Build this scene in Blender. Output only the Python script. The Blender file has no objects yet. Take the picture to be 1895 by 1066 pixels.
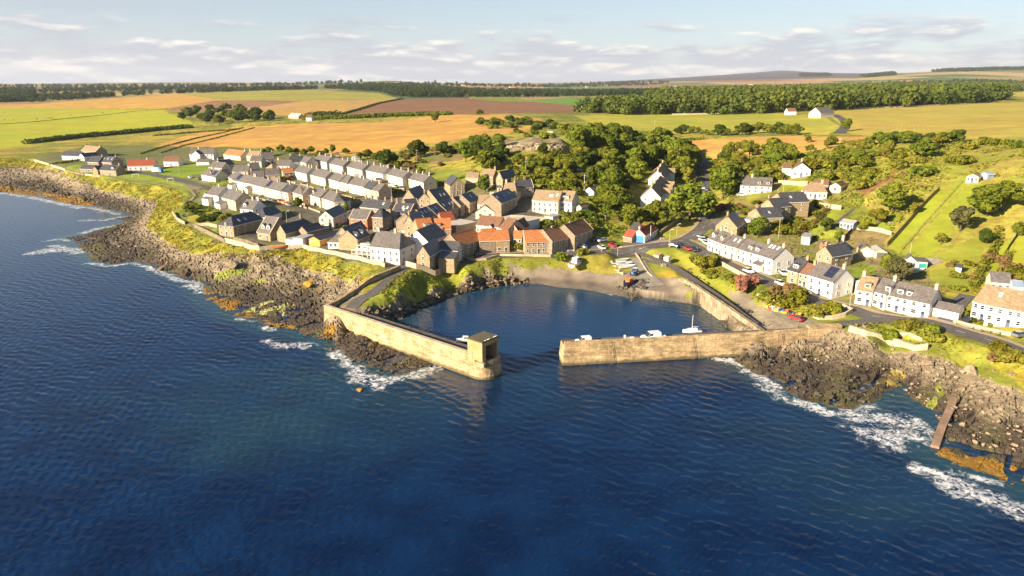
import bpy, bmesh, math, random
import numpy as np
from mathutils import Vector, Matrix
R = math.radians
scene = bpy.context.scene
COL = scene.collection
# ------------------------------------------------------------------ camera, sky, sun, exposure
CAMH, PITCH, FPX = 70.0, R(16.65), 1280.0
cam_d = bpy.data.cameras.new("camera"); cam = bpy.data.objects.new("camera", cam_d); COL.objects.link(cam)
cam.location = (0, 0, CAMH); cam.rotation_euler = (R(90) - PITCH, 0, 0)
cam_d.sensor_width = 36; cam_d.lens = FPX / 1895 * 36; cam_d.clip_start = 1; cam_d.clip_end = 60000
scene.camera = cam
SUN_EL, SUN_AZ = R(22.5), R(215)          # azimuth of the sun measured in the xy plane from +x
sun_d = bpy.data.lights.new("sun", 'SUN'); sun_d.energy = 5.0; sun_d.angle = R(0.5); sun_d.color = (1.0, 0.83, 0.60)
sun = bpy.data.objects.new("sun", sun_d); COL.objects.link(sun)
sv = Vector((math.cos(SUN_EL) * math.cos(SUN_AZ), math.cos(SUN_EL) * math.sin(SUN_AZ), math.sin(SUN_EL)))
sun.rotation_euler = sv.to_track_quat('Z', 'Y').to_euler(); sun.location = (-200, -100, 150)
scene.view_settings.view_transform = 'Standard'; scene.view_settings.look = 'None'
scene.view_settings.exposure = 1.4; scene.view_settings.gamma = 1.0
scene.cycles.max_bounces = 5; scene.cycles.diffuse_bounces = 2; scene.cycles.glossy_bounces = 2
scene.cycles.transparent_max_bounces = 6; scene.cycles.volume_bounces = 0
scene.cycles.sample_clamp_indirect = 4

class NT:
    """small helper round a node tree"""
    def __init__(s, tree): s.t = tree; s.n = tree.nodes; s.l = tree.links
    def node(s, typ, **kw):
        n = s.n.new(typ)
        for k, v in kw.items(): setattr(n, k, v)
        return n
    def set(s, sock, v):
        if isinstance(v, bpy.types.NodeSocket): s.l.new(v, sock)
        elif v is not None: sock.default_value = v
    def math(s, op, a, b=None, c=None, clamp=False):
        n = s.node('ShaderNodeMath', operation=op, use_clamp=clamp)
        s.set(n.inputs[0], a); s.set(n.inputs[1], b); s.set(n.inputs[2], c); return n.outputs[0]
    def mix(s, f, a, b, blend='MIX'):
        n = s.node('ShaderNodeMix', data_type='RGBA', blend_type=blend); n.clamp_factor = True
        s.set(n.inputs[0], f); s.set(n.inputs[6], c4(a)); s.set(n.inputs[7], c4(b)); return n.outputs[2]
    def noise(s, vec, scale, detail=4, rough=.55, dist=0):
        n = s.node('ShaderNodeTexNoise'); s.set(n.inputs['Vector'], vec); n.inputs['Scale'].default_value = scale
        n.inputs['Detail'].default_value = detail; n.inputs['Roughness'].default_value = rough
        n.inputs['Distortion'].default_value = dist; return n.outputs[0]
    def ramp(s, f, a, b, smooth=True):
        n = s.node('ShaderNodeMapRange'); n.interpolation_type = 'SMOOTHSTEP' if smooth else 'LINEAR'
        s.set(n.inputs[0], f); s.set(n.inputs[1], a); s.set(n.inputs[2], b); return n.outputs[0]
    def mapping(s, vec, scale=(1, 1, 1), rot=(0, 0, 0), loc=(0, 0, 0)):
        n = s.node('ShaderNodeMapping'); s.set(n.inputs[0], vec)
        n.inputs[1].default_value = loc; n.inputs[2].default_value = rot; n.inputs[3].default_value = scale; return n.outputs[0]
    def bump(s, h, strength=.5, dist=.1):
        n = s.node('ShaderNodeBump'); s.set(n.inputs['Height'], h); n.inputs['Strength'].default_value = strength
        n.inputs['Distance'].default_value = dist; return n.outputs[0]
def c4(v): return (*v, 1) if isinstance(v, tuple) and len(v) == 3 else v

# world: physical sky with layers of cloud low over the land
w = bpy.data.worlds.new("World"); scene.world = w; w.use_nodes = True
T = NT(w.node_tree); T.n.clear()
out = T.node('ShaderNodeOutputWorld'); bg = T.node('ShaderNodeBackground'); T.l.new(bg.outputs[0], out.inputs[0])
sky = T.node('ShaderNodeTexSky', sky_type='NISHITA'); sky.sun_disc = False; sky.sun_elevation = SUN_EL
sky.sun_rotation = R(90) - SUN_AZ; sky.altitude = 50; sky.air_density = 1.0; sky.dust_density = 0.6; sky.ozone_density = 2.2
geo = T.node('ShaderNodeTexCoord'); sep = T.node('ShaderNodeSeparateXYZ'); T.l.new(geo.outputs['Generated'], sep.inputs[0])
az = T.math('ARCTAN2', sep.outputs[0], sep.outputs[1]); el = T.math('ARCSINE', sep.outputs[2])
comb = T.node('ShaderNodeCombineXYZ'); T.set(comb.inputs[0], az); T.set(comb.inputs[1], el)
def cloud(sx, sy, loc, detail, rough, dist, dy=0.0):
    return T.noise(T.mapping(comb.outputs[0], (sx, sy, 1), loc=(loc[0], loc[1] + dy, 0)), 1.0, detail, rough, dist)
n1 = cloud(7.5, 34, (3.1, 0.4), 7, .56, .15); n1b = cloud(7.5, 34, (3.1, 0.4), 7, .56, .15, .22)
n2 = cloud(2.0, 46, (8.3, 2.7), 5, .5, .2)
low = T.ramp(el, R(3.4), R(1.4)); wave = T.noise(T.mapping(comb.outputs[0], (1.6, 1.6, 1), loc=(4, 4, 0)), 1.0, 2)
cov1 = T.ramp(T.math('ADD', n1, T.math('ADD', T.math('MULTIPLY', low, .20), T.math('MULTIPLY', wave, .22))), .62, .74)
high = T.math('MULTIPLY', T.ramp(el, R(13), R(6)), T.ramp(n2, .56, .70)); cov1 = T.math('MULTIPLY', cov1, T.ramp(el, R(5.2), R(3.6)))
cov = T.math('MULTIPLY', T.math('MAXIMUM', cov1, T.math('MULTIPLY', high, .5)), T.ramp(el, R(25), R(8)))
lit = T.math('MULTIPLY', T.ramp(T.math('SUBTRACT', n1, n1b), -.02, .16), T.ramp(el, R(5.0), R(3.4)))
ccol = T.mix(lit, (4.3, 4.45, 5.2), (9.6, 8.8, 7.6))
haze_low = T.ramp(el, R(17), R(0))
skyc = T.mix(T.math('MULTIPLY', haze_low, .50), sky.outputs[0], (5.6, 6.2, 7.3))
T.l.new(T.mix(T.math('MULTIPLY', cov, .74), skyc, ccol), bg.inputs[0]); bg.inputs[1].default_value = 0.05

# ------------------------------------------------------------------ generic helpers
def tag(o, label=None, cat=None, group=None, kind=None):
    if label: o['label'] = label
    if cat: o['category'] = cat
    if group: o['group'] = group
    if kind: o['kind'] = kind
    return o
def empty(name, loc=(0, 0, 0), rz=0.0):
    o = bpy.data.objects.new(name, None); COL.objects.link(o); o.location = loc; o.rotation_euler = (0, 0, rz)
    o.empty_display_size = .5; return o
def copy_tree(o, parent=None):
    c = o.copy(); COL.objects.link(c); c.parent = parent
    for ch in o.children: copy_tree(ch, c)
    return c
class MB:
    """collects shapes with material indices; build() links them as one mesh"""
    def __init__(s): s.v = []; s.f = []; s.m = []
    def add(s, vs, fs, m=0):
        b = len(s.v); s.v += [tuple(p) for p in vs]; s.f += [tuple(b + i for i in f) for f in fs]; s.m += [m] * len(fs); return s
    def box(s, x0, y0, z0, x1, y1, z1, m=0):
        return s.add([(x0, y0, z0), (x1, y0, z0), (x1, y1, z0), (x0, y1, z0), (x0, y0, z1), (x1, y0, z1), (x1, y1, z1), (x0, y1, z1)],
                     [(0, 3, 2, 1), (4, 5, 6, 7), (0, 1, 5, 4), (1, 2, 6, 5), (2, 3, 7, 6), (3, 0, 4, 7)], m)
    def prism(s, poly, z0, z1, m=0):      # poly counter-clockwise in xy; z0,z1 numbers or lists
        n = len(poly); a = z0 if isinstance(z0, (list, tuple)) else [z0] * n; b = z1 if isinstance(z1, (list, tuple)) else [z1] * n
        vs = [(p[0], p[1], a[i]) for i, p in enumerate(poly)] + [(p[0], p[1], b[i]) for i, p in enumerate(poly)]
        fs = [tuple(range(n - 1, -1, -1)), tuple(range(n, 2 * n))] + [(i, (i + 1) % n, n + (i + 1) % n, n + i) for i in range(n)]
        return s.add(vs, fs, m)
    def slab(s, q, t, m=0):               # quad (or tri) q of 3-d points, thickened downwards by t
        n = len(q); vs = list(q) + [(p[0], p[1], p[2] - t) for p in q]
        return s.add(vs, [tuple(range(n)), tuple(range(2 * n - 1, n - 1, -1))] + [(i, n + i, n + (i + 1) % n, (i + 1) % n) for i in range(n)], m)
    def tube(s, a, b, r0, r1=None, k=7, m=0):
        r1 = r0 if r1 is None else r1; a = Vector(a); b = Vector(b); d = (b - a).normalized()
        u = d.orthogonal().normalized(); w_ = d.cross(u); vs = []
        for p, r in ((a, r0), (b, r1)):
            for i in range(k): t = 2 * math.pi * i / k; vs.append(p + u * (math.cos(t) * r) + w_ * (math.sin(t) * r))
        return s.add(vs, [tuple(range(k - 1, -1, -1)), tuple(range(k, 2 * k))] + [(i, (i + 1) % k, k + (i + 1) % k, k + i) for i in range(k)], m)
    def mesh(s, name, mats):
        me = bpy.data.meshes.new(name); me.from_pydata(s.v, [], s.f); 
        for m in (mats if isinstance(mats, (list, tuple)) else [mats]): me.materials.append(m)
        me.polygons.foreach_set('material_index', s.m); me.update(); return me
    def build(s, name, mats, parent=None, loc=None, smooth=False):
        me = s.mesh(name, mats)
        if smooth: me.polygons.foreach_set('use_smooth', [True] * len(me.polygons))
        return link(name, me, parent, loc)
def link(name, me, parent=None, loc=None, rz=0):
    o = bpy.data.objects.new(name, me); COL.objects.link(o)
    if parent: o.parent = parent
    if loc is not None: o.location = loc
    if rz: o.rotation_euler = (0, 0, rz)
    return o
def np_mesh(name, V, F, mats, midx=None, smooth=False, cols=None):
    """V (n,3) and F (m,4 or 3) numpy arrays"""
    me = bpy.data.meshes.new(name); k = F.shape[1]
    me.vertices.add(len(V)); me.vertices.foreach_set('co', V.astype(np.float32).ravel())
    me.loops.add(F.size); me.loops.foreach_set('vertex_index', F.astype(np.int32).ravel())
    me.polygons.add(len(F)); me.polygons.foreach_set('loop_start', np.arange(0, F.size, k, dtype=np.int32))
    for m in (mats if isinstance(mats, (list, tuple)) else [mats]): me.materials.append(m)
    if midx is not None: me.polygons.foreach_set('material_index', midx.astype(np.int32))
    me.polygons.foreach_set('use_smooth', np.full(len(F), smooth))
    for nm, c in (cols or {}).items():
        if c.ndim == 2:
            a = me.color_attributes.new(nm, 'FLOAT_COLOR', 'POINT')
            a.data.foreach_set('color', np.concatenate([c, np.ones((len(c), 1))], 1).astype(np.float32).ravel())
        else:
            a = me.attributes.new(nm, 'FLOAT', 'POINT'); a.data.foreach_set('value', c.astype(np.float32))
    me.update(calc_edges=True); return me

# ------------------------------------------------------------------ noise in numpy
def _h(ix, iy, seed):
    with np.errstate(over='ignore'):
        n = (ix.astype(np.int64) * 374761393 + iy.astype(np.int64) * 668265263 + seed * 1442695041) & 0xffffffff
        n = ((n ^ (n >> 13)) * 1274126177) & 0xffffffff
        n = (n ^ (n >> 16)) & 0xffffff
    return n / float(0xffffff)
def vn(x, y, seed=0):
    x0 = np.floor(x); y0 = np.floor(y); fx = x - x0; fy = y - y0; fx = fx * fx * (3 - 2 * fx); fy = fy * fy * (3 - 2 * fy)
    a = _h(x0, y0, seed); b = _h(x0 + 1, y0, seed); c = _h(x0, y0 + 1, seed); d = _h(x0 + 1, y0 + 1, seed)
    return (a * (1 - fx) + b * fx) * (1 - fy) + (c * (1 - fx) + d * fx) * fy
def fbm(x, y, o=4, seed=0):
    s = 0; a = .5; t = 0
    for i in range(o): s = s + a * vn(x, y, seed + i); t += a; a *= .5; x = x * 2.03 + 7.1; y = y * 2.03 + 3.7
    return s / t
def sst(x, a, b): t = np.clip((x - a) / (b - a), 0, 1); return t * t * (3 - 2 * t)

# ------------------------------------------------------------------ pixels of the photograph to places on the land
CP, SP = math.cos(PITCH), math.sin(PITCH)
def ray(px, py):
    u = (px - 947.5) / FPX; v = (533 - py) / FPX
    return u / (CP + v * SP), (-SP + v * CP) / (CP + v * SP)      # X per Y, Z per Y
def onz(px, py, z):
    a, b = ray(px, py); Y = (z - CAMH) / b; return (a * Y, Y)
# ------------------------------------------------------------------ the coast and the height of the land
WATER = [(-700, 335), (-300, 345), (0, 356), (40, 361), (74, 367), (110, 375), (139, 381), (173, 381), (198, 390), (232, 393), (238, 400),
  (205, 404), (228, 410), (211, 416), (180, 425), (150, 434), (112, 441), (108, 444), (131, 449), (148, 465), (165, 484), (200, 491), (249, 485), (270, 490),
  (289, 500), (312, 506), (334, 517), (361, 522), (370, 538), (374, 554), (397, 567), (414, 579), (439, 588), (471, 593), (485, 602),
  (509, 609), (545, 612), (552, 619), (600, 632), (629, 650), (640, 668), (661, 674), (708, 695), (750, 697), (771, 689), (809, 674),
  (800, 650), (741, 596), (733, 592), (740, 588), (754, 578), (775, 573), (792, 565), (832, 549), (845, 547), (860, 543), (880, 537), (900, 533), (915, 534), (941, 528),
  (976, 525), (1028, 532), (1076, 536), (1120, 543), (1150, 549), (1171, 556), (1186, 550), (1192, 552), (1240, 557), (1280, 563), (1303, 570), (1325, 587),
  (1345, 609), (1352, 617), (1340, 640), (1329, 659), (1345, 662), (1372, 679), (1388, 689), (1425, 705), (1440, 722), (1455, 731),
  (1500, 746), (1545, 758), (1570, 760), (1605, 752), (1640, 734), (1676, 714), (1664, 728), (1690, 742), (1722, 760), (1722, 800), (1713, 838), (1740, 852), (1780, 866), (1830, 884),
  (1895, 908), (2100, 985), (2500, 1120), (3200, 1250)]
WXY = [onz(x, y, 0) for x, y in WATER]
COAST = np.array(WXY + [(30000, 60), (30000, 60000), (-30000, 60000), (-30000, 700)])
def seg_dist(P, poly, closed=True):
    d = np.full(len(P), 1e9)
    n = len(poly)
    for i in range(n if closed else n - 1):
        a = poly[i]; b = poly[(i + 1) % n]; ab = b - a; L = (ab ** 2).sum() + 1e-9
        t = np.clip(((P - a) @ ab) / L, 0, 1); q = a + t[:, None] * ab
        d = np.minimum(d, ((P - q) ** 2).sum(1))
    return np.sqrt(d)
def inside(P, poly):
    r = np.zeros(len(P), bool); n = len(poly); x = P[:, 0]; y = P[:, 1]
    for i in range(n):
        x0, y0 = poly[i]; x1, y1 = poly[(i + 1) % n]
        if y0 == y1: continue
        c = ((y0 > y) != (y1 > y)) & (x < (x1 - x0) * (y - y0) / (y1 - y0) + x0); r ^= c
    return r
BANK0 = [(-300, 325), (0, 312), (30, 311), (90, 320), (150, 340), (230, 360), (292, 376), (276, 405), (272, 420), (300, 440), (323, 461), (355, 470), (408, 480),
         (460, 484), (509, 492), (560, 499), (598, 506), (640, 515), (672, 524)]          # foot of the grass bank
BANK1 = [(-300, 290), (0, 290), (50, 296), (90, 308), (120, 318), (155, 326), (185, 330), (250, 341), (300, 345), (330, 352), (345, 364), (330, 385), (319, 396), (327, 408),
         (342, 417), (359, 424), (400, 444), (420, 452), (480, 466), (520, 463), (556, 461), (619, 475), (660, 484), (712, 498), (735, 495)]
def dense(pl, z, step):
    r = []
    for (x0, y0), (x1, y1) in zip(pl[:-1], pl[1:]):
        a, b = np.array(onz(x0, y0, z)), np.array(onz(x1, y1, z)); n = max(1, int(np.hypot(*(b - a)) / step))
        r += [(x0 + (x1 - x0) * i / n, y0 + (y1 - y0) * i / n, z) for i in range(n)]
    return r
def footz(x): return 4.7 if x < 170 else 3.6 if x < 380 else 5.0 if x < 530 else 3.6
CP3 = [(x, y, footz(x)) for x, y, z in dense(BANK0, 3.6, 9)] + dense([(925, 474), (1019, 476.5)], 8.0, 6) + dense([(880, 476), (915, 470), (950, 467), (1000, 466), (1060, 464)], 8.5, 8) + dense([(900, 458), (960, 452), (1020, 448), (1080, 440)], 9.3, 10) + dense([(925, 487), (1019, 490)], 5.4, 6) + dense(BANK1, 8.2, 9) + dense(WATER, .3, 12) + [
 (150, 365, 1.6), (240, 375, 1.8), (230, 430, 1.8), (200, 460, 1.2), (300, 470, 2.), (400, 510, 1.8), (480, 530, 1.5), (430, 560, .7), (540, 560, 1.), (600, 540, 2.4), (640, 527, 3.), (560, 590, .6),
 (400, 400, 11), (350, 380, 9.5), (480, 420, 9.8), (620, 440, 9.4), (700, 470, 8.8), (800, 450, 10), (880, 470, 8.8), (940, 469, 8.5), (1000, 469, 8.3), (1080, 467, 8), (1160, 463, 8),
 (1240, 452, 8.5), (1300, 430, 10), (1310, 400, 12), (1305, 340, 16), (1303, 300, 22), (600, 380, 12), (700, 380, 13), (560, 330, 15), (700, 330, 17), (800, 330, 18), (450, 310, 14), (330, 320, 11),
 (250, 320, 10), (180, 300, 10), (120, 290, 9.5), (60, 280, 9), (850, 380, 13), (900, 400, 13), (1000, 390, 14), (1000, 440, 10), (1080, 400, 13), (1120, 380, 14), (1100, 440, 10),
 (1000, 500, 3.2), (960, 499, 3.5), (1060, 502, 3.2), (1120, 511, 3.2), (1130, 481, 6.6), (1060, 481, 6.6),
 (1240, 512, 4.2), (1230, 540, 1.6), (1180, 520, 3), (1100, 520, 1.8), (1000, 512, 1.8), (905, 492, 6.2), (870, 500, 7.8), (895, 505, 4), (930, 505, 2.6), (900, 520, 1.4),
 (690, 547, 6.3), (660, 565, 5), (672, 573, 3.2), (740, 532, 7.8), (760, 545, 6.5), (800, 522, 8.3), (815, 535, 6), (850, 512, 8), (855, 528, 5), (745, 565, 4.2), (700, 570, 3.2), (735, 580, 1.5), (790, 555, 4),
 (700, 536, 7.2), (730, 515, 8.0), (770, 488, 8.4), (650, 571, 4.8), (626, 588, 4.1), (620, 580, 4.1), (600, 592, 1.0), (640, 612, .9), (700, 640, .8), (760, 660, .7), (700, 665, .5),
 (1400, 512, 8), (1500, 552, 8), (1600, 582, 8), (1720, 607, 8), (1850, 637, 8.5), (1895, 652, 9), (2200, 720, 9), (1300, 500, 7.4), (1400, 570, 5.9), (1450, 592, 5.6), (1500, 600, 5.6), (1330, 545, 5.8), (1270, 500, 6),
 (1254, 508, 5.6), (1300, 535, 5.6), (1348, 567, 5.6), (1405, 607, 5.6), (1262, 522, 1.6), (1310, 560, 1.), (1360, 600, .8), (1560, 604, 5.4),
 (1430, 650, 1.2), (1560, 625, 4), (1620, 622, 5.2), (1680, 640, 4.6), (1640, 650, 2.4), (1780, 690, 3.2), (1840, 700, 5), (1895, 722, 5), (1780, 640, 6.5), (1500, 655, 1.6), (1600, 665, 2.), (1700, 700, 1.8), (1800, 770, 1.4), (1850, 820, 1.0), (1895, 780, 2),
 (1520, 700, .35), (1600, 705, .3), (1680, 722, .35), (1560, 730, 1.6), (1620, 722, 1.7), (1500, 730, 1.2), (1800, 850, .4), (2200, 800, 3), (2200, 900, 1),
 (1400, 450, 9), (1500, 450, 10), (1600, 480, 10), (1700, 500, 10), (1800, 522, 10.5), (1895, 560, 11), (1400, 400, 15), (1500, 400, 14), (1600, 420, 15), (1700, 440, 15), (1850, 450, 16),
 (1400, 340, 22), (1500, 330, 26), (1600, 350, 24), (1700, 360, 25), (1800, 337, 30), (1895, 350, 30), (2200, 350, 32), (2200, 500, 15), (1400, 285, 30), (1550, 280, 34), (1700, 280, 37), (1895, 280, 40), (2200, 280, 42),
 (985, 252, 37), (940, 253, 35), (1035, 253, 37), (985, 281, 25), (945, 280, 25), (1035, 283, 25), (1100, 250, 34), (1200, 270, 26), (1250, 290, 22), (1130, 320, 19), (1200, 340, 16), (900, 262, 27), (800, 262, 24), (700, 272, 21), (600, 282, 18), (500, 272, 17), (400, 270, 14), (300, 260, 13), (200, 270, 11.5), (100, 262, 11), (0, 272, 9), (-300, 280, 8),
 (-300, 220, 12), (0, 220, 12), (200, 220, 14), (400, 240, 16), (600, 240, 21), (800, 227, 27), (950, 217, 33), (1100, 217, 32), (1300, 250, 31), (1300, 217, 33), (1500, 232, 35), (1700, 220, 38), (1895, 220, 42), (2200, 220, 42),
 (-300, 190, 20), (0, 190, 20), (300, 190, 27), (500, 176, 37), (400, 212, 20), (700, 182, 33), (850, 195, 31), (1100, 195, 32), (1300, 200, 33), (1600, 196, 37), (1850, 186, 41), (2200, 186, 42),
 (-300, 172, 28), (0, 172, 29), (300, 170, 30), (900, 170, 33), (1200, 175, 34), (1450, 172, 37)]
CPD = [(-500, 157, 7000), (-300, 155, 12000), (0, 155, 12000), (200, 153, 12000), (350, 152, 12000), (500, 153, 12000), (0, 160, 5500), (300, 159, 5500), (520, 158, 5000), (640, 153, 5500), (720, 149, 5200), (800, 154, 5500),
       (900, 154, 9000), (1100, 152, 12000), (1200, 147, 13000), (1330, 140, 13000), (1450, 130, 13000), (1540, 137, 13000), (1000, 160, 5000), (1250, 158, 5000), (1450, 157, 5000), (1600, 142, 7000), (1660, 136, 6500),
       (1760, 131, 6500), (1860, 128, 6500), (1895, 128, 6500), (2200, 128, 6500), (1700, 150, 4000), (1895, 150, 4000), (2200, 150, 4000), (1600, 158, 3500), (900, 158, 20000), (0, 155, 20000), (1450, 145, 20000), (2200, 140, 20000), (-500, 155, 20000)]
pts = []
for x, y, z in CP3:
    X, Y = onz(x, y, z); pts.append((X / Y * 3, math.log(Y), z))
for x, y, D in CPD:
    a, b = ray(x, y); pts.append((a * 3, math.log(D), CAMH + D * b))
PTS = np.array(pts)
def kern(r2): return np.sqrt(r2 + 1e-5)
d2 = ((PTS[:, None, :2] - PTS[None, :, :2]) ** 2).sum(2)
Kp = kern(d2) - 0.0; n_ = len(PTS)
A_ = np.zeros((n_ + 1, n_ + 1)); A_[:n_, :n_] = Kp + np.eye(n_) * -2e-4;
A_[:n_, n_] = 1; A_[n_, :n_] = 1
WGT = np.linalg.solve(A_, np.concatenate([PTS[:, 2], [0]]))
NU, UMAX = 1609, 1.485
US = np.linspace(-UMAX, UMAX, NU)
ys = [78.0]
while ys[-1] < 620: ys.append(ys[-1] * 1.0027)
while ys[-1] < 19000: ys.append(ys[-1] * 1.011)
YS = np.array(ys); NY = len(YS)
def base_h(U, Y):
    q0 = U * 3; q1 = np.log(Y); s = np.full(U.shape, WGT[-1])
    for i in range(n_): s += WGT[i] * np.sqrt((q0 - PTS[i, 0]) ** 2 + (q1 - PTS[i, 1]) ** 2 + 1e-5)
    return s
# a coarse evaluation, then spread to the fine grid (the surface is smooth)
cu = US[::3] if (NU - 1) % 3 == 0 else np.append(US[::3], US[-1]); cy_i = np.unique(np.append(np.arange(0, NY, 3), NY - 1))
Hc = base_h(*np.meshgrid(cu, YS[cy_i]))
tmp = np.stack([np.interp(US, cu, r) for r in Hc])
HB = np.stack([np.interp(np.arange(NY), cy_i, tmp[:, j]) for j in range(NU)], 1)
def box1(a, r, ax):
    p = [(0, 0), (0, 0)]; p[ax] = (r, r); c = np.cumsum(np.pad(a, p, mode='edge'), axis=ax); c = np.insert(c, 0, 0, axis=ax); k = 2 * r + 1
    return (np.take(c, range(k, c.shape[ax]), axis=ax) - np.take(c, range(0, c.shape[ax] - k), axis=ax)) / k
HB = box1(box1(HB, 2, 0), 2, 1)
GX = US[None, :] * YS[:, None]; GY = np.repeat(YS[:, None], NU, 1)
near = YS < 720
P_ = np.stack([GX[near].ravel(), GY[near].ravel()], 1)
sd = np.where(inside(P_, COAST), 1, -1) * np.minimum(seg_dist(P_, COAST[:-4], False), 60)
SD = np.full(GX.shape, 60.0); SD[near] = sd.reshape(-1, NU)
H0 = np.where(SD > 0, np.maximum(HB, .35) * sst(SD, -.8, 3.5) - .12, np.maximum(-.3 + SD * .35, -5))
LY = np.log(YS)
def gz(x, y):
    """height of the smooth land"""
    u = min(max((x / y + UMAX) / (2 * UMAX) * (NU - 1), 0), NU - 1.001); i = int(u); f = u - i
    j = min(max(int(np.searchsorted(YS, y)) - 1, 0), NY - 2); g = min(max((y - YS[j]) / (YS[j + 1] - YS[j]), 0), 1)
    a = H0[j, i] * (1 - f) + H0[j, i + 1] * f; b = H0[j + 1, i] * (1 - f) + H0[j + 1, i + 1] * f
    return float(a * (1 - g) + b * g)
def hit(px, py, h=0.0):
    """the first point of the land (raised by h) seen through a pixel of the photograph"""
    a, b = ray(px, py); u = min(max((a + UMAX) / (2 * UMAX) * (NU - 1), 0), NU - 1.001); i = int(u); f = u - i
    prof = H0[:, i] * (1 - f) + H0[:, i + 1] * f + h; d = CAMH + YS * b - prof
    k = np.argmax(d < 0)
    if d[k] >= 0: k = NY - 1
    if k == 0: k = 1
    t = d[k - 1] / (d[k - 1] - d[k]); Y = YS[k - 1] + t * (YS[k] - YS[k - 1])
    return Vector((a * Y, Y, CAMH + Y * b - h))
def w2(pts): return np.array([tuple(hit(x, y)[:2]) for x, y in pts])
ZO = {1: (0, 230, .2111), 2: (340, 260, .1595), 3: (560, 260, .1595), 4: (380, 370, .1595), 5: (620, 350, .1595), 6: (860, 300, .1595), 7: (1060, 280, .1595), 8: (940, 400, .1595),
      9: (1160, 400, .1595), 10: (1280, 280, .1595), 11: (1560, 260, .1782), 12: (1280, 420, .1595), 13: (1480, 420, .1173), 14: (1560, 450, .1782), 15: (1340, 540, .1595),
      16: (1560, 600, .1782), 17: (1560, 760, .1876), 18: (860, 440, .1161), 19: (1690, 420, .1313), 20: (700, 420, .11255), 0: (0, 0, 1)}
def zp(z, x, y): o = ZO[z]; return o[0] + x * o[2], o[1] + y * o[2]

# ------------------------------------------------------------------ lines of the roads (pixels), width in metres
ROADS = {
 'road': [([(1303, 292), (1298, 315), (1302, 345), (1306, 375), (1312, 400), (1304, 424), (1278, 441), (1240, 453), (1190, 460), (1130, 466), (1060, 469), (1000, 470.5), (950, 471), (915, 473), (893, 477), (868, 483), (845, 485)], 6.2),
          ([(1262, 447), (1282, 456), (1310, 473), (1350, 492), (1400, 513), (1450, 533), (1500, 553), (1560, 571), (1620, 584), (1700, 599), (1760, 612), (1830, 630), (1895, 647), (2100, 700)], 6.0),
          ([(1690, 597), (1640, 592), (1590, 596), (1555, 604)], 4.5), ([(845, 485), (815, 478), (790, 476), (765, 484), (742, 499), (715, 520), (690, 542), (668, 560), (650, 572)], 4.2),
          ([(240, 318), (290, 324), (335, 333), (372, 345), (420, 356), (470, 366), (520, 378), (580, 392), (640, 402), (690, 405)], 5), ([(690, 405), (720, 418), (760, 425), (800, 412)], 4.5), ([(240, 318), (300, 306), (350, 298), (380, 293)], 4.5),
          ([(560, 385), (600, 400), (640, 420), (660, 445)], 5.5), ([(480, 324), (560, 350), (640, 375), (700, 380), (760, 372)], 3.6),
          ([(1545, 212), (1562, 222), (1566, 234), (1553, 246)], 7), ([(1312, 425), (1325, 412), (1340, 405)], 4), ([(1340, 405), (1380, 392), (1440, 372), (1490, 350)], 3.2), ([(1745, 598), (1762, 580), (1775, 560), (1790, 545)], 4)],
 'path': [([(1180, 474), (1215, 486), (1250, 500), (1285, 523), (1325, 550), (1360, 576), (1395, 602)], 2.6), ([(1160, 452), (1190, 448), (1215, 444)], 7), ([(1540, 430), (1560, 400), (1580, 380)], 1.2)],
 'slipway': [([(1172, 474), (1182, 495), (1196, 518), (1212, 534)], 7.5)], 'farm_track': [([(205, 326), (260, 336), (310, 345), (352, 352)], 2.0), ([(352, 352), (362, 362), (352, 372)], 1.6)]}
def resample(P, step):
    P = [Vector(p) for p in P]; r = [P[0]]
    for a, b in zip(P[:-1], P[1:]):
        n = max(1, int((b - a).length / step)); r += [a.lerp(b, (i + 1) / n) for i in range(n)]
    return r
def smooth_line(P, it=2):
    for _ in range(it):
        Q = [P[0]]
        for a, b in zip(P[:-1], P[1:]): Q += [a * .75 + b * .25, a * .25 + b * .75]
        P = Q + [P[-1]]
    return P
ROADW = {k: [(smooth_line([Vector(hit(x, y)[:2]) for x, y in pl]), w_) for pl, w_ in v] for k, v in ROADS.items()}

def flatten_roads():
    Hf = H0.ravel(); X = GX.ravel(); Y = GY.ravel(); acc = {}
    for v in ROADW.values():
        for pl_, w_ in v:
            P = resample([(p.x, p.y, 0) for p in pl_], 3.0); z = np.array([gz(p.x, p.y) for p in P]); k = 9; zp_ = np.pad(z, k, mode='edge'); z = np.convolve(zp_, np.ones(2 * k + 1) / (2 * k + 1), 'valid'); q = np.array([(p.x, p.y) for p in P])
            R_ = w_ / 2 + 1.2; B_ = w_ / 2 + 7; i = np.nonzero((X > q[:, 0].min() - B_) & (X < q[:, 0].max() + B_) & (Y > q[:, 1].min() - B_) & (Y < q[:, 1].max() + B_))[0]
            if not len(i): continue
            A = np.stack([X[i], Y[i]], 1); best = np.full(len(A), 1e9); zz = np.zeros(len(A))
            for s_ in range(len(q) - 1):
                a, b = q[s_], q[s_ + 1]; ab = b - a; t = np.clip(((A - a) @ ab) / (ab @ ab + 1e-9), 0, 1); d = ((A - (a + t[:, None] * ab)) ** 2).sum(1); m_ = d < best; best[m_] = d[m_]; zz[m_] = (z[s_] * (1 - t) + z[s_ + 1] * t)[m_]
            k_ = sst(np.sqrt(best), B_, R_); ok = (k_ > 0) & (SD.ravel()[i] > 1); j = i[ok]; Hf[j] = Hf[j] * (1 - k_[ok]) + zz[ok] * k_[ok]
    return Hf.reshape(H0.shape)
H0 = flatten_roads()
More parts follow.
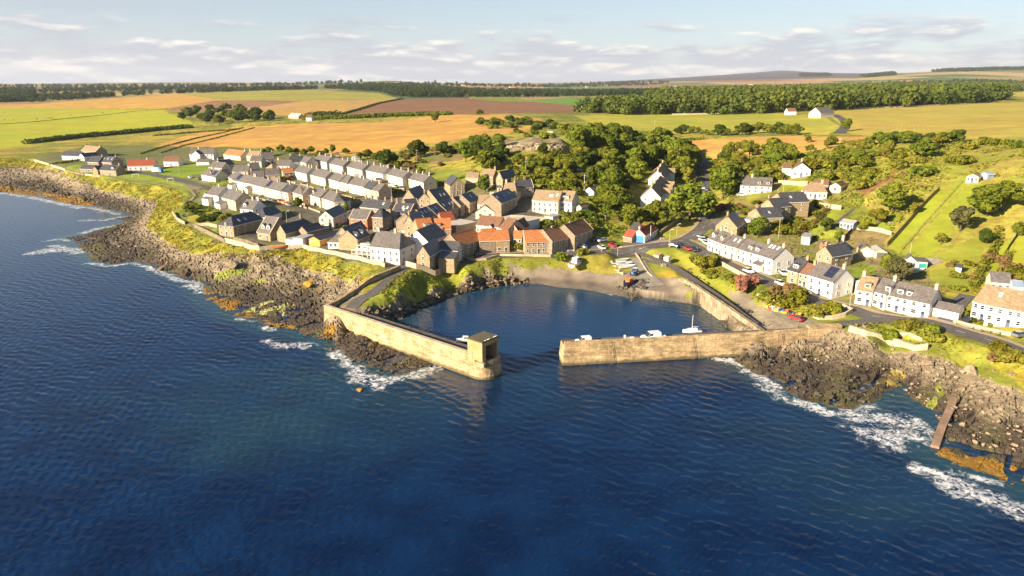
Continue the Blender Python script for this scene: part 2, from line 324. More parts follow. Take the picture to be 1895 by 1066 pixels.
# ------------------------------------------------------------------ materials
MATS = {}
def mat(name, color, rough=.8, var=.25, scale=1.5, bump=0, bdist=.05, col2=None, spec=.3, metal=0, vec='Object', brick=None, rnd=0, emis=None, bscale=None):
    if name in MATS: return MATS[name]
    m = bpy.data.materials.new(name); m.use_nodes = True; t = NT(m.node_tree); b = t.n['Principled BSDF']
    tc = t.node('ShaderNodeTexCoord').outputs[vec]
    n = t.noise(tc, scale, 5, .6); n2 = t.noise(tc, scale * 5.3, 3, .6)
    f = t.ramp(t.math('ADD', t.math('MULTIPLY', n, .65), t.math('MULTIPLY', n2, .35)), .3, .7)
    c2 = col2 or tuple(x * (1 - var * 1.4) for x in color); c1 = color if col2 else tuple(min(1, x * (1 + var * .5)) for x in color)
    c = t.mix(f, c2, c1)
    if brick:
        br = t.node('ShaderNodeTexBrick'); t.set(br.inputs['Vector'], t.mapping(tc, (1, 1, 1), rot=brick[3] if len(brick) > 3 else (R(90), 0, 0)))
        br.inputs['Scale'].default_value = 1; br.inputs['Brick Width'].default_value = brick[0]; br.inputs['Row Height'].default_value = brick[1]
        br.inputs['Mortar Size'].default_value = brick[2]; br.inputs['Color1'].default_value = (1, 1, 1, 1); br.inputs['Color2'].default_value = (.68, .66, .64, 1)
        br.inputs['Mortar'].default_value = (.5, .5, .5, 1); c = t.mix(.8, c, br.outputs[0], 'MULTIPLY')
    if rnd:
        oi = t.node('ShaderNodeObjectInfo'); hsv = t.node('ShaderNodeHueSaturation')
        t.set(hsv.inputs['Hue'], t.math('ADD', .5 - rnd * .06, t.math('MULTIPLY', oi.outputs['Random'], rnd * .12)))
        t.set(hsv.inputs['Value'], t.math('ADD', 1 - rnd * .5, t.math('MULTIPLY', oi.outputs['Random'], rnd))); t.set(hsv.inputs['Color'], c); c = hsv.outputs[0]
    t.set(b.inputs['Base Color'], c); b.inputs['Roughness'].default_value = rough; b.inputs['Specular IOR Level'].default_value = spec; b.inputs['Metallic'].default_value = metal
    if bump: t.set(b.inputs['Normal'], t.bump(t.noise(tc, bscale or scale * 4, 5, .65), bump, bdist))
    MATS[name] = m; return m
def leafmat(name, c_dark, c_light, rnd=.35, scale=.35, trans=.34):
    if name in MATS: return MATS[name]
    m = bpy.data.materials.new(name); m.use_nodes = True; t = NT(m.node_tree); t.n.remove(t.n['Principled BSDF']); o = t.n['Material Output']
    tc = t.node('ShaderNodeTexCoord'); n = t.noise(tc.outputs['Object'], scale, 4, .6); n2 = t.noise(tc.outputs['Object'], 2.2, 2)
    c = t.mix(t.ramp(t.math('ADD', t.math('MULTIPLY', n, .6), t.math('MULTIPLY', n2, .4)), .34, .66), c_dark, c_light)
    oi = t.node('ShaderNodeObjectInfo'); hsv = t.node('ShaderNodeHueSaturation'); ran = oi.outputs['Random']
    t.set(hsv.inputs['Hue'], t.math('ADD', .5 - rnd * .05, t.math('MULTIPLY', ran, rnd * .09)))
    t.set(hsv.inputs['Value'], t.math('ADD', 1 - rnd * .55, t.math('MULTIPLY', t.math('FRACT', t.math('MULTIPLY', ran, 7.3)), rnd * 1.1))); t.set(hsv.inputs['Color'], c)
    d = t.node('ShaderNodeBsdfDiffuse'); tr = t.node('ShaderNodeBsdfTranslucent'); t.set(d.inputs[0], hsv.outputs[0]); t.set(tr.inputs[0], hsv.outputs[0])
    mx = t.node('ShaderNodeMixShader'); mx.inputs[0].default_value = trans; t.l.new(d.outputs[0], mx.inputs[1]); t.l.new(tr.outputs[0], mx.inputs[2]); t.l.new(mx.outputs[0], o.inputs[0])
    MATS[name] = m; return m
def attrmat(name, rough=.95, n_amp=.35, sc=(.25, 1.6, .02), bump=.5, bd=.3, bsc=1.2, furrow=None, spec=.15):
    m = bpy.data.materials.new(name); m.use_nodes = True; t = NT(m.node_tree); b = t.n['Principled BSDF']
    at = t.node('ShaderNodeAttribute'); at.attribute_name = 'Col'; tc = t.node('ShaderNodeTexCoord').outputs['Object']
    a = t.noise(tc, sc[0], 5, .62); d = t.noise(tc, sc[1], 3, .65); e = t.noise(tc, sc[2], 4, .6)
    s = t.math('ADD', t.math('MULTIPLY', a, .45), t.math('ADD', t.math('MULTIPLY', d, .3), t.math('MULTIPLY', e, .25)))
    v = t.math('ADD', 1 - n_amp, t.math('MULTIPLY', t.ramp(s, .32, .68), 2 * n_amp))
    mm = t.node('ShaderNodeMix', data_type='RGBA', blend_type='MULTIPLY'); mm.inputs[0].default_value = 1; t.set(mm.inputs[6], at.outputs[0])
    cb = t.node('ShaderNodeCombineXYZ'); [t.set(cb.inputs[i], v) for i in range(3)]; t.set(mm.inputs[7], cb.outputs[0])
    hs = t.node('ShaderNodeHueSaturation'); t.set(hs.inputs['Color'], mm.outputs[2]); t.set(hs.inputs['Hue'], t.math('ADD', .485, t.math('MULTIPLY', t.ramp(a, .3, .7), .03)))
    col = hs.outputs[0]; h = t.noise(tc, bsc, 5, .65)
    if furrow:
        wv = t.node('ShaderNodeTexWave'); t.set(wv.inputs['Vector'], t.mapping(tc, rot=(0, 0, furrow[1]))); wv.inputs['Scale'].default_value = furrow[0]; wv.inputs['Distortion'].default_value = 1.2; wv.inputs['Detail Scale'].default_value = .3
        col = t.mix(furrow[2], col, t.mix(wv.outputs[1], (.62, .6, .58), (1.1, 1.08, 1.0)), 'MULTIPLY')
    t.set(b.inputs['Base Color'], col); b.inputs['Roughness'].default_value = rough; b.inputs['Specular IOR Level'].default_value = spec
    t.set(b.inputs['Normal'], t.bump(h, bump, bd)); MATS[name] = m; return m

# ------------------------------------------------------------------ colours and kinds of ground
NV = NY * NU; XF, YF = GX.ravel(), GY.ravel(); SF = SD.ravel(); HF = H0.ravel().copy()
nfar = fbm(XF / 260, YF / 260, 3, 11); nmid = fbm(XF / 30, YF / 30, 4, 5); nfine = fbm(XF / 5, YF / 5, 4, 9)
col = np.zeros((NV, 3)); zone = np.zeros(NV, int)
g1 = np.array((.175, .185, .026)); g2 = np.array((.32, .27, .045)); g3 = np.array((.10, .12, .02))
k = sst(nmid, .35, .65)[:, None]; col[:] = g1 * (1 - k) + g2 * k
k = sst(nfine, .58, .75)[:, None]; col[:] = col * (1 - k) + g3 * k
# far patchwork of farmland
far = YF > 1500
cx = np.floor(XF / 420 + .8 * fbm(YF / 900, XF / 900, 2, 3)); cyy = np.floor(YF / 600 + .8 * fbm(XF / 700, YF / 700, 2, 4)); hsh = _h(cx, cyy, 77)
pal = np.array([(.30, .22, .09), (.10, .14, .035), (.36, .25, .10), (.13, .17, .04), (.24, .15, .08), (.40, .30, .13), (.09, .12, .04), (.28, .19, .10)])
col[far] = pal[(hsh[far] * 7.99).astype(int)]
moor = (YF > 6500) & (XF / YF > .12) & (XF / YF < .56); col[moor] = np.array((.105, .095, .10)) * (.8 + .4 * nfar[moor])[:, None]
ZN = {'ground': 0}
def paint(name, pix, c, cb=None, amp=.5, sc=20, z=None, edge=0, world=None):
    """gives one piece of land its own colour and kind"""
    poly = np.array(world) if world is not None else w2(pix)
    x0, y0 = poly.min(0) - 2; x1, y1 = poly.max(0) + 2
    idx = np.nonzero((XF > x0) & (XF < x1) & (YF > y0) & (YF < y1))[0]
    if edge:
        P = np.stack([XF[idx] + edge * (vn(XF[idx] / 6, YF[idx] / 6, 31) - .5), YF[idx] + edge * 1.6 * (vn(XF[idx] / 6, YF[idx] / 6, 32) - .5)], 1)
    else: P = np.stack([XF[idx], YF[idx]], 1)
    idx = idx[inside(P, poly)]
    if cb is None: cb = tuple(v * .75 for v in c)
    k = sst(fbm(XF[idx] / sc, YF[idx] / sc * 1.6, 4, len(ZN) * 3 + 1), .5 - .25, .5 + .25)[:, None] * amp * 2
    col[idx] = np.array(c) * (1 - np.clip(k, 0, 1)) + np.array(cb) * np.clip(k, 0, 1)
    if z is None: z = 'field'
    if z == 'keep': return idx
    nm = z if z in ('rocky_shore', 'beach', 'grass_bank', 'ground', 'lawn') else '%s#%d' % (z, len(ZN))
    ZN.setdefault(nm, len(ZN)); zone[idx] = ZN[nm]; return idx
GOLD = (.53, .30, .065); GOLD2 = (.42, .27, .07); LIME = (.37, .36, .026); BROWN = (.235, .125, .065); OCH = (.40, .31, .065); LAWN = (.21, .26, .03)
paint('f', [(0, 164), (150, 160), (330, 163), (560, 160), (560, 166), (330, 170), (0, 172)], (.36, .24, .12), (.12, .14, .04), .5, 200, 'ground')
paint('f', [(60, 193), (200, 183), (330, 174), (420, 186), (400, 188), (310, 201), (140, 201), (-300, 204), (-300, 192)], GOLD, GOLD2, z='field')
paint('f', [(330, 174), (440, 168), (560, 167), (700, 172), (740, 183), (640, 187), (560, 187), (450, 186), (400, 184)], (.36, .30, .06), (.26, .26, .05), sc=60, z='field')
paint('f', [(305, 202), (400, 186), (560, 187), (500, 196), (440, 202), (330, 208)], (.30, .17, .09), sc=40, z='field')
paint('f', [(440, 202), (500, 196), (560, 187), (640, 187), (740, 183), (665, 207), (615, 213), (560, 216), (500, 212)], (.42, .25, .10), GOLD2, sc=60, z='field')
paint('f', [(640, 211), (740, 184), (850, 181), (1000, 189), (1077, 197), (1062, 209), (900, 211), (700, 214)], BROWN, (.20, .11, .06), .4, 50, z='ploughed_field')
paint('f', [(-400, 202), (0, 199), (140, 201), (300, 203), (318, 212), (350, 222), (360, 233), (300, 240), (200, 250), (100, 262), (50, 268), (0, 276), (-400, 300)], LIME, (.31, .33, .028), .4, 60, z='field')
paint('f', [(-400, 290), (0, 276), (60, 266), (200, 255), (350, 240), (440, 236), (340, 262), (255, 284), (200, 279), (90, 280), (0, 296), (-400, 310)], (.36, .27, .05), (.19, .19, .03), .6, 25, z='ground', edge=6)
paint('f', [(260, 282), (345, 250), (430, 236), (560, 229), (700, 226), (820, 212), (940, 212), (1005, 221), (985, 240), (900, 250), (830, 262), (760, 266), (740, 278), (700, 284), (620, 289), (500, 275), (400, 272), (340, 282)], GOLD, (.44, .25, .07), .6, 35, z='field', edge=5)
paint('f', [(905, 222), (985, 222), (1000, 230), (930, 238), (890, 232)], (.26, .25, .05), z='keep', edge=10)
paint('f', [(868, 182), (962, 180), (968, 188), (905, 186)], (.20, .27, .035), z='field')
paint('f', [(975, 186), (1060, 180), (1210, 177), (1215, 185), (1110, 192), (1075, 196)], (.15, .28, .045), z='field')
paint('f', [(1060, 213), (1200, 211), (1440, 209), (1525, 215), (1562, 238), (1530, 250), (1440, 246), (1300, 248), (1180, 241), (1090, 226)], (.40, .35, .05), (.31, .32, .04), .6, 50, z='field')
paint('f', [(1525, 207), (1640, 200), (1700, 197), (1895, 189), (2300, 185), (2300, 240), (1895, 262), (1760, 262), (1700, 259), (1572, 248), (1545, 222)], (.44, .31, .065), (.38, .32, .06), .6, 60, z='field')
paint('f', [(1268, 262), (1400, 252), (1530, 252), (1640, 254), (1700, 262), (1650, 275), (1500, 280), (1400, 288), (1310, 291)], (.50, .30, .08), (.44, .27, .07), z='field', edge=5)
paint('f', [(1862, 166), (2000, 164), (2000, 178), (1870, 180)], (.46, .38, .08), z='field')
paint('f', [(1195, 166), (1260, 165), (1262, 173), (1180, 174)], (.40, .32, .09), z='field')
paint('f', [(1060, 161), (1150, 160), (1158, 163), (1050, 165)], (.17, .24, .06), z='field')
for q in ([(1340, 152), (1500, 148), (1560, 152), (1380, 157)], [(1600, 152), (1700, 148), (1720, 152), (1620, 156)], [(820, 157), (960, 157), (950, 161), (830, 161)]): paint('f', q, (.44, .27, .13), z='keep')
# village floor: yards, gardens and tarmac
paint('f', [(60, 292), (170, 268), (420, 272), (640, 288), (760, 305), (850, 330), (1000, 350), (1100, 380), (1110, 430), (1060, 440), (940, 440), (900, 465), (850, 480), (760, 498), (712, 497), (640, 483), (560, 462), (480, 466), (400, 445), (330, 415), (340, 372), (352, 362), (300, 345), (200, 333), (110, 318)],
      (.15, .13, .075), (.13, .15, .035), .6, 9, z='ground', edge=3)
paint('f', [(560, 463), (430, 440), (520, 395), (640, 380), (760, 350), (880, 360), (1000, 380), (1010, 410), (900, 440), (780, 470), (712, 495)], (.13, .115, .085), (.09, .085, .06), .6, 8, z='ground', edge=3)
paint('f', [(1300, 440), (1330, 415), (1480, 395), (1600, 420), (1660, 470), (1720, 520), (1760, 560), (1700, 590), (1560, 560), (1400, 510)], (.22, .17, .09), (.15, .17, .035), .6, 8, z='ground', edge=3)
paint('f', [(1340, 330), (1480, 290), (1620, 300), (1580, 370), (1480, 400), (1350, 400)], (.17, .18, .035), (.22, .19, .05), .6, 10, z='ground', edge=4)
paint('f', [(1560, 262), (1700, 262), (2300, 262), (2300, 520), (1895, 560), (1780, 540), (1680, 470), (1640, 460), (1600, 380)], (.24, .25, .035), (.30, .25, .05), .6, 16, z='ground')
paint('f', [(150, 328), (200, 320), (255, 318), (300, 330), (345, 345), (352, 360), (300, 345), (250, 339), (185, 330)], LAWN, sc=12, z='lawn')
paint('f', [(205, 327), (238, 319), (300, 332), (352, 350), (345, 364), (330, 352), (300, 345)], LAWN, sc=12, z='lawn')
paint('f', [(288, 316), (350, 304), (396, 298), (398, 312), (370, 322), (335, 329), (300, 324)], (.19, .26, .03), sc=12, z='lawn')
paint('f', [(130, 306), (180, 300), (215, 310), (200, 324), (160, 322), (120, 312)], LAWN, sc=12, z='lawn')
paint('f', [(345, 400), (392, 392), (400, 408), (360, 414), (348, 408)], (.30, .27, .04), sc=12, z='lawn')
paint('f', [(372, 428), (400, 422), (408, 440), (398, 443)], LAWN, sc=12, z='lawn')
paint('f', [(385, 336), (428, 332), (432, 340), (402, 346)], LAWN, sc=12, z='lawn')
paint('f', [(730, 326), (830, 312), (880, 322), (880, 335), (800, 338), (790, 348)], (.20, .23, .035), sc=12, z='lawn')
paint('f', [(866, 330), (884, 324), (888, 333), (868, 338)], LAWN, sc=12, z='lawn')
paint('f', [(1222, 432), (1260, 402), (1298, 392), (1298, 412), (1270, 434), (1225, 448)], (.26, .27, .035), (.36, .27, .06), .5, 12, z='lawn')
paint('f', [(1060, 452), (1100, 452), (1130, 462), (1085, 466), (1050, 466)], (.2, .23, .04), sc=12, z='lawn')
paint('f', [(1180, 468), (1250, 458), (1275, 470), (1310, 500), (1345, 520), (1395, 545), (1420, 560), (1400, 570), (1360, 560), (1320, 530), (1260, 505), (1200, 488)], (.27, .26, .035), (.22, .25, .03), .5, 12, z='lawn')
paint('f', [(1188, 488), (1245, 500), (1255, 511), (1240, 514), (1205, 512)], (.36, .27, .04), (.22, .24, .03), .5, 9, z='lawn')
paint('f', [(1400, 545), (1500, 560), (1580, 582), (1540, 596), (1500, 600), (1450, 590), (1415, 572)], (.27, .25, .04), (.2, .22, .03), .5, 8, z='lawn')
paint('f', [(1345, 540), (1400, 545), (1480, 585), (1550, 603), (1500, 611), (1410, 612), (1370, 575)], (.20, .17, .12), (.26, .22, .15), .5, 8, z='keep')
paint('f', [(1385, 540), (1420, 552), (1470, 575), (1440, 578), (1400, 566)], (.19, .23, .035), (.32, .25, .06), .4, 7, z='lawn')
paint('f', [(1562, 606), (1620, 594), (1700, 602), (1790, 632), (1895, 660), (2200, 720), (2200, 760), (1895, 700), (1800, 680), (1740, 650), (1660, 620), (1600, 618)], (.27, .26, .04), (.20, .22, .03), .5, 9, z='grass_bank', edge=3)
paint('f', [(1828, 668), (1895, 640), (2300, 640), (2300, 900), (1895, 722), (1850, 690)], (.25, .28, .03), (.36, .28, .04), .5, 14, z='grass_bank', edge=2)
for q, c in (([(1642, 450), (1738, 350), (1755, 350), (1778, 330), (1792, 338), (1700, 430), (1662, 470)], (.30, .33, .03)), ([(1667, 470), (1790, 342), (1812, 344), (1800, 370), (1765, 400), (1758, 440), (1738, 462), (1690, 480)], (.29, .32, .03)),
             ([(1500, 420), (1550, 385), (1566, 384), (1560, 402), (1520, 425), (1480, 440)], (.26, .29, .03)), ([(1600, 405), (1660, 390), (1672, 396), (1650, 432), (1630, 428), (1590, 420)], (.24, .27, .03)),
             ([(1560, 452), (1575, 425), (1648, 430), (1622, 470), (1600, 462)], (.25, .19, .08)), ([(1510, 440), (1540, 425), (1570, 428), (1556, 450)], (.25, .28, .035)),
             ([(1450, 340), (1495, 338), (1488, 348), (1440, 358)], (.25, .28, .03)), ([(1380, 365), (1430, 352), (1420, 364), (1385, 372)], (.28, .28, .035)),
             ([(1790, 540), (1835, 450), (1880, 440), (1870, 470), (1850, 545)], (.29, .32, .03)), ([(1740, 470), (1800, 440), (1830, 445), (1800, 500), (1760, 500)], (.29, .30, .035)), ([(1880, 440), (2200, 430), (2200, 520), (1865, 520)], (.30, .31, .03)),
             ([(1565, 500), (1600, 490), (1625, 495), (1600, 510), (1575, 515)], (.19, .25, .03)), ([(1720, 500), (1790, 500), (1800, 530), (1760, 535), (1725, 520)], (.25, .27, .035))): paint('f', q, c, tuple(v * .82 for v in c), .5, 7, z='lawn')
paint('f', [(1585, 350), (1660, 315), (1680, 320), (1640, 345), (1600, 360)], (.26, .14, .06), sc=6, z='keep', edge=3)
paint('f', [(930, 258), (990, 252), (1040, 256), (1045, 278), (990, 284), (935, 278)], (.34, .27, .17), (.22, .17, .10), .6, 5, z='keep', edge=5)
paint('f', [(775, 290), (860, 278), (870, 290), (800, 305)], (.28, .16, .09), (.14, .15, .04), .6, 8, z='keep', edge=6)
# grass bank above the rocks
paint('f', BANK0 + [(720, 500), (712, 498)] + BANK1[:-1][::-1], (.31, .26, .035), (.19, .20, .03), .6, 7, z='grass_bank', edge=4)
paint('f', [(735, 512), (760, 500), (800, 512), (846, 503), (880, 505), (850, 520), (800, 535), (760, 555), (718, 566), (690, 570), (670, 566), (700, 540)], (.25, .26, .03), (.17, .2, .03), .5, 8, z='grass_bank', edge=2)
# shore rock, beach
NEARV = np.nonzero((YF < 720))[0]; Pn = np.stack([XF[NEARV], YF[NEARV]], 1)
shore_w = [onz(x, y, 3.4) for x, y in BANK0] + [tuple(hit(665, 570)[:2]), tuple(hit(700, 571)[:2]), tuple(hit(760, 560)[:2]), tuple(hit(800, 545)[:2]), tuple(hit(850, 527)[:2]), tuple(hit(890, 508)[:2]), tuple(hit(935, 505)[:2]), tuple(hit(960, 508)[:2]), tuple(hit(1000, 520)[:2])]
shore_w += WXY[::-1][len(WATER) - 1 - [i for i, q in enumerate(WATER) if q[0] == 1028][0]:]
idx = NEARV[inside(Pn + np.stack([3 * (vn(Pn[:, 0] / 5, Pn[:, 1] / 5, 8) - .5), 4 * (vn(Pn[:, 0] / 5, Pn[:, 1] / 5, 18) - .5)], 1), np.array(shore_w)) | ((SF[NEARV] < 3) & (XF[NEARV] < -5))]
ZN['rocky_shore'] = len(ZN); zone[idx] = ZN['rocky_shore']
right_w = [tuple(hit(x, y)[:2]) for x, y in [(1352, 608), (1410, 614), (1550, 608), (1600, 622), (1700, 652), (1760, 668), (1800, 690), (1850, 712), (1895, 726), (2300, 800)]] + [onz(3200, 1350, -2), onz(2300, 1200, -2), onz(1895, 960, -2), onz(1700, 900, -2), onz(1500, 800, -2), onz(1400, 760, -2), onz(1310, 680, -2)]
idx2 = NEARV[inside(Pn, np.array(right_w))]; zone[idx2] = ZN['rocky_shore']
idx3 = NEARV[inside(Pn, np.array([tuple(hit(x, y)[:2]) for x, y in [(1254, 512), (1300, 540), (1345, 571), (1395, 610)]] + [onz(x, y, -.5) for x, y in [(1350, 614), (1310, 585), (1280, 563), (1262, 545)]]))]; zone[idx3] = ZN['rocky_shore']
ridx = np.nonzero(zone == ZN['rocky_shore'])[0]; hx, hy = XF[ridx], YF[ridx]
# bedding of the rock: ledges and cracks, slanting towards the sea
ca, sa = math.cos(R(28)), math.sin(R(28)); rx = hx * ca + hy * sa; ry = -hx * sa + hy * ca
wx = fbm(hx / 14, hy / 14, 3, 21) * 8; f1 = fbm((rx + wx) / 6, (ry + wx) / 2.4, 4, 41); f2 = fbm((rx + wx) / 2.4, (ry - wx) / 1.1, 3, 51); f3 = vn((rx + wx) / 1.7, (ry + wx) / .9, 53)
ledge = np.floor(f1 * 9 + f2 * 1.2) / 9 * .6 + f1 * .4
crack = sst(np.abs(f2 - .5), 0, .05) * sst(np.abs(vn((rx - wx) / 3.1, (ry + wx) / 2.3, 57) - .5), 0, .07)
amp = sst(HF[ridx], -.3, 1.2) * 1.25 + .3
prox = sst(SF[ridx], -6, 4)
HF[ridx] += ((ledge - .5) * .62 * amp + (crack - 1) * .42 * amp + (np.floor(f3 * 4) / 4 - .5) * .16 * amp) * prox
chan = (1 - sst(np.abs(fbm((rx + wx) / 22, (ry + wx) / 8, 3, 91) - .5), .008, .05)) * sst(HF[ridx], 2.4, .9); HF[ridx] -= chan * 1.5 * prox
hh = H0.ravel()[ridx] + (f1 - .5) * 1.4; t1 = sst(hh, 1.1, 3.0)[:, None]
dry = np.array((.30, .235, .15)) * (.45 + .9 * fbm(hx / 2.2, hy / 2.2, 4, 61))[:, None]; wet = np.array((.078, .058, .038)) * (.7 + .6 * f2)[:, None]
col[ridx] = (wet * (1 - t1) + dry * t1) * (.35 + .65 * crack)[:, None]
kk = sst(fbm(hx / 9, hy / 9, 3, 71), .52, .68)[:, None] * (1 - t1) * .5; col[ridx] = col[ridx] * (1 - kk) + np.array((.10, .09, .025)) * kk
def tint(pix, c, thr=.35, sc=4, z=.3, seed=3):
    poly = np.array([onz(x, y, z) for x, y in pix]); q = np.stack([XF[ridx], YF[ridx]], 1) + 2.5 * (np.stack([vn(hx / 3, hy / 3, 81), vn(hx / 3, hy / 3, 82)], 1) - .5)
    m = inside(q, poly); i = ridx[m]; k = sst(fbm(XF[i] / sc, YF[i] / sc, 3, seed), thr, thr + .2)[:, None] * .9; col[i] = col[i] * (1 - k) + np.array(c) * k
WEED = (.26, .135, .012); ALG = (.24, .27, .03)
tint([(-300, 335), (0, 345), (80, 355), (178, 374), (175, 381), (135, 379), (70, 364), (0, 355), (-300, 345)], WEED, .2)
tint([(372, 530), (400, 545), (440, 560), (460, 580), (480, 590), (440, 588), (410, 577), (375, 556)], WEED, .25); tint([(480, 592), (540, 605), (580, 612), (620, 612), (650, 625), (600, 628), (540, 616), (490, 606)], WEED, .35)
tint([(1715, 818), (1770, 835), (1830, 850), (1895, 870), (2000, 900), (2000, 930), (1895, 905), (1780, 866), (1712, 842)], WEED, .2)
tint([(395, 516), (450, 512), (470, 516), (420, 525), (395, 523)], ALG, .3); tint([(430, 532), (500, 528), (480, 536), (435, 538)], ALG, .4)
for q in ([(455, 572), (480, 560), (500, 553), (505, 556), (470, 572)], [(470, 576), (500, 566), (530, 560), (533, 563), (490, 577)], [(500, 580), (525, 568), (537, 560), (540, 563), (515, 580)]): tint(q, (.42, .40, .16), .2, 2, z=1)
tint([(610, 515), (650, 520), (690, 532), (650, 540), (600, 530)], (.30, .30, .03), .4); tint([(560, 520), (600, 525), (640, 540), (590, 545), (550, 535)], (.34, .22, .03), .5, 3)
tint([(1735, 715), (1700, 790), (1712, 795), (1745, 730)], ALG, .35); tint([(1600, 700), (1660, 690), (1680, 710), (1620, 718)], (.30, .22, .05), .5); tint([(1620, 650), (1680, 655), (1660, 668), (1610, 662)], (.42, .28, .05), .5)
ib = paint('b', None, (.265, .215, .16), (.22, .175, .13), .5, 6, z='beach', edge=2, world=[tuple(hit(x, y)[:2]) for x, y in [(935, 495), (1000, 493), (1060, 497), (1120, 508), (1175, 505), (1205, 512), (1256, 514), (1266, 530)]] + [onz(x, y, -.8) for x, y in [(1290, 562), (1240, 560), (1192, 556), (1171, 558), (1120, 545), (1076, 538), (1028, 533), (970, 527)]] + [tuple(hit(x, y)[:2]) for x, y in [(950, 512)]])
hb = H0.ravel()[ib]; kb = sst(hb + .5 * (nfine[ib] - .5), 2.3, 1.0)[:, None]; col[ib] = col[ib] * (1 - kb) + np.array((.11, .09, .07)) * kb
lowb = np.nonzero((zone == 0) & (XF > -12) & (XF < 62) & (YF > 170) & (YF < 262) & (H0.ravel() < 2.2))[0]; zone[lowb] = ZN['beach']; col[lowb] = (.13, .105, .085)
HF[ib] += .25 * (nfine[ib] - .5)
bi = np.nonzero(zone == ZN['grass_bank'])[0]; HF[bi] += 1.1 * (fbm(XF[bi] / 2.6, YF[bi] / 2.6, 3, 6) - .5)
gi = np.nonzero((zone == 0) & (YF < 1500))[0]; HF[gi] += .5 * (fbm(XF[gi] / 5, YF[gi] / 5, 3, 16) - .5) * sst(SF[gi], 2, 8)
# smooth ground under the roads
fl = np.nonzero((YF < 1300) & (HF != H0.ravel()))[0]; PF_ = np.stack([XF[fl], YF[fl]], 1); H0f = H0.ravel()
for v in ROADW.values():
    for pl, w_ in v:
        q = np.array([tuple(p) for p in pl]); a0 = q.min(0) - 8; a1 = q.max(0) + 8; m_ = (PF_ > a0).all(1) & (PF_ < a1).all(1)
        if not m_.any(): continue
        i_ = fl[m_]; k_ = sst(seg_dist(PF_[m_], q, False), w_ / 2 + 1, w_ / 2 + 3); HF[i_] = H0f[i_] * (1 - k_) + HF[i_] * k_
# crag of the old quarry
ci = np.nonzero((YF > 350) & (YF < 900))[0]
# ------------------------------------------------------------------ one sheet, cut by kind of ground
II = (np.arange(NY - 1)[:, None] * NU + np.arange(NU - 1)[None, :]).ravel()
FQ = np.stack([II, II + 1, II + NU + 1, II + NU], 1)
keep = (SF[FQ].max(1) > -25); FQ = FQ[keep]
zf = zone[FQ[:, 2]]; VV = np.stack([XF, YF, HF], 1)
M_ground = attrmat('ground_cover', n_amp=.40, bump=.6); M_field = attrmat('field_stubble', n_amp=.16, sc=(.06, .9, .012), bump=.35, furrow=(.12, .5, .16)); M_plough = attrmat('ploughed_soil', n_amp=.12, bump=.5, sc=(.05, .5, .01), furrow=(.10, 2.3, .25))
M_lawn = attrmat('mown_grass', n_amp=.20, sc=(.3, 2, .08), bump=.3); M_rock = attrmat('shore_rock', rough=.8, n_amp=.38, sc=(.9, 3.2, .12), bump=1.0, bd=.35, bsc=2.2, spec=.35); M_beach = attrmat('shingle', n_amp=.16, sc=(.4, 3, .1), bump=.4, bd=.08, bsc=4)
MZ = {'ground': M_ground, 'grass_bank': M_ground, 'field': M_field, 'ploughed_field': M_plough, 'lawn': M_lawn, 'rocky_shore': M_rock, 'beach': M_beach}
for nm, zi in ZN.items():
    fq = FQ[zf == zi]
    if not len(fq): continue
    used, inv = np.unique(fq, return_inverse=True); base = nm.split('#')[0]
    me = np_mesh(base, VV[used], inv.reshape(-1, 4), MZ[base], smooth=base not in ('rocky_shore',), cols={'Col': col[used]})
    tag(link(base, me), kind='structure')
print('ground done')

# ------------------------------------------------------------------ the sea
def foam_blobs(pix, r):            # polylines of broken water: (x, y, radius in metres, strength)
    return [(np.array([onz(x, y, 0) for x, y in pix]), r)]
FO = [([(-300, 345), (0, 357), (70, 368), (135, 382), (145, 386)], 5), ([(135, 381), (175, 386), (215, 396)], 5), ([(150, 408), (190, 408), (225, 402)], 4), ([(155, 431), (185, 423), (215, 417)], 5),
      ([(85, 446), (112, 442), (128, 445)], 4), ([(75, 466), (110, 462), (150, 466)], 9), ([(100, 455), (150, 462)], 4), ([(165, 487), (200, 493), (250, 487), (290, 502), (335, 520), (366, 522), (371, 540)], 3.5), ([(350, 528), (360, 534)], 4), ([(440, 590), (470, 595)], 2), ([(490, 632), (520, 640), (560, 640)], 5), ([(492, 607), (500, 612)], 3),
      ([(640, 672), (680, 700), (720, 706), (770, 693), (800, 684)], 5), ([(655, 690), (700, 715)], 6), ([(620, 655), (640, 672)], 4), ([(1330, 662), (1370, 672), (1400, 690)], 4.5), ([(1385, 690), (1430, 715), (1440, 735), (1500, 750), (1530, 762)], 4), ([(1400, 710), (1460, 745), (1520, 760)], 3), ([(1590, 770), (1640, 775), (1690, 790)], 9), ([(1600, 800), (1640, 820), (1680, 805)], 7), ([(1570, 760), (1620, 755)], 5),
      ([(1690, 780), (1720, 800)], 4), ([(1700, 868), (1760, 885), (1830, 915), (1895, 945), (2000, 990)], 5), ([(1760, 900), (1840, 930), (1880, 950)], 5), ([(1760, 875), (1850, 895)], 3), ([(1100, 538), (1150, 551)], .8), ([(1192, 553), (1260, 560)], .6)]
SU = np.concatenate([-1.25 - .04 * 1.06 ** np.arange(34)[::-1], np.linspace(-1.25, 1.25, 1250), 1.25 + .04 * 1.06 ** np.arange(34)]); SU = np.concatenate([np.linspace(-6, -1.6, 60), np.linspace(-1.58, -1.26, 40), np.linspace(-1.25, 1.25, 1250), np.linspace(1.26, 1.58, 40), np.linspace(1.6, 6, 60)]); sy = [30.0]
while sy[-1] < 900: sy.append(sy[-1] * 1.0034)
SY = np.array(sy); sX = (SU[None, :] * SY[:, None]).ravel(); sY = np.repeat(SY, len(SU)); PS = np.stack([sX, sY], 1)
csd = seg_dist(PS, COAST[:-4], False); ins = inside(PS, COAST)
foam = np.zeros(len(PS))
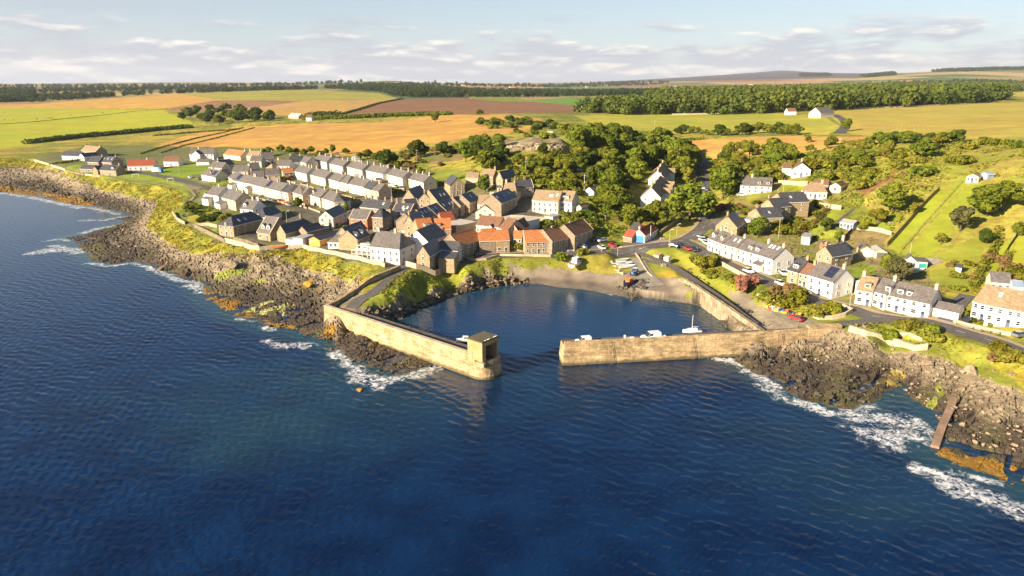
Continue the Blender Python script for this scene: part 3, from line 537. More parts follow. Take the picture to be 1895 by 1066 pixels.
for pix, r in FO:
    pl = np.array([onz(x, y, 0) for x, y in pix]); bx0, by0 = pl.min(0) - r * 2; bx1, by1 = pl.max(0) + r * 2
    m = np.nonzero((sX > bx0) & (sX < bx1) & (sY > by0) & (sY < by1))[0]
    if len(m): foam[m] = np.maximum(foam[m], sst(seg_dist(PS[m], pl, False) + r * .9 * (fbm(sX[m] / 3.5, sY[m] / 3.5, 3, 77) - .5), r * 1.5, r * .1))
edgef = sst(csd + 2.5 * (vn(sX / 4, sY / 4, 5) - .5), 2.2, .3) * .50
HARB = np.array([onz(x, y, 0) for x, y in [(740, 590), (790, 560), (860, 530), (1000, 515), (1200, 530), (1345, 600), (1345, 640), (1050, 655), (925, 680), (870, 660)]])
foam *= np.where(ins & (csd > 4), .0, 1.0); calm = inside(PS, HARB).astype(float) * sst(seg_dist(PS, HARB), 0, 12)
foam = np.maximum(foam, edgef * (1 - calm) * (vn(sX / 12, sY / 12, 9) > .38))
shal = np.maximum(sst(csd, 9, 0) * .7, 0)
for x, y, rx_, ry_, s_ in [(560, 780, 30, 14, .9), (620, 740, 40, 18, .75), (450, 830, 14, 8, .7), (700, 745, 45, 12, .6), (1650, 930, 16, 7, .6), (820, 700, 45, 8, .6), (1150, 690, 60, 7, .5), (1640, 880, 30, 8, .5), (230, 740, 20, 8, .25), (1650, 800, 40, 12, .5), (640, 700, 40, 14, .7)]:
    X, Y = onz(x, y, 0); shal = np.maximum(shal, .55 * s_ * np.exp(-((sX - X) / rx_) ** 2 - ((sY - Y) / ry_) ** 2) * (.45 + 1.1 * fbm(sX / 12, sY / 12, 3, 15)))
rg = np.random.RandomState(4); Z = np.zeros(len(PS)); px_m = sY * .0021
for i in range(64):
    lam = .75 * (3.4 / .75) ** (rg.rand()); th = R(62) + rg.normal() * (.4 + .9 / lam); a = .0046 * lam ** .55 * (.5 + rg.rand())
    kx, ky = math.cos(th) * 2 * math.pi / lam, math.sin(th) * 2 * math.pi / lam; ph = rg.rand() * 6.28
    s_ = np.sin(kx * sX + ky * sY + ph); Z += a * s_ * sst(lam / px_m, 1.6, 5)
Z *= (1 - .62 * calm) * (.5 + 1.0 * fbm(sX / 38, sY / 38, 3, 88)); Z += foam * .18 * (fbm(sX / 1.5, sY / 1.5, 3, 44) - .4)
n = len(SU); I2 = (np.arange(len(SY) - 1)[:, None] * n + np.arange(n - 1)[None, :]).ravel(); F2 = np.stack([I2, I2 + 1, I2 + n + 1, I2 + n], 1)
depth_in = np.where(ins, csd, 0); F2 = F2[depth_in[F2].max(1) < np.where(sY[F2[:, 0]] < 330, 34, 9)]; used, inv = np.unique(F2, return_inverse=True)
m = bpy.data.materials.new('sea_water'); m.use_nodes = True; t = NT(m.node_tree); b = t.n['Principled BSDF']; tc = t.node('ShaderNodeTexCoord').outputs['Object']
af = t.node('ShaderNodeAttribute'); af.attribute_name = 'foam'; ash = t.node('ShaderNodeAttribute'); ash.attribute_name = 'shallow'
nf = t.noise(t.mapping(tc, (1, 1.3, 1)), .5, 9, .74, .9); nf2 = t.noise(tc, .09, 3, .5); cr = t.math('ABSOLUTE', t.math('SUBTRACT', t.noise(tc, .6, 5, .6, 1.0), .5))
fa = t.math('SUBTRACT', t.math('ADD', t.math('MULTIPLY', af.outputs['Fac'], .62), t.math('MULTIPLY', nf, .95)), t.math('MULTIPLY', cr, 1.3))
fm = t.math('MULTIPLY', t.ramp(fa, .88, 1.22), t.ramp(af.outputs['Fac'], .02, .3))
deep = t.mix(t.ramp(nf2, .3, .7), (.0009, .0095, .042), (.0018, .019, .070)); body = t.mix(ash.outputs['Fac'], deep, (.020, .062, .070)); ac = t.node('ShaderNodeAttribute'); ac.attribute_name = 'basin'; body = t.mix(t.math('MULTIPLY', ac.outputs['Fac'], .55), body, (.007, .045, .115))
t.set(b.inputs['Base Color'], t.mix(fm, body, (.80, .80, .80))); t.set(b.inputs['Roughness'], t.math('ADD', .06, t.math('MULTIPLY', fm, .6))); b.inputs['IOR'].default_value = 1.34
h1 = t.noise(t.mapping(tc, (1, 1.5, 1), rot=(0, 0, R(30))), 1.5, 5, .6, .2); t.set(b.inputs['Normal'], t.bump(h1, .5, .085)); MATS['sea'] = m
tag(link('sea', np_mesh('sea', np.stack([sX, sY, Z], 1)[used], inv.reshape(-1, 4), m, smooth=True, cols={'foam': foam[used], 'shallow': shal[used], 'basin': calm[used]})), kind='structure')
sb = MB(); sb.add([(-3000, -500, -6), (3000, -500, -6), (3000, 900, -6), (-3000, 900, -6)], [(0, 1, 2, 3)]); tag(sb.build('seabed', mat('seabed', (.05, .06, .05))), kind='structure')
print('sea done')
# ------------------------------------------------------------------ materials of the buildings
SL = (0, 0, 0)
def wallmat(k):
    return {'cream': lambda: mat('cream_render', (.66, .58, .44), .85, .10, .6), 'white': lambda: mat('white_render', (.78, .75, .70), .8, .08, .6),
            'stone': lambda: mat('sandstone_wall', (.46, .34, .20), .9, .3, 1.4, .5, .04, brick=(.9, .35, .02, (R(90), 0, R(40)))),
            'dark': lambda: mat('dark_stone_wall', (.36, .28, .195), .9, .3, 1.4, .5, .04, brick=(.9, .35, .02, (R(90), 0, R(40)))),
            'brick': lambda: mat('red_brick_wall', (.40, .17, .09), .9, .25, 1.2), 'pink': lambda: mat('pink_render', (.62, .42, .32), .85, .12, .6),
            'tan': lambda: mat('tan_render', (.55, .43, .29), .85, .12, .6), 'orange': lambda: mat('orange_boards', (.72, .36, .06), .7, .1, .6), 'blue': lambda: mat('blue_grey_boards', (.30, .34, .46), .7, .12, .8)}[k]()
def roofmat(k):
    B = (.6, .38, .03, (0, 0, 0))
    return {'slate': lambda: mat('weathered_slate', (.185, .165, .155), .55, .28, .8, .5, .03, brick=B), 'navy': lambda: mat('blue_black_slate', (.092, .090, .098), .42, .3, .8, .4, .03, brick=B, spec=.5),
            'brown': lambda: mat('brown_pantile', (.24, .125, .075), .8, .25, 1.0, .6, .04, brick=B), 'tan': lambda: mat('tan_tile', (.36, .26, .16), .8, .25, 1.0, .5, .04, brick=B),
            'orange': lambda: mat('orange_pantile', (.52, .20, .075), .75, .22, 1.0, .6, .05, brick=B), 'red': lambda: mat('red_tile', (.36, .09, .05), .75, .22, 1.0, .5, .04, brick=B),
            'flat': lambda: mat('grey_felt', (.36, .35, .33), .8, .2, .6), 'pale': lambda: mat('pale_flat_roof', (.50, .45, .38), .8, .2, .6), 'blue': lambda: mat('blue_sheet_roof', (.28, .36, .46), .5, .15, .6)}[k]()
M_trim = mat('white_paint', (.80, .79, .76), .6, .06); M_glass = mat('window_glass', (.03, .035, .045), .12, .2, .5, spec=.7); M_stonetrim = mat('pale_coping', (.55, .47, .35), .8, .2)
M_pot = mat('clay_pot', (.42, .24, .14), .8, .2); M_black = mat('black_rubber', (.02, .02, .02), .7, .2); M_metal = mat('grey_metal', (.40, .40, .40), .45, .15, metal=.6)
def doormat(c): return mat('door_paint_%d%d%d' % tuple(int(v * 9) for v in c), c, .6, .1)
WM = {}
def window_mesh(w_, h_, door=None):
    key = (round(w_, 1), round(h_, 1), door)
    if key in WM: return WM[key]
    b = MB(); f = .09
    if door:
        b.box(-w_ / 2 - .08, -.05, 0, -w_ / 2, .04, h_ + .08, 0); b.box(w_ / 2, -.05, 0, w_ / 2 + .08, .04, h_ + .08, 0); b.box(-w_ / 2, -.05, h_, w_ / 2, .04, h_ + .08, 0); b.box(-w_ / 2, -.02, 0, w_ / 2, .03, h_, 1)
        b.box(-w_ / 2 + .2, -.03, h_ * .62, w_ / 2 - .2, -.015, h_ * .9, 2)
        me = b.mesh('door', [M_trim, doormat(door), M_glass])
    else:
        b.box(-w_ / 2, -.06, 0, -w_ / 2 + f, .04, h_); b.box(w_ / 2 - f, -.06, 0, w_ / 2, .04, h_); b.box(-w_ / 2 + f, -.06, 0, w_ / 2 - f, .04, f); b.box(-w_ / 2 + f, -.06, h_ - f, w_ / 2 - f, .04, h_)
        nb = max(1, int(w_ / 1.2)) if w_ > 1.4 else 0
        for i in range(nb): x = -w_ / 2 + w_ * (i + 1) / (nb + 1); b.box(x - .04, -.05, f, x + .04, .03, h_ - f)
        b.box(-w_ / 2 + f, -.045, h_ * .5 - .03, w_ / 2 - f, .02, h_ * .5 + .03); b.box(-w_ / 2 + f, -.015, f, w_ / 2 - f, .01, h_ - f, 1); b.box(-w_ / 2 - .08, -.14, -.1, w_ / 2 + .08, .02, -.01, 2)
        me = b.mesh('window', [M_trim, M_glass, M_stonetrim])
    WM[key] = me; return me
def put_window(p, x, y, z, rz, w_=1.0, h_=1.25, door=None):
    me = window_mesh(w_, h_, door); return link(me.name.split('.')[0], me, p, (x, y, z), rz)
rnd = random.Random(7)
def mass(wb, rb, x0, y0, L, W, h, rise, ridge, zb, ov=.25, hip=(0, 0), th=.16, cop=False, mw=0, mr=0, mc=1, og=.15):
    """one block of a building: walls into wb, roof into rb; ridge 'x','y' or 'f' (flat), 's' (single slope)"""
    x1, y1 = x0 + L, y0 + W
    if ridge == 'f':
        wb.box(x0, y0, zb, x1, y1, h, mw); rb.box(x0 - ov, y0 - ov, h + .002, x1 + ov, y1 + ov, h + .22, mr); return
    if ridge == 's':
        wb.prism([(x0, y0), (x1, y0), (x1, y1), (x0, y1)], zb, [h, h, h + rise, h + rise], mw)
        rb.slab([(x0 - ov, y0 - ov, h - ov * rise / W + th), (x1 + ov, y0 - ov, h - ov * rise / W + th), (x1 + ov, y1, h + rise + th), (x0 - ov, y1, h + rise + th)], th - .01, mr); return
    if ridge == 'y':   # swap the axes
        tw, tr = MB(), MB(); mass(tw, tr, 0, 0, W, L, h, rise, 'x', zb, ov, hip, th, cop, mw, mr, mc, og)
        for s_, d_ in ((tw, wb), (tr, rb)):
            b0 = len(d_.v); d_.v += [(x0 + L - v[1], y0 + v[0], v[2]) for v in s_.v]; d_.f += [tuple(b0 + i for i in f) for f in s_.f]; d_.m += s_.m
        return
    ym = (y0 + y1) / 2; hl, hr = hip
    wb.box(x0, y0, zb, x1, y1, h, mw)
    if not hl: wb.add([(x0, y0, h), (x0, y1, h), (x0, ym, h + rise), (x0 + .3, y0, h), (x0 + .3, y1, h), (x0 + .3, ym, h + rise)], [(0, 2, 1), (3, 4, 5), (0, 3, 5, 2), (1, 2, 5, 4)], mw)
    if not hr: wb.add([(x1, y0, h), (x1, y1, h), (x1, ym, h + rise), (x1 - .3, y0, h), (x1 - .3, y1, h), (x1 - .3, ym, h + rise)], [(0, 1, 2), (3, 5, 4), (0, 2, 5, 3), (1, 4, 5, 2)], mw)
    sl = rise / (W / 2); zo = h - ov * sl + th; zr = h + rise + th; xa = x0 - (0 if hl else og) - (ov if hl else 0); xb = x1 + (0 if hr else og) + (ov if hr else 0); ra = x0 + hl if hl else xa; rb_ = x1 - hr if hr else xb
    rb.slab([(xa, y0 - ov, zo), (xb, y0 - ov, zo), (rb_, ym, zr), (ra, ym, zr)], th - .01, mr)
    rb.slab([(xb, y1 + ov, zo), (xa, y1 + ov, zo), (ra, ym, zr), (rb_, ym, zr)], th - .01, mr)
    if hl: rb.slab([(xa, y1 + ov, zo), (xa, y0 - ov, zo), (ra, ym, zr)], th - .01, mr)
    if hr: rb.slab([(xb, y0 - ov, zo), (xb, y1 + ov, zo), (rb_, ym, zr)], th - .01, mr)
    rb.box(ra + .02, ym - .12, zr - .06, rb_ - .02, ym + .12, zr + .07, mr)
    rb.box(xa + .05, y0 - ov - .1, zo - .22, xb - .05, y0 - ov - .01, zo - .06, mc)
    if cop:
        for xx, hp in ((xa, hl), (xb - .26, hr)):
            if hp: continue
            rb.slab([(xx, y0 - ov, zo + .13), (xx + .26, y0 - ov, zo + .13), (xx + .26, ym, zr + .13), (xx, ym, zr + .13)], .125, mc)
            rb.slab([(xx + .26, y1 + ov, zo + .13), (xx, y1 + ov, zo + .13), (xx, ym, zr + .13), (xx + .26, ym, zr + .13)], .125, mc)
def add_chimney(p, x, y, z, w_=.75, d_=.6, h_=1.5, m=None, pots=2, down=.9):
    b = MB(); b.box(x - w_ / 2, y - d_ / 2, z - down, x + w_ / 2, y + d_ / 2, z + h_, 0); b.box(x - w_ / 2 - .07, y - d_ / 2 - .07, z + h_ + .002, x + w_ / 2 + .07, y + d_ / 2 + .07, z + h_ + .16, 0)
    for i in range(pots): xx = x + (i - (pots - 1) / 2) * w_ / max(pots, 1) * .8; b.tube((xx, y, z + h_ + .15), (xx, y, z + h_ + .6), .13, .1, 7, 1)
    return b.build('chimney', [m or M_stonetrim, M_pot], p)
NH = [0]
def house(label, z, ax, ay, bx, by, h, W=8, ridge='x', wall='cream', roof='slate', ch=(), rise=None, hip=(0, 0), cop=False, doorc=(.10, .12, .2), win=True, wings=(), dorm=(), sky=(), solar=(), gw='auto', cat='house', name='house', group=None,
          yoff=0, cols=None, storeys=None, garage=None, chm=None, backwin=False, frontdoor=True, ground=0):
    """A,B: the two ends of the eaves that face the camera, in the pixels of a zoomed view z"""
    NH[0] += 1
    pa, pb = zp(z, ax, ay), zp(z, bx, by); A = hit(*pa, h); B = hit(*pb, h); ez = (A.z + B.z) / 2 + h
    A = Vector((*onz(*pa, ez), 0)); B = Vector((*onz(*pb, ez), 0)); L = (B - A).length; ang = math.atan2(B.y - A.y, B.x - A.x); z0 = ez - h
    t = empty(name, (A.x, A.y, z0), ang); tag(t, label, cat, group)
    if rise is None: rise = (W if ridge == 'x' else L) * .5 * .78
    c_, s_ = math.cos(ang), math.sin(ang); zb = min(gz(A.x + c_ * i * L - s_ * j * W, A.y + s_ * i * L + c_ * j * W) for i in (0, .5, 1) for j in (0, 1)) - z0 - .8; zb = min(zb, -.8)
    wm, rm = wallmat(wall), roofmat(roof); wb, rb = MB(), MB(); wmats = [wm]; rmats = [rm, M_stonetrim if cop else M_trim]
    mass(wb, rb, 0, 0, L, W, h, rise, ridge, zb, hip=hip, cop=cop)
    wings = [((L + .01) if q[0] == 'L' else q[0],) + tuple(q[1:]) for q in wings]
    for wg in wings:     # x0,y0,L,W,h,rise,ridge,(wall,roof)
        w_m, w_r = (wg[7], wg[8]) if len(wg) > 7 else (wall, roof)
        for lst, mm in ((wmats, wallmat(w_m)), (rmats, roofmat(w_r))):
            if mm not in lst: lst.append(mm)
        mass(wb, rb, wg[0], wg[1], wg[2], wg[3], wg[4], wg[5], wg[6], zb, mw=wmats.index(wallmat(w_m)), mr=rmats.index(roofmat(w_r)), hip=wg[9] if len(wg) > 9 else (0, 0))
    wo = wb.build('walls', wmats, t); ro = rb.build('roof', rmats, t)
    def rz_at(x, y):     # height of the roof plane
        if ridge == 'x': return h + rise * (1 - abs(y - W / 2) / (W / 2)) + .16
        if ridge == 'y': return h + rise * (1 - abs(x - L / 2) / (L / 2)) + .16
        return h + .2
    for c in ch:         # (position along the ridge 0..1 [, height])
        f = c if not isinstance(c, tuple) else c[0]; hh = 1.3 if not isinstance(c, tuple) else c[1]
        x, y = (min(max(f * L, .45), L - .45), W / 2) if ridge == 'x' else (L / 2, min(max(f * W, .45), W - .45))
        add_chimney(ro, x, y, h + rise if ridge in 'xy' else h + .2, h_=hh, w_=.8 if ridge == 'x' else .65, d_=.65 if ridge == 'x' else .9, m=chm or (wm if wall in ('stone', 'dark', 'tan') else M_stonetrim))
    ns = storeys or (2 if h > 3.9 else 1); gable_front = ridge == 'y'
    if win:
        n = cols or max(1, int(round(L / 3.1)))
        for s in range(ns):
            zz = .9 + s * 2.25
            if zz + 1.2 > h: zz = h - 1.3
            for i in range(n):
                x = L * (i + .5) / n + rnd.uniform(-.15, .15)
                if s == 0 and frontdoor and i == (n // 2 if n > 1 else 0) and (n > 1): put_window(wo, x, -.03, .05, 0, .95, 2.0, doorc); continue
                put_window(wo, x, -.045, zz, 0, 1.35 if s == 0 and n < 3 else 1.0, 1.25)
        if gable_front and L > 4 and rise > 2: put_window(wo, L / 2, -.045, h + .1, 0, .8, 1.0)
        # right and left walls, as they show
        for side, do in ((1, gw in ('auto', 'r', 'both')), (0, gw in ('l', 'both'))):
            if not do: continue
            m_ = max(1, int(W / 4.2))
            for s in range(ns):
                for i in range(m_):
                    y = W * (i + .5) / m_; zz = min(.9 + s * 2.25, h - 1.3)
                    put_window(wo, L + .045 if side else -.045, y, zz, R(90) if side else R(-90), .9, 1.15)
    if garage:           # (x, w, h, colour)
        b = MB(); gx, gw_, gh, gc = garage; b.box(gx - gw_ / 2 - .12, -.06, zb * 0, gx + gw_ / 2 + .12, -.01, gh + .12, 1); b.box(gx - gw_ / 2, -.1, 0, gx + gw_ / 2, -.05, gh, 0)
        for k in range(1, 4): b.box(gx - gw_ / 2, -.12, gh * k / 4 - .03, gx + gw_ / 2, -.095, gh * k / 4 + .03, 0)
        b.build('garage_door', [doormat(gc), M_trim], wo)
    for d in dorm:       # (x, width, cheek colour, 'flat'/'gable') on the front slope of an x ridge
        x, dw = d[0] * L, d[1]; y0 = W * .12; zt = h + rise * .24 * 1 + 1.25; yb = (zt - h) / rise * W / 2; b = MB(); ww = wallmat(d[2]) if len(d) > 2 else M_trim
        b.prism([(x - dw / 2, y0), (x + dw / 2, y0), (x + dw / 2, yb), (x - dw / 2, yb)], [h, h, zt - .1, zt - .1], zt, 0)
        if len(d) > 3:
            b.slab([(x - dw / 2 - .15, y0 - .15, zt), (x, y0 - .15, zt + .8), (x, min(yb + 1.2, W / 2), zt + .8), (x - dw / 2 - .15, yb, zt)], .08, 1); b.slab([(x, y0 - .15, zt + .8), (x + dw / 2 + .15, y0 - .15, zt), (x + dw / 2 + .15, yb, zt), (x, min(yb + 1.2, W / 2), zt + .8)], .08, 1)
            b.add([(x - dw / 2, y0, zt), (x + dw / 2, y0, zt), (x, y0, zt + .72)], [(0, 1, 2)], 0)
        else: b.box(x - dw / 2 - .1, y0 - .15, zt + .003, x + dw / 2 + .1, yb + .2, zt + .14, 1)
        do = b.build('dormer', [ww, rm], ro); put_window(do, x, y0 - .045, h + rise * .24 + .05, 0, min(dw - .4, 1.6), 1.0)
    for s_ in sky:       # (fx, fy) roof lights on the front (fy<.5) or back slope
        fx, fy = s_; b = MB(); w2_, l2 = .4, .55
        if ridge == 'x': x, y = fx * L, fy * W; q = [(x - w2_, y - l2), (x + w2_, y - l2), (x + w2_, y + l2), (x - w2_, y + l2)]
        else: x, y = fx * L, fy * W; q = [(x - l2, y - w2_), (x + l2, y - w2_), (x + l2, y + w2_), (x - l2, y + w2_)]
        b.slab([(a, c, rz_at(a, c) + .07) for a, c in q], .1, 0); q2 = [(x + (a - x) * .75, y + (c - y) * .75) for a, c in q]; b.slab([(a, c, rz_at(a, c) + .085) for a, c in q2], .05, 1); b.build('skylight', [M_trim, mat('sky_glass', (.25, .32, .42), .1, .1, spec=1)], ro)
    for s_ in solar:     # (fx0, fx1, fy0, fy1, nx, ny)
        b = MB(); fx0, fx1, fy0, fy1, nx, ny = s_
        for i in range(nx):
            for j in range(ny):
                xa, xb = (fx0 + (fx1 - fx0) * i / nx) * L + .04, (fx0 + (fx1 - fx0) * (i + 1) / nx) * L - .04; ya, yb = (fy0 + (fy1 - fy0) * j / ny) * W + .04, (fy0 + (fy1 - fy0) * (j + 1) / ny) * W - .04
                b.slab([(p, q, rz_at(p, q) + .12) for p, q in ((xa, ya), (xb, ya), (xb, yb), (xa, yb))], .06, 0)
        b.build('solar_panels', [mat('solar_cell', (.025, .03, .06), .2, .1, spec=.8)], ro)
    t['_L'] = L; return t
ORD = ['first', 'second', 'third', 'fourth', 'fifth', 'sixth', 'seventh', 'eighth', 'ninth', 'tenth']
def terrace(lab, z, pts, h, W, walls, roofs, group, tall_end=False, **kw):
    """a row of joined houses; every one a house of its own"""
    out_ = []
    for i in range(len(pts)):
        ax, ay, bx, by = pts[i]; wl = walls[i % len(walls)]; rf = roofs[i % len(roofs)]
        o = house(lab.format(o=ORD[i], w=wl), z, ax, ay, bx, by, h, W, wall=wl, roof=rf, group=group, ch=kw.get('chs', [(1,)])[i % len(kw.get('chs', [(1,)]))], **{k: v for k, v in kw.items() if k not in ('chs', 'per')}, **(kw.get('per', {}).get(i, {})))
        out_.append(o)
    return out_
# ------------------------------------------------------------------ the houses of the village
C, Wt, St, Dk, Tn = 'cream', 'white', 'stone', 'dark', 'tan'
def row(lab, z, segs, h, W, grp, **kw):
    for i, s in enumerate(segs):
        d = dict(kw); d.update(s[5] if len(s) > 5 else {})
        house(lab % s[4], z, s[0], s[1], s[2], s[3], h, W, group=grp, **d)
# long lower terrace by the back street
row('%s in the long lower terrace', 2, [
 (518, 425, 572, 452, 'small hip roofed end house with a tan wall', dict(wall=Tn, hip=(3, 0), ch=())),
 (574, 463, 750, 500, 'white house with a dark solar panel and a porch', dict(wall=Wt, ch=(.35, .98), solar=[(.08, .3, .08, .45, 2, 2)], wings=[(-1, -3, 4.5, 3, 2.6, .9, 's', Wt, 'slate')])),
 (752, 498, 930, 545, 'cream house with a lean-to wing and the longest pale roof', dict(ch=(.02, .85), wings=[(0, -2.5, 4, 2.5, 2.4, 1, 's')])),
 (931, 545, 1125, 590, 'cream house with a square solar panel near its gable', dict(ch=(.42,), solar=[(.02, .2, .08, .45, 2, 2)])),
 (1127, 588, 1208, 606, 'narrow cream house with a blue grey roof', dict(roof='navy', ch=(.3,))),
 (1220, 588, 1378, 634, 'pale pink house with three tall windows', dict(wall='pink', ch=(.85,))),
 (1379, 634, 1440, 630, 'red brick house with a tall projecting bay', dict(wall='brick', hip=(0, 1.5), ch=())),
 (1444, 626, 1578, 664, 'cream house with a small front gable', dict(ch=(.8,), dorm=[(.3, 1.6, C, 'g')])),
 (1584, 664, 1740, 712, 'cream end house with a hipped roof at the street corner', dict(hip=(0, 3.5), ch=(.7,), gw='r'))], 4.6, 8.5, 'long lower terrace')
house('cream hip roofed wing with striped columns at the terrace end', 2, 1745, 716, 1862, 710, 4.6, 7, wall=C, hip=(2.5, 2.5), win=True)
row('%s in the middle terrace', 2, [
 (1280, 355, 1425, 388, 'seaward end house with a tall side chimney', dict(ch=(.75, (1, 1.6)), wall=Wt)), (1470, 398, 1640, 438, 'cream house beside the first tall chimney stack', dict(ch=(0, (1, 1.6)))),
 (1682, 445, 1800, 478, 'white house with twin arched bay windows below', dict(wall=Wt, ch=(.7,))), (1801, 478, 1898, 500, 'cream house with a half hipped roof end', dict(hip=(0, 2.5), ch=(.05,)))], 4.6, 8, 'middle terrace')
row('%s in the middle terrace', 3, [
 (532, 502, 712, 540, 'white house with three rows of windows', dict(wall=Wt, ch=(.6,))), (716, 550, 788, 572, 'narrow tan house with a black roof', dict(wall=Tn, roof='navy', ch=(.1,))),
 (794, 576, 880, 592, 'blank gabled house at the inland end', dict(wall=Tn, roof='slate', ch=(.3,)))], 4.6, 8, 'middle terrace')
row('%s in the upper terrace', 3, [
 (-55, 240, 40, 262, 'small cream house at the seaward end', dict(wall=C, ch=())),
 (125, 226, 278, 252, 'white house with a turquoise gable end', dict(wall=Wt, ch=(.1, .55, (1, 1.5)))), (312, 268, 466, 302, 'cream house with a brown chimney gable', dict(ch=(.6, (1, 1.6)))),
 (514, 304, 690, 346, 'yellow cream house with a small porch gable', dict(ch=(.2, .6, (1, 1.6)))), (736, 348, 930, 388, 'white house with a lean-to porch', dict(wall=Wt, ch=(.15, .55, (1, 1.5)))),
 (972, 390, 1160, 436, 'cream house with a white porch', dict(ch=(.15, .55, (1, 1.6)))), (1230, 446, 1402, 486, 'last house with a cream wall at the inland end', dict(ch=(.15, .55, (1, 1.5))))], 4.6, 8, 'upper terrace')
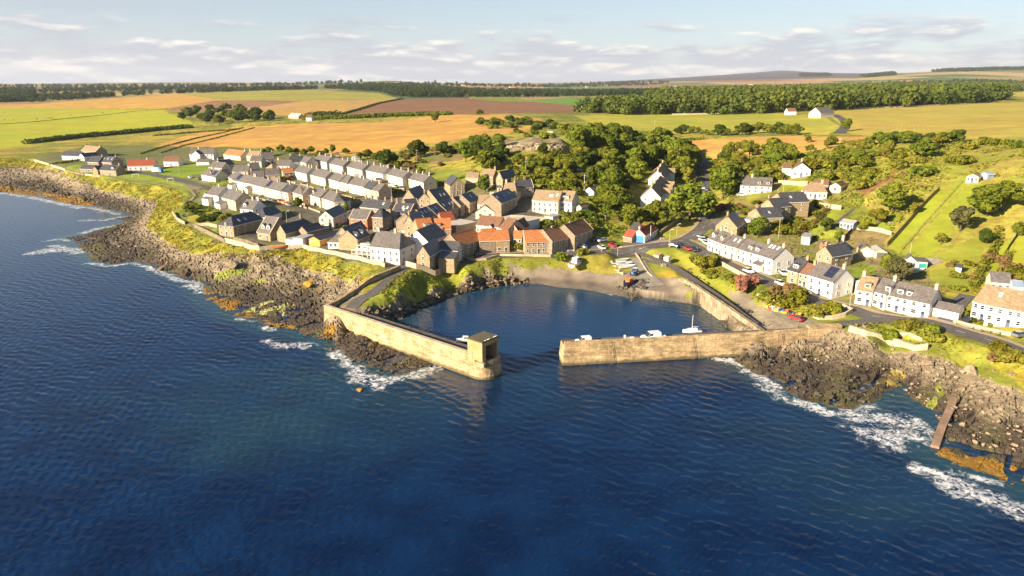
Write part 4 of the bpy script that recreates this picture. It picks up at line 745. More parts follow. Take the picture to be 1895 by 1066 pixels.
# houses at the left end of the village
for a in [
 ('stone house with a tan roof standing highest at the village edge', 1, 712, 228, 840, 240, 5, 9, 'x', St, 'tan', dict(ch=(0, .95), cop=True)),
 ('long low white house with a navy roof near the cliff wall', 1, 540, 275, 690, 280, 3.4, 8, 'x', Wt, 'navy', dict(cols=6)),
 ('white gabled bungalow with a bright blue black roof', 1, 690, 283, 735, 286, 3.2, 12, 'y', Wt, 'navy', dict()),
 ('dark roofed house with a stone gable behind the lawn', 1, 766, 330, 862, 334, 4.4, 9, 'x', Dk, 'navy', dict(ch=(.98,))),
 ('wide dark roofed house with three skylights by the cliff', 1, 868, 330, 978, 336, 4.4, 9, 'x', Dk, 'navy', dict(ch=(.98,), sky=[(.2, .3), (.5, .3), (.8, .3)])),
 ('small white gabled cottage with a slate roof beside the dark houses', 1, 975, 334, 1072, 332, 3.2, 7, 'x', C, 'navy', dict()),
 ('low grey shed with blue doors on the cliff lawn', 1, 700, 390, 820, 394, 2.4, 6, 'x', Dk, 'navy', dict(cat='shed', name='shed', cols=4)),
 ('stone house with twin gables on the green lawn edge', 1, 868, 402, 1015, 408, 3.6, 8, 'x', St, 'navy', dict(dorm=[(.75, 2.6, St, 'g')], ch=(.98,), wings=[(-4.5, -1, 4.3, 10, 3.6, 2.6, 'y')])),
 ('white bungalow with a bright red tiled roof', 1, 1115, 366, 1345, 362, 3.2, 9, 'x', Wt, 'red', dict(ch=(.7,))),
 ('white house with a brown roof beside the village green', 1, 1432, 326, 1560, 326, 3.4, 8, 'x', Wt, 'brown', dict(wings=[(24, -1, 9, 7, 3, 2, 'x', Wt, 'slate')])),
 ('large white house with a broken roofline above the green', 1, 1660, 262, 1870, 262, 4.6, 9, 'x', Wt, 'slate', dict(ch=(.3,), wings=[(3, -3, 6, 6, 4.6, 2.6, 'y', Wt, 'slate')])),
 ('cream bungalow with a long pale orange roof', 2, 462, 160, 655, 186, 3.2, 9, 'x', C, 'orange', dict(ch=(.98,))),
 ('cottage with a faded pink orange roof and a chimney', 2, 728, 178, 865, 184, 3.4, 8, 'x', C, 'tan', dict(ch=(.02, .98))),
 ('pale gabled house with a grey roof behind the orange bungalow', 2, 765, 240, 898, 240, 4.4, 8, 'x', C, 'slate', dict(ch=(.02,), gw='l')),
 ('pale gabled house with a tall white chimney at the field edge', 2, 905, 208, 1045, 202, 4.6, 9, 'x', C, 'slate', dict(ch=(.02, .95), gw='l')),
 ('white gabled house with a slate roof at the corner of the green', 2, 290, 312, 442, 322, 4.6, 8, 'x', C, 'slate', dict(gw='l')),
 ('cream gabled house with a black roof second from the green', 2, 445, 292, 590, 275, 4.8, 8, 'x', C, 'navy', dict(ch=(.02,), gw='l')),
 ('long cream bungalow with solar panels facing the green', 2, 205, 396, 366, 426, 3.3, 9, 'x', C, 'slate', dict(hip=(2, 0), ch=(.35,), solar=[(.6, .85, .1, .4, 3, 2)], wings=[(6, 2, 5, 11, 3.3, 2.8, 'y', Tn, 'slate')])),
 ('tan cottage in the back lane with a grey brown roof', 2, 560, 362, 745, 362, 3.8, 8, 'x', Tn, 'slate', dict(ch=(.98,), gw='l')),
 ('low tan cottage behind the back lane', 2, 772, 330, 890, 322, 3.6, 8, 'x', Tn, 'slate', dict(ch=(.7,))),
 ('tan gabled semi with a dark grey roof in the back lane', 2, 768, 430, 932, 425, 4.2, 8, 'x', Tn, 'slate', dict(ch=(.02,), gw='l')),
 ('tan gabled house with a blue grey roof at the lane corner', 2, 948, 402, 1112, 396, 4.6, 8, 'x', Tn, 'slate', dict(ch=(.9,), gw='l')),
 ('white cottage with a dark roof and tall chimney by the trees', 2, 1060, 294, 1225, 297, 4.2, 8, 'x', Wt, 'slate', dict(ch=(.02,), gw='l')),
 ('white house with black roof tucked beneath the hedge trees', 2, 1228, 254, 1372, 250, 4.6, 9, 'x', Wt, 'navy', dict(ch=(.02, .85), gw='l')),
 ('low shed with a rusty brown roof between the terraces', 2, 1150, 376, 1272, 370, 2.4, 6, 'x', Tn, 'orange', dict(cat='shed', name='shed')),
 ('small cream cottage with a hipped grey roof in the lane', 2, 1030, 330, 1105, 322, 3.2, 7, 'x', C, 'tan', dict(hip=(2, 0))),
 ('tall white seaside house with three small gables', 2, 262, 622, 400, 642, 4.8, 9, 'x', Wt, 'slate', dict(ch=(.5,), wings=[(-4.6, 1, 4.4, 7, 3.2, 1.8, 'y', Wt, 'slate'), (-.3, -2.6, 5, 5, 3, 1.2, 's', Wt, 'slate')])),
 ('pale seaside house with a tan gable and glazed sun porch', 2, 440, 660, 598, 702, 4.8, 9, 'x', Tn, 'slate', dict(ch=(.55, .98), wings=[(-.5, -3.6, 6, 3.5, 2.5, .9, 's', Wt, 'slate')])),
 ('white seaside villa with a patterned roof and bay', 2, 655, 792, 800, 806, 4.6, 9, 'x', Wt, 'slate', dict(ch=(.5, .98), dorm=[(.25, 1.8, Wt, 'g')], wings=[(2, -3, 5, 4, 2.6, .9, 's', Wt, 'slate')])),
 ('grey hip roofed house wedged behind the seaside villa', 2, 775, 878, 950, 888, 3.2, 12, 'y', Wt, 'navy', dict(hip=(4, 0))),
 ('large stone seaside house with white upper windows and slate roof', 4, 150, 285, 322, 303, 4.7, 17, 'y', St, 'navy', dict(hip=(3.5, 2), storeys=2, cols=3, sky=[(.8, .3), (.8, .5)])),
 ('seaside house with a broad sloping roof and twin white dormers', 4, 600, 372, 750, 392, 3, 11, 'x', St, 'slate', dict(rise=5.5, cop=True, dorm=[(.3, 1.7, Wt, 'g'), (.7, 1.7, Wt, 'g')], wings=[(9.2, 1.5, 4.6, 12, 3.6, 3, 'y', St, 'navy')])),
 ('dark hip roofed bungalow beside the street corner', 4, 930, 330, 1085, 352, 3, 10, 'x', Dk, 'navy', dict(hip=(3, 3), ch=(.5,), wings=[(8, -1, 5, 9, 3, 2, 'y', Dk, 'navy')])),
 ('white gabled shop with a painted motif high on its gable', 4, 1315, 200, 1480, 205, 5, 15, 'y', C, 'navy', dict(cols=2, rise=2.6, gw='r')),
 ('brick house with white window bays beside the white gabled shop', 4, 1668, 212, 1876, 226, 4.8, 8, 'x', 'brick', 'slate', dict(cop=True, cols=3, frontdoor=False)),
 ('flat roofed grey box garage at the seaside track', 4, 1018, 442, 1125, 452, 3.6, 7, 'f', Wt, 'flat', dict(cat='garage', name='garage', win=False, wings=[(-4.5, 1, 4.4, 5, 2.5, 0, 'f', Wt, 'flat')])),
 ('garage with a bright orange gable door', 4, 1198, 455, 1325, 470, 2.7, 12, 'y', 'orange', 'navy', dict(cat='garage', name='garage', win=False, garage=(2.2, 2.6, 2.2, (.72, .36, .05)), rise=1.2)),
 ('small white sun room with a hipped roof beside the seaside track', 4, 1420, 488, 1650, 492, 2.7, 5.5, 'x', Wt, 'slate', dict(hip=(2.5, 2.5), cols=4, frontdoor=False, cat='sun room', name='sun_room')),
 ('stone gabled house behind the white sun room', 5, 20, 525, 152, 535, 4.6, 14, 'y', St, 'navy', dict(cop=True, gw='r', rise=2.6)),
 ('stone cottage with two pointed dormers beside the pub yard', 5, 258, 592, 405, 530, 3.8, 8, 'x', St, 'navy', dict(cop=True, dorm=[(.2, 1.3, Wt, 'g'), (.65, 1.3, Wt, 'g')])),
]: house(*a[:11], **a[11])
# middle of the village
for a in [
 ('white extension with a pale flat roof against the pub', 5, 310, 648, 402, 640, 2.6, 6, 'f', Wt, 'pale', dict(win=False, cat='extension', name='extension')),
 ('small stone building with a green grey hipped roof in the dark lane', 5, 556, 310, 645, 318, 4, 6, 'x', Dk, 'tan', dict(hip=(1, 2))),
 ('tall dark stone building standing behind the brick house', 5, 430, 322, 550, 330, 6.3, 8, 'x', Dk, 'navy', dict(hip=(3, 3))),
 ('long slate roofed cottage row end with several stone chimneys', 5, 290, 205, 440, 222, 4, 8, 'x', Dk, 'navy', dict(ch=(0, .5, 1))),
 ('slate roofed cottage joined behind the many chimneys', 5, 441, 222, 610, 240, 4.1, 8, 'x', Dk, 'navy', dict(ch=(.5, (1, 1.9)), sky=[(.5, .3)])),
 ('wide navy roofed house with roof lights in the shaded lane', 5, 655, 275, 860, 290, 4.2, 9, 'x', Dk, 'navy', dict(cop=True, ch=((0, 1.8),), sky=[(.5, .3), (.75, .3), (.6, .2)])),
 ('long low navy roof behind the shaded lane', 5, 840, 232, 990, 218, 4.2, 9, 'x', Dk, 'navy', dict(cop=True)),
 ('low white outbuilding with a pale blue grey roof', 5, 682, 352, 830, 368, 2.8, 7, 'f', Wt, 'flat', dict(win=False, cat='outbuilding', name='outbuilding')),
 ('tall narrow stone gable house by the car park', 5, 800, 395, 915, 402, 5.6, 10, 'y', St, 'navy', dict(cols=1, ch=(0,), rise=3.2)),
 ('old stone gable house with a chapel like front', 5, 782, 105, 930, 112, 4.4, 14, 'y', St, 'navy', dict(cols=2, rise=4.2, ch=())),
 ('small stone gable house with a chimney and garden', 5, 968, 118, 1110, 122, 4.6, 12, 'y', St, 'navy', dict(cols=2, ch=(0,), rise=2.9)),
 ('stone house with a very large navy roof and two roof lights', 5, 1205, 165, 1372, 128, 3.6, 12, 'x', St, 'navy', dict(rise=5.5, cop=True, sky=[(.5, .25), (.75, .25)])),
 ('tall stone house with a black timber porch', 3, 1712, 520, 1880, 512, 5, 12, 'y', St, 'navy', dict(cols=3, rise=3.6)),
 ('big stone barn with a patched orange roof and tall windowless wall', 5, 972, 478, 1150, 462, 4.8, 9, 'x', St, 'orange', dict(win=True, cols=4, storeys=1, dorm=[(.6, 2.4, Wt)])),
 ('stone barn with an orange roof and a black hatch', 5, 1152, 470, 1345, 466, 4.8, 9, 'x', St, 'orange', dict(win=False, dorm=[(.3, 1.2, Dk)])),
 ('small cream outhouse with a grey roof behind the stone cottage', 5, 1125, 612, 1285, 606, 3, 7, 'x', C, 'slate', dict(ch=((1, 1.5),))),
 ('long stone house with an orange brown roof facing the harbour', 5, 1440, 655, 1715, 578, 5, 8.5, 'x', Dk, 'orange', dict(cols=4, cop=True, gw='l', ch=())),
 ('small house with an orange roof joined to the long harbour house', 5, 1728, 585, 1880, 575, 4.4, 8, 'x', Dk, 'orange', dict(win=True, cols=2)),
 ('low building with a red roof inside the courtyard', 5, 1250, 378, 1395, 364, 3.2, 8, 'x', Dk, 'red', dict(win=False)),
 ('large low shed with a pale tan flat roof', 5, 1405, 435, 1640, 382, 3.2, 12, 'f', Tn, 'pale', dict(win=False, cat='shed', name='shed')),
 ('tall tan roofed house with two chimneys above the garages', 6, 148, 492, 370, 498, 5, 9, 'x', C, 'tan', dict(ch=(.6, .72), cop=False)),
 ('cream gabled garage block with a small round window', 6, 125, 578, 345, 582, 2.8, 9, 'y', C, 'navy', dict(cols=2, frontdoor=False, gw='none', rise=2.9)),
 ('stone house with a navy roof full of solar panels and skylights', 6, 425, 478, 612, 405, 5, 9, 'x', Dk, 'navy', dict(solar=[(.35, .6, .15, .7, 3, 3)], sky=[(.1, .3), (.8, .3)], cols=4)),
 ('tan roofed house behind the solar panelled house', 6, 440, 345, 600, 352, 4.8, 9, 'x', Tn, 'tan', dict(ch=(.02,), hip=(0, 2))),
 ('row end house with a navy roof and pale chimney', 6, 600, 300, 800, 292, 4.4, 8, 'x', Dk, 'navy', dict(ch=(.02, .6), cop=True)),
 ('cream double fronted house with a wide tan roof and skylights', 6, 782, 442, 1085, 462, 5.3, 10, 'x', C, 'tan', dict(cols=5, sky=[(.62, .25), (.7, .25), (.88, .3)], ch=())),
 ('white house with a box dormer and a tall end gable', 6, 1097, 452, 1242, 462, 5.3, 10, 'x', Wt, 'tan', dict(cols=2, dorm=[(.4, 3.2, Wt)], gw='r')),
 ('small white annexe with a steep tan roof beside the dark trees', 6, 1300, 520, 1352, 526, 3.4, 6, 'y', Wt, 'tan', dict(cols=1)),
 ('stone house with a tan roof beneath the quarry', 6, 185, 165, 328, 172, 4.8, 8, 'x', St, 'tan', dict(ch=(1,))),
 ('stone gable house with a navy roof beneath the quarry', 6, 362, 188, 440, 196, 5, 11, 'y', St, 'navy', dict(cols=1, rise=3.4)),
 ('low tan shed on the green garden beneath the quarry', 6, 12, 182, 155, 184, 2.6, 6, 'x', Tn, 'tan', dict(cat='shed', name='shed', win=False)),
 ('long brown roofed cottage with a white gabled porch', 6, 132, 728, 392, 754, 3.4, 8, 'x', C, 'brown', dict(cols=6, wings=[(6, -1.6, 2.4, 2.4, 3, 1.2, 'y', Wt, 'slate')])),
 ('brown roofed cottage joined at an angle to the long brown one', 6, 395, 765, 500, 790, 3.4, 9, 'x', Tn, 'brown', dict(cols=2)),
 ('brown roofed stone block behind the small red roofed house', 6, 500, 790, 620, 800, 3.6, 12, 'y', Tn, 'brown', dict(cols=2, rise=3)),
 ('white flat roofed hall with a long tan side', 6, 560, 665, 730, 692, 3.4, 8, 'f', Wt, 'pale', dict(win=False, cat='hall', name='hall', wings=[(-9, 2, 8.8, 7, 2.6, 0, 'f', Tn, 'pale')])),
 ('white flat roofed garage at the end of the tan garden wall', 6, 928, 628, 1022, 640, 2.8, 7, 'f', Wt, 'flat', dict(win=False, cat='garage', name='garage', garage=(2, 2.4, 2.1, (.7, .68, .65)))),
 ('stone house with a vivid orange roof and blank half shaded wall', 6, 362, 912, 520, 906, 4.8, 8, 'x', St, 'orange', dict(cols=2, storeys=1, wings=[(-6.2, .3, 6, 7, 4.8, 2.5, 'x', Dk, 'orange')])),
 ('small square house with an orange roof set back from the street', 6, 562, 888, 660, 890, 4.6, 6, 'x', Tn, 'orange', dict(cols=2, storeys=2)),
 ('long stone house with a bright orange roof by the harbour road', 6, 702, 932, 1010, 922, 4.7, 9, 'x', St, 'orange', dict(cols=5, cop=True)),
 ('stone barn with a brown roof and two dark arches', 6, 1015, 924, 1276, 862, 4.8, 9.5, 'x', Dk, 'brown', dict(cols=4, cop=True, doorc=(.02, .02, .03), ch=((.4, .6),))),
 ('stone barn with a brown roof and blue doors beside the car park', 6, 1277, 860, 1490, 778, 4.8, 9.5, 'x', Dk, 'brown', dict(cols=4, cop=True, doorc=(.03, .10, .25), ch=((.3, .6),))),
]: house(*a[:11], **a[11])
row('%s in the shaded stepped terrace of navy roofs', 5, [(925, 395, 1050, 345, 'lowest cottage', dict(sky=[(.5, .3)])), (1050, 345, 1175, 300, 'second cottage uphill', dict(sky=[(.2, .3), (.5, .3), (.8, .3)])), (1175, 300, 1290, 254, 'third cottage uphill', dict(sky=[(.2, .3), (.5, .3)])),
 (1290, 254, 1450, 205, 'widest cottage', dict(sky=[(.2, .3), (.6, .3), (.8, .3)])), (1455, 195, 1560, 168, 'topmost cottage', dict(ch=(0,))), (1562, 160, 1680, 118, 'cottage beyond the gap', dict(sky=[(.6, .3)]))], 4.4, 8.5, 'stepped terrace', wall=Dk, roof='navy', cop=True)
# the white inn above the seawall
pub = house('large white inn with a long grey roof and balcony above the sea wall', 5, 402, 662, 745, 697, 5.6, 11, 'x', Wt, 'slate', ch=(.05, .62), hip=(0, 2.5), cols=5, rise=4.4, doorc=(.1, .1, .1), name='inn', cat='inn',
            wings=[(8.2, 11, 9.6, 14, 6.2, 4, 'y', Wt, 'slate')])
house('stone cottage with shaded dormers on the road to the pier', 5, 945, 768, 1096, 778, 4.7, 13, 'y', St, 'navy', cols=1, rise=3.4, ch=(), gw='r', wings=[(6, 5, 6, 5, 3, 1.2, 's', St, 'navy'), (-2, 12, 13, 6, 4.2, 2.6, 'x', C, 'navy')])
# between the trees
house('long tan roofed terrace with white gables among the tall trees', 7, 915, 372, 790, 528, 4.8, 9, 'x', Wt, 'tan', ch=(.02, .35, .68, .98), cols=4, gw='r', rise=4.4, wings=[(L_, 8, 3.6, 4, 4.6, 2.2, 'y', Wt, 'tan') for L_ in (3, 15, 27)])
house('upper tan roofed house with pale chimneys behind the long one', 7, 945, 214, 878, 320, 4.8, 9, 'x', Wt, 'tan', ch=(.02, .5, .98), cols=4, gw='r', rise=4.2, wings=[(6, 8, 3.6, 4, 4.6, 2.2, 'y', Wt, 'tan')])
house('small white hut with pale teal double doors on the slope', 7, 140, 452, 245, 470, 2.8, 6, 'y', Wt, 'navy', cols=1, cat='hut', name='hut', garage=(2, 2.2, 2.2, (.35, .55, .50)), win=False, rise=1.8)
bh = house('white boathouse with a red roof and large blue door', 7, 695, 962, 838, 978, 3.2, 15, 'y', Wt, 'red', cols=1, cat='boathouse', name='boathouse', garage=(2.9, 3.5, 3.0, (.07, .25, .72)), win=False, rise=2.2, ch=((.02, .9),))
house('small dark shed with a red roof beside the boathouse', 7, 585, 985, 688, 1005, 2.2, 6, 'x', Dk, 'red', cat='shed', name='shed', win=False)
house('low building with a navy roof joined behind the boathouse', 7, 650, 930, 720, 940, 2.8, 8, 'x', Wt, 'navy', cat='outbuilding', name='outbuilding', win=False)
# terrace along the shore road
row('%s in the shore road terrace', 12, [
 (190, 132, 276, 162, 'white end house with a pointed wall gable', dict(wall=Wt, dorm=[(.4, 1.6, Wt, 'g')], ch=(.5,))), (278, 164, 358, 196, 'narrow cream house with white roof edging', dict(dorm=[(.5, 1.4, C, 'g')], ch=(1,))),
 (360, 198, 522, 244, 'cream house with white garage doors and two roof lights', dict(sky=[(.5, .3), (.8, .3)], ch=((1, 1.1),))), (524, 245, 640, 284, 'plain cream house', dict(ch=())), (641, 285, 750, 316, 'cream house with two white box dormers', dict(dorm=[(.1, 1.5, Wt), (.85, 1.5, Wt)], ch=()))], 4.6, 8, 'shore road terrace', wall=C, roof='slate')
house('tallest white house with three roof lights closing the shore terrace', 12, 752, 314, 945, 376, 5.4, 9, 'x', Wt, 'slate', ch=(0, (1, 1.2)), sky=[(.3, .4), (.5, .4), (.75, .4)], cols=3, gw='r', wings=[(1, -2.2, 3, 2.2, 2.6, .7, 's', Wt, 'slate')])
house('small stone house with a blue grey roof and white dormer on the shore road', 12, 1115, 497, 1236, 530, 4.5, 9, 'x', St, 'navy', dorm=[(.5, 2, Wt)], ch=((1, 1),), gw='r')
house('low house with a brown roof and white upper wall on the shore road', 12, 1244, 532, 1352, 560, 4.3, 7, 'x', St, 'brown', ch=(1,), cols=2)
house('broad white corner house with solar panels on the shore road', 12, 1354, 556, 1645, 642, 5.2, 9, 'x', Wt, 'slate', ch=(1,), solar=[(.5, .85, .08, .45, 4, 2)], cols=3, gw='r', wings=[(10, 9, 6, 6, 4.6, 2, 'y', Wt, 'slate')])
house('stone house with a curved slate roof behind the shore road', 13, 262, 405, 512, 468, 4.8, 10, 'y', St, 'navy', ch=(.05,), rise=2.8, gw='r', cols=2)
house('tall white bayed house behind the shore road', 13, 560, 385, 700, 408, 4.8, 9, 'x', Wt, 'navy', ch=(.02,), gw='r', hip=(0, 3))
house('white flat roofed garage behind the terrace', 13, 30, 155, 158, 168, 2.8, 8, 'f', Wt, 'flat', cat='garage', name='garage', win=False, garage=(1.8, 2.4, 2.2, (.75, .73, .7)))
house('tan gabled garage with a white door beside the bare plot', 13, 962, 352, 1146, 362, 2.6, 6, 'y', 'tan', 'slate', cat='garage', name='garage', win=False, garage=(2.6, 2.9, 2.2, (.8, .78, .75)), rise=1.2)
house('grey garage with a dark door beside the fence', 13, 1192, 378, 1352, 385, 2.4, 6, 'y', Tn, 'flat', cat='garage', name='garage', win=False, garage=(2.2, 3.2, 2, (.12, .13, .12)), rise=.8)
# upper right of the village
for a in [
 ('white bungalow with a garage beneath and round dormers', 10, 566, 396, 930, 412, 4, 9, 'x', Wt, 'slate', dict(ch=(.02, .35), cols=5, frontdoor=False, dorm=[(.6, 1.6, Dk), (.88, 1.6, Dk)], garage=(2.4, 3.2, 2, (.35, .36, .36)), storeys=2)),
 ('white house with a huge white gable and brown roofs at the top', 10, 1168, 208, 1382, 216, 3.6, 14, 'y', Wt, 'brown', dict(ch=(.5,), cols=3, rise=3, wings=[(-4.2, 5, 4, 8, 3.4, 2, 'x', Wt, 'brown')])),
 ('white bungalow with a long tan hipped roof above the lane', 10, 1305, 468, 1572, 478, 3, 9, 'x', Wt, 'tan', dict(hip=(3, 2), cols=5, ch=(.8,))),
 ('white gabled garage behind the tan roofed bungalow', 10, 1604, 400, 1732, 412, 2.8, 9, 'y', C, 'brown', dict(cols=1, cat='garage', name='garage', rise=1.5)),
 ('low dark roofed outhouse beside the white gabled garage', 10, 1430, 385, 1590, 392, 2.6, 5, 'x', Dk, 'brown', dict(win=False, cat='outhouse', name='outhouse')),
 ('stone house with a slate roof second down the lane', 10, 808, 618, 958, 652, 4.6, 9, 'y', St, 'navy', dict(ch=(0,), cols=1, rise=3, gw='r', wings=[(7, -.5, 2.6, 3, 3.6, 1, 'y', Wt, 'navy')])),
 ('stone house with the bluest slate roof highest on the lane', 10, 915, 545, 1060, 592, 4.6, 12, 'y', St, 'navy', dict(ch=(0,), cols=1, rise=3.2, gw='r', sky=[(.75, .4)])),
 ('dark house with a navy roof and skylights third down the lane', 10, 655, 712, 820, 775, 4.6, 9, 'y', St, 'navy', dict(ch=(0,), cols=1, rise=3, gw='r', sky=[(.75, .5)])),
 ('large sandstone gable house with navy roof at the road corner', 10, 280, 858, 528, 884, 4.4, 11, 'y', St, 'navy', dict(ch=(0,), cols=1, rise=4.2, gw='r')),
 ('blue grey summer house with white windows in a garden', 10, 1722, 822, 1878, 846, 2.5, 5, 'x', 'blue', 'flat', dict(cat='summer house', name='summer_house', cols=4, rise=.9)),
 ('small white flat topped dormer block by the sandstone house', 10, 570, 780, 680, 800, 3.2, 6, 'f', Wt, 'flat', dict(cat='outbuilding', name='outbuilding', cols=2)),
 ('cream chalet with a shallow gable at the top of the long lawn', 11, 1285, 372, 1412, 382, 2.5, 6, 'y', C, 'tan', dict(cat='chalet', name='chalet', cols=3, rise=1.1)),
 ('small blue grey shed beside the cream chalet', 11, 1436, 342, 1506, 352, 2.2, 3.5, 'y', 'blue', 'blue', dict(cat='shed', name='shed', win=False, rise=.6)),
 ('tile roofed white house starting the lower shore terrace', 14, 140, 482, 308, 512, 4.3, 8.5, 'x', Wt, 'tan', dict(ch=(0,), dorm=[(.6, 1.8, St)], cols=2)),
 ('white house with a broad front and chimney in the lower shore terrace', 14, 318, 500, 452, 534, 4.5, 8.5, 'x', Wt, 'slate', dict(ch=(.95,), dorm=[(.9, 1.5, Wt)], cols=2)),
 ('yellow cream house with twin white dormers in the lower shore terrace', 14, 454, 535, 690, 588, 4.5, 8.5, 'x', C, 'slate', dict(dorm=[(.5, 1.7, Wt), (.9, 1.5, Wt)], cols=3)),
 ('white house with black lines and a long side wing ending the lower terrace', 14, 692, 586, 905, 632, 4.5, 8.5, 'x', Wt, 'slate', dict(ch=(1,), cols=2, gw='r', wings=[('L', 2.5, 6.5, 4.5, 3, 1.4, 'x', Wt, 'slate')])),
 ('white house with brick panels and a tan roof nearest the sea lane', 14, 1352, 603, 1500, 640, 4.8, 10, 'x', Wt, 'tan', dict(cols=2)),
 ('long white house with tall windows and a tan roof with one skylight', 14, 1502, 640, 1990, 735, 4.8, 10, 'x', Wt, 'tan', dict(cols=5, sky=[(.18, .3)], ch=(.8,))),
 ('small cream cottage with a grey roof behind the tan roofed house', 14, 1540, 402, 1745, 420, 2.8, 6, 'x', C, 'slate', dict(cat='cottage', name='cottage', cols=3, frontdoor=False)),
 ('white shed with a pale blue roof beside the small cream cottage', 14, 1768, 452, 1880, 464, 2.6, 7, 'x', Wt, 'blue', dict(cat='shed', name='shed', win=False, rise=1)),
 ('white garage with a bright green door in the allotments', 14, 770, 192, 880, 200, 2.5, 6, 'f', Wt, 'slate', dict(cat='garage', name='garage', win=False, garage=(1.8, 2.3, 2, (.03, .28, .20)))),
 ('small white shed beside the green doored garage', 14, 662, 165, 742, 172, 2.2, 4, 'y', Wt, 'slate', dict(cat='shed', name='shed', win=False, rise=1)),
 ('little white shed with a dark roof between the vegetable beds', 14, 1172, 250, 1232, 258, 2, 3, 'x', Wt, 'navy', dict(cat='shed', name='shed', win=False, rise=.8)),
 ('grey tool shed standing on the harbour green', 9, 312, 448, 372, 460, 2.0, 2.6, 'x', Tn, 'tan', dict(cat='shed', name='shed', win=False, rise=.5)),
 ('white wooden shed on the harbour green', 9, 430, 480, 482, 488, 2.2, 2.4, 'x', Wt, 'pale', dict(cat='shed', name='shed', win=False, rise=.3)),
 ('long white barn in front of the distant wood', 0, 1077, 194.5, 1105, 194.5, 4, 12, 'x', Wt, 'pale', dict(cat='barn', name='barn', win=False)),
 ('pale gabled barn beside the winding lane', 0, 1497, 209, 1519, 210, 4.5, 20, 'y', C, 'slate', dict(cat='barn', name='barn', win=False)),
 ('white cottage at the edge of the wood by the lane', 0, 1458, 206.5, 1474, 206.5, 3.5, 9, 'x', Wt, 'brown', dict(cols=3)),
 ('tall stone manor half hidden in the wood', 0, 1352, 192, 1368, 192, 8, 12, 'x', St, 'slate', dict(ch=(.2, .8))),
 ('red brick manor wing rising between the trees', 0, 1376, 189, 1386, 189, 8, 12, 'y', 'brick', 'slate', dict(cols=2)),
 ('white farmhouse beyond the brown field', 0, 566, 217.5, 576, 217.5, 4.5, 9, 'x', Wt, 'brown', dict(cols=2)),
 ('low farm shed beyond the brown field', 0, 534, 214.5, 552, 216, 3, 9, 'x', Tn, 'pale', dict(cat='barn', name='barn', win=False)),
 ('small stone hut above the quarry face', 0, 1013, 244, 1023, 244, 2.2, 3, 'x', C, 'pale', dict(cat='hut', name='hut', win=False, rise=.4)),
]: house(*a[:11], **a[11])
# farms scattered far over the plain
fr = random.Random(12)
for i in range(34):
    x = fr.choice([fr.uniform(20, 360), fr.uniform(20, 330), fr.uniform(820, 1300), fr.uniform(1350, 1640)]); y = fr.uniform(157, 163)
    o = hit(x, y); D = o.y; Lf = fr.uniform(14, 34); b = MB(); rb = MB(); mass(b, rb, -Lf / 2, -5, Lf, 10, 5, 4, 'x', -6, mc=0)
    rt = empty('farmhouse', tuple(o), fr.uniform(-.6, .6)); tag(rt, 'pale farmhouse far off on the hazy plain', 'farmhouse', 'farms far over the plain')
    b.build('walls', [wallmat(fr.choice([Wt, C, Tn]))], rt); rb.build('roof', [roofmat(fr.choice(['slate', 'orange', 'brown', 'slate']))], rt)
print('houses', NH[0])
# ------------------------------------------------------------------ roads, paths
M_tar = mat('asphalt', (.115, .105, .10), .85, .22, .5); M_conc = mat('old_concrete', (.30, .26, .21), .9, .25, .6, .3, .03); M_path = mat('trodden_path', (.13, .12, .11), .9, .25, .8); M_track = mat('pale_track', (.34, .27, .16), .9, .2, .8)
M_pave = mat('paving', (.36, .28, .21), .9, .15, .8); M_line = mat('road_marking', (.75, .73, .68), .7, .1)
def strip(mb, line, off0, off1, dz, m=0, dash=None):
    P = resample([(p[0], p[1], 0) for p in line], 3.0); n = len(P); rows = []
    for i, p in enumerate(P):
        d = (P[min(i + 1, n - 1)] - P[max(i - 1, 0)]).normalized(); nn = Vector((-d.y, d.x, 0)); k = max(2, int(abs(off1 - off0) / 1.6) + 1)
        rows.append([(q.x, q.y, gz(q.x, q.y) + dz) for q in (p + nn * (off0 + (off1 - off0) * j / (k - 1)) for j in range(k))])
    k = len(rows[0]); b = len(mb.v); mb.v += [v for r in rows for v in r]
    for i in range(n - 1):
        if dash and i % dash[0] >= dash[1]: continue
        for j in range(k - 1): mb.f.append((b + i * k + j, b + (i + 1) * k + j, b + (i + 1) * k + j + 1, b + i * k + j + 1)); mb.m.append(m)
q_ = 0
for kind, v in ROADW.items():
    for pl, w_ in v:
        q_ += 1; b = MB(); strip(b, pl, w_ / 2, -w_ / 2, .11 + q_ * .006)
        tag(b.build(kind, {'road': M_tar, 'path': M_path, 'slipway': M_conc, 'farm_track': M_track}[kind]), kind='structure')
b = MB(); strip(b, ROADW['road'][1][0], .06, -.06, .26, dash=(3, 1)); strip(b, ROADW['road'][0][0], .06, -.06, .26, dash=(3, 1)); tag(b.build('road_marking', M_line), kind='structure')
b = MB(); strip(b, ROADW['road'][1][0], 4.7, 3.02, .24); strip(b, ROADW['road'][0][0], -3.12, -4.4, .25); tag(b.build('pavement', M_pave), kind='structure')
def patch(name, pix, m, dz=.1):
    P = [hit(x, y) for x, y in pix]; c = sum((Vector(p) for p in P), Vector()) / len(P); mb = MB(); n = len(P); rings = 5
    vs = [(c.x, c.y, gz(c.x, c.y) + dz)]; 
    for r in range(1, rings + 1):
        for p in P: q = c.lerp(p, r / rings); vs.append((q.x, q.y, gz(q.x, q.y) + dz))
    fs = [(0, 1 + i, 1 + (i + 1) % n) for i in range(n)] + [(1 + (r - 1) * n + i, 1 + r * n + i, 1 + r * n + (i + 1) % n, 1 + (r - 1) * n + (i + 1) % n) for r in range(1, rings) for i in range(n)]
    mb.add(vs, fs); o = mb.build(name, m); return tag(o, kind='structure')
def patch_in(name, pix, m, dz): return patch(name, pix, m, dz)
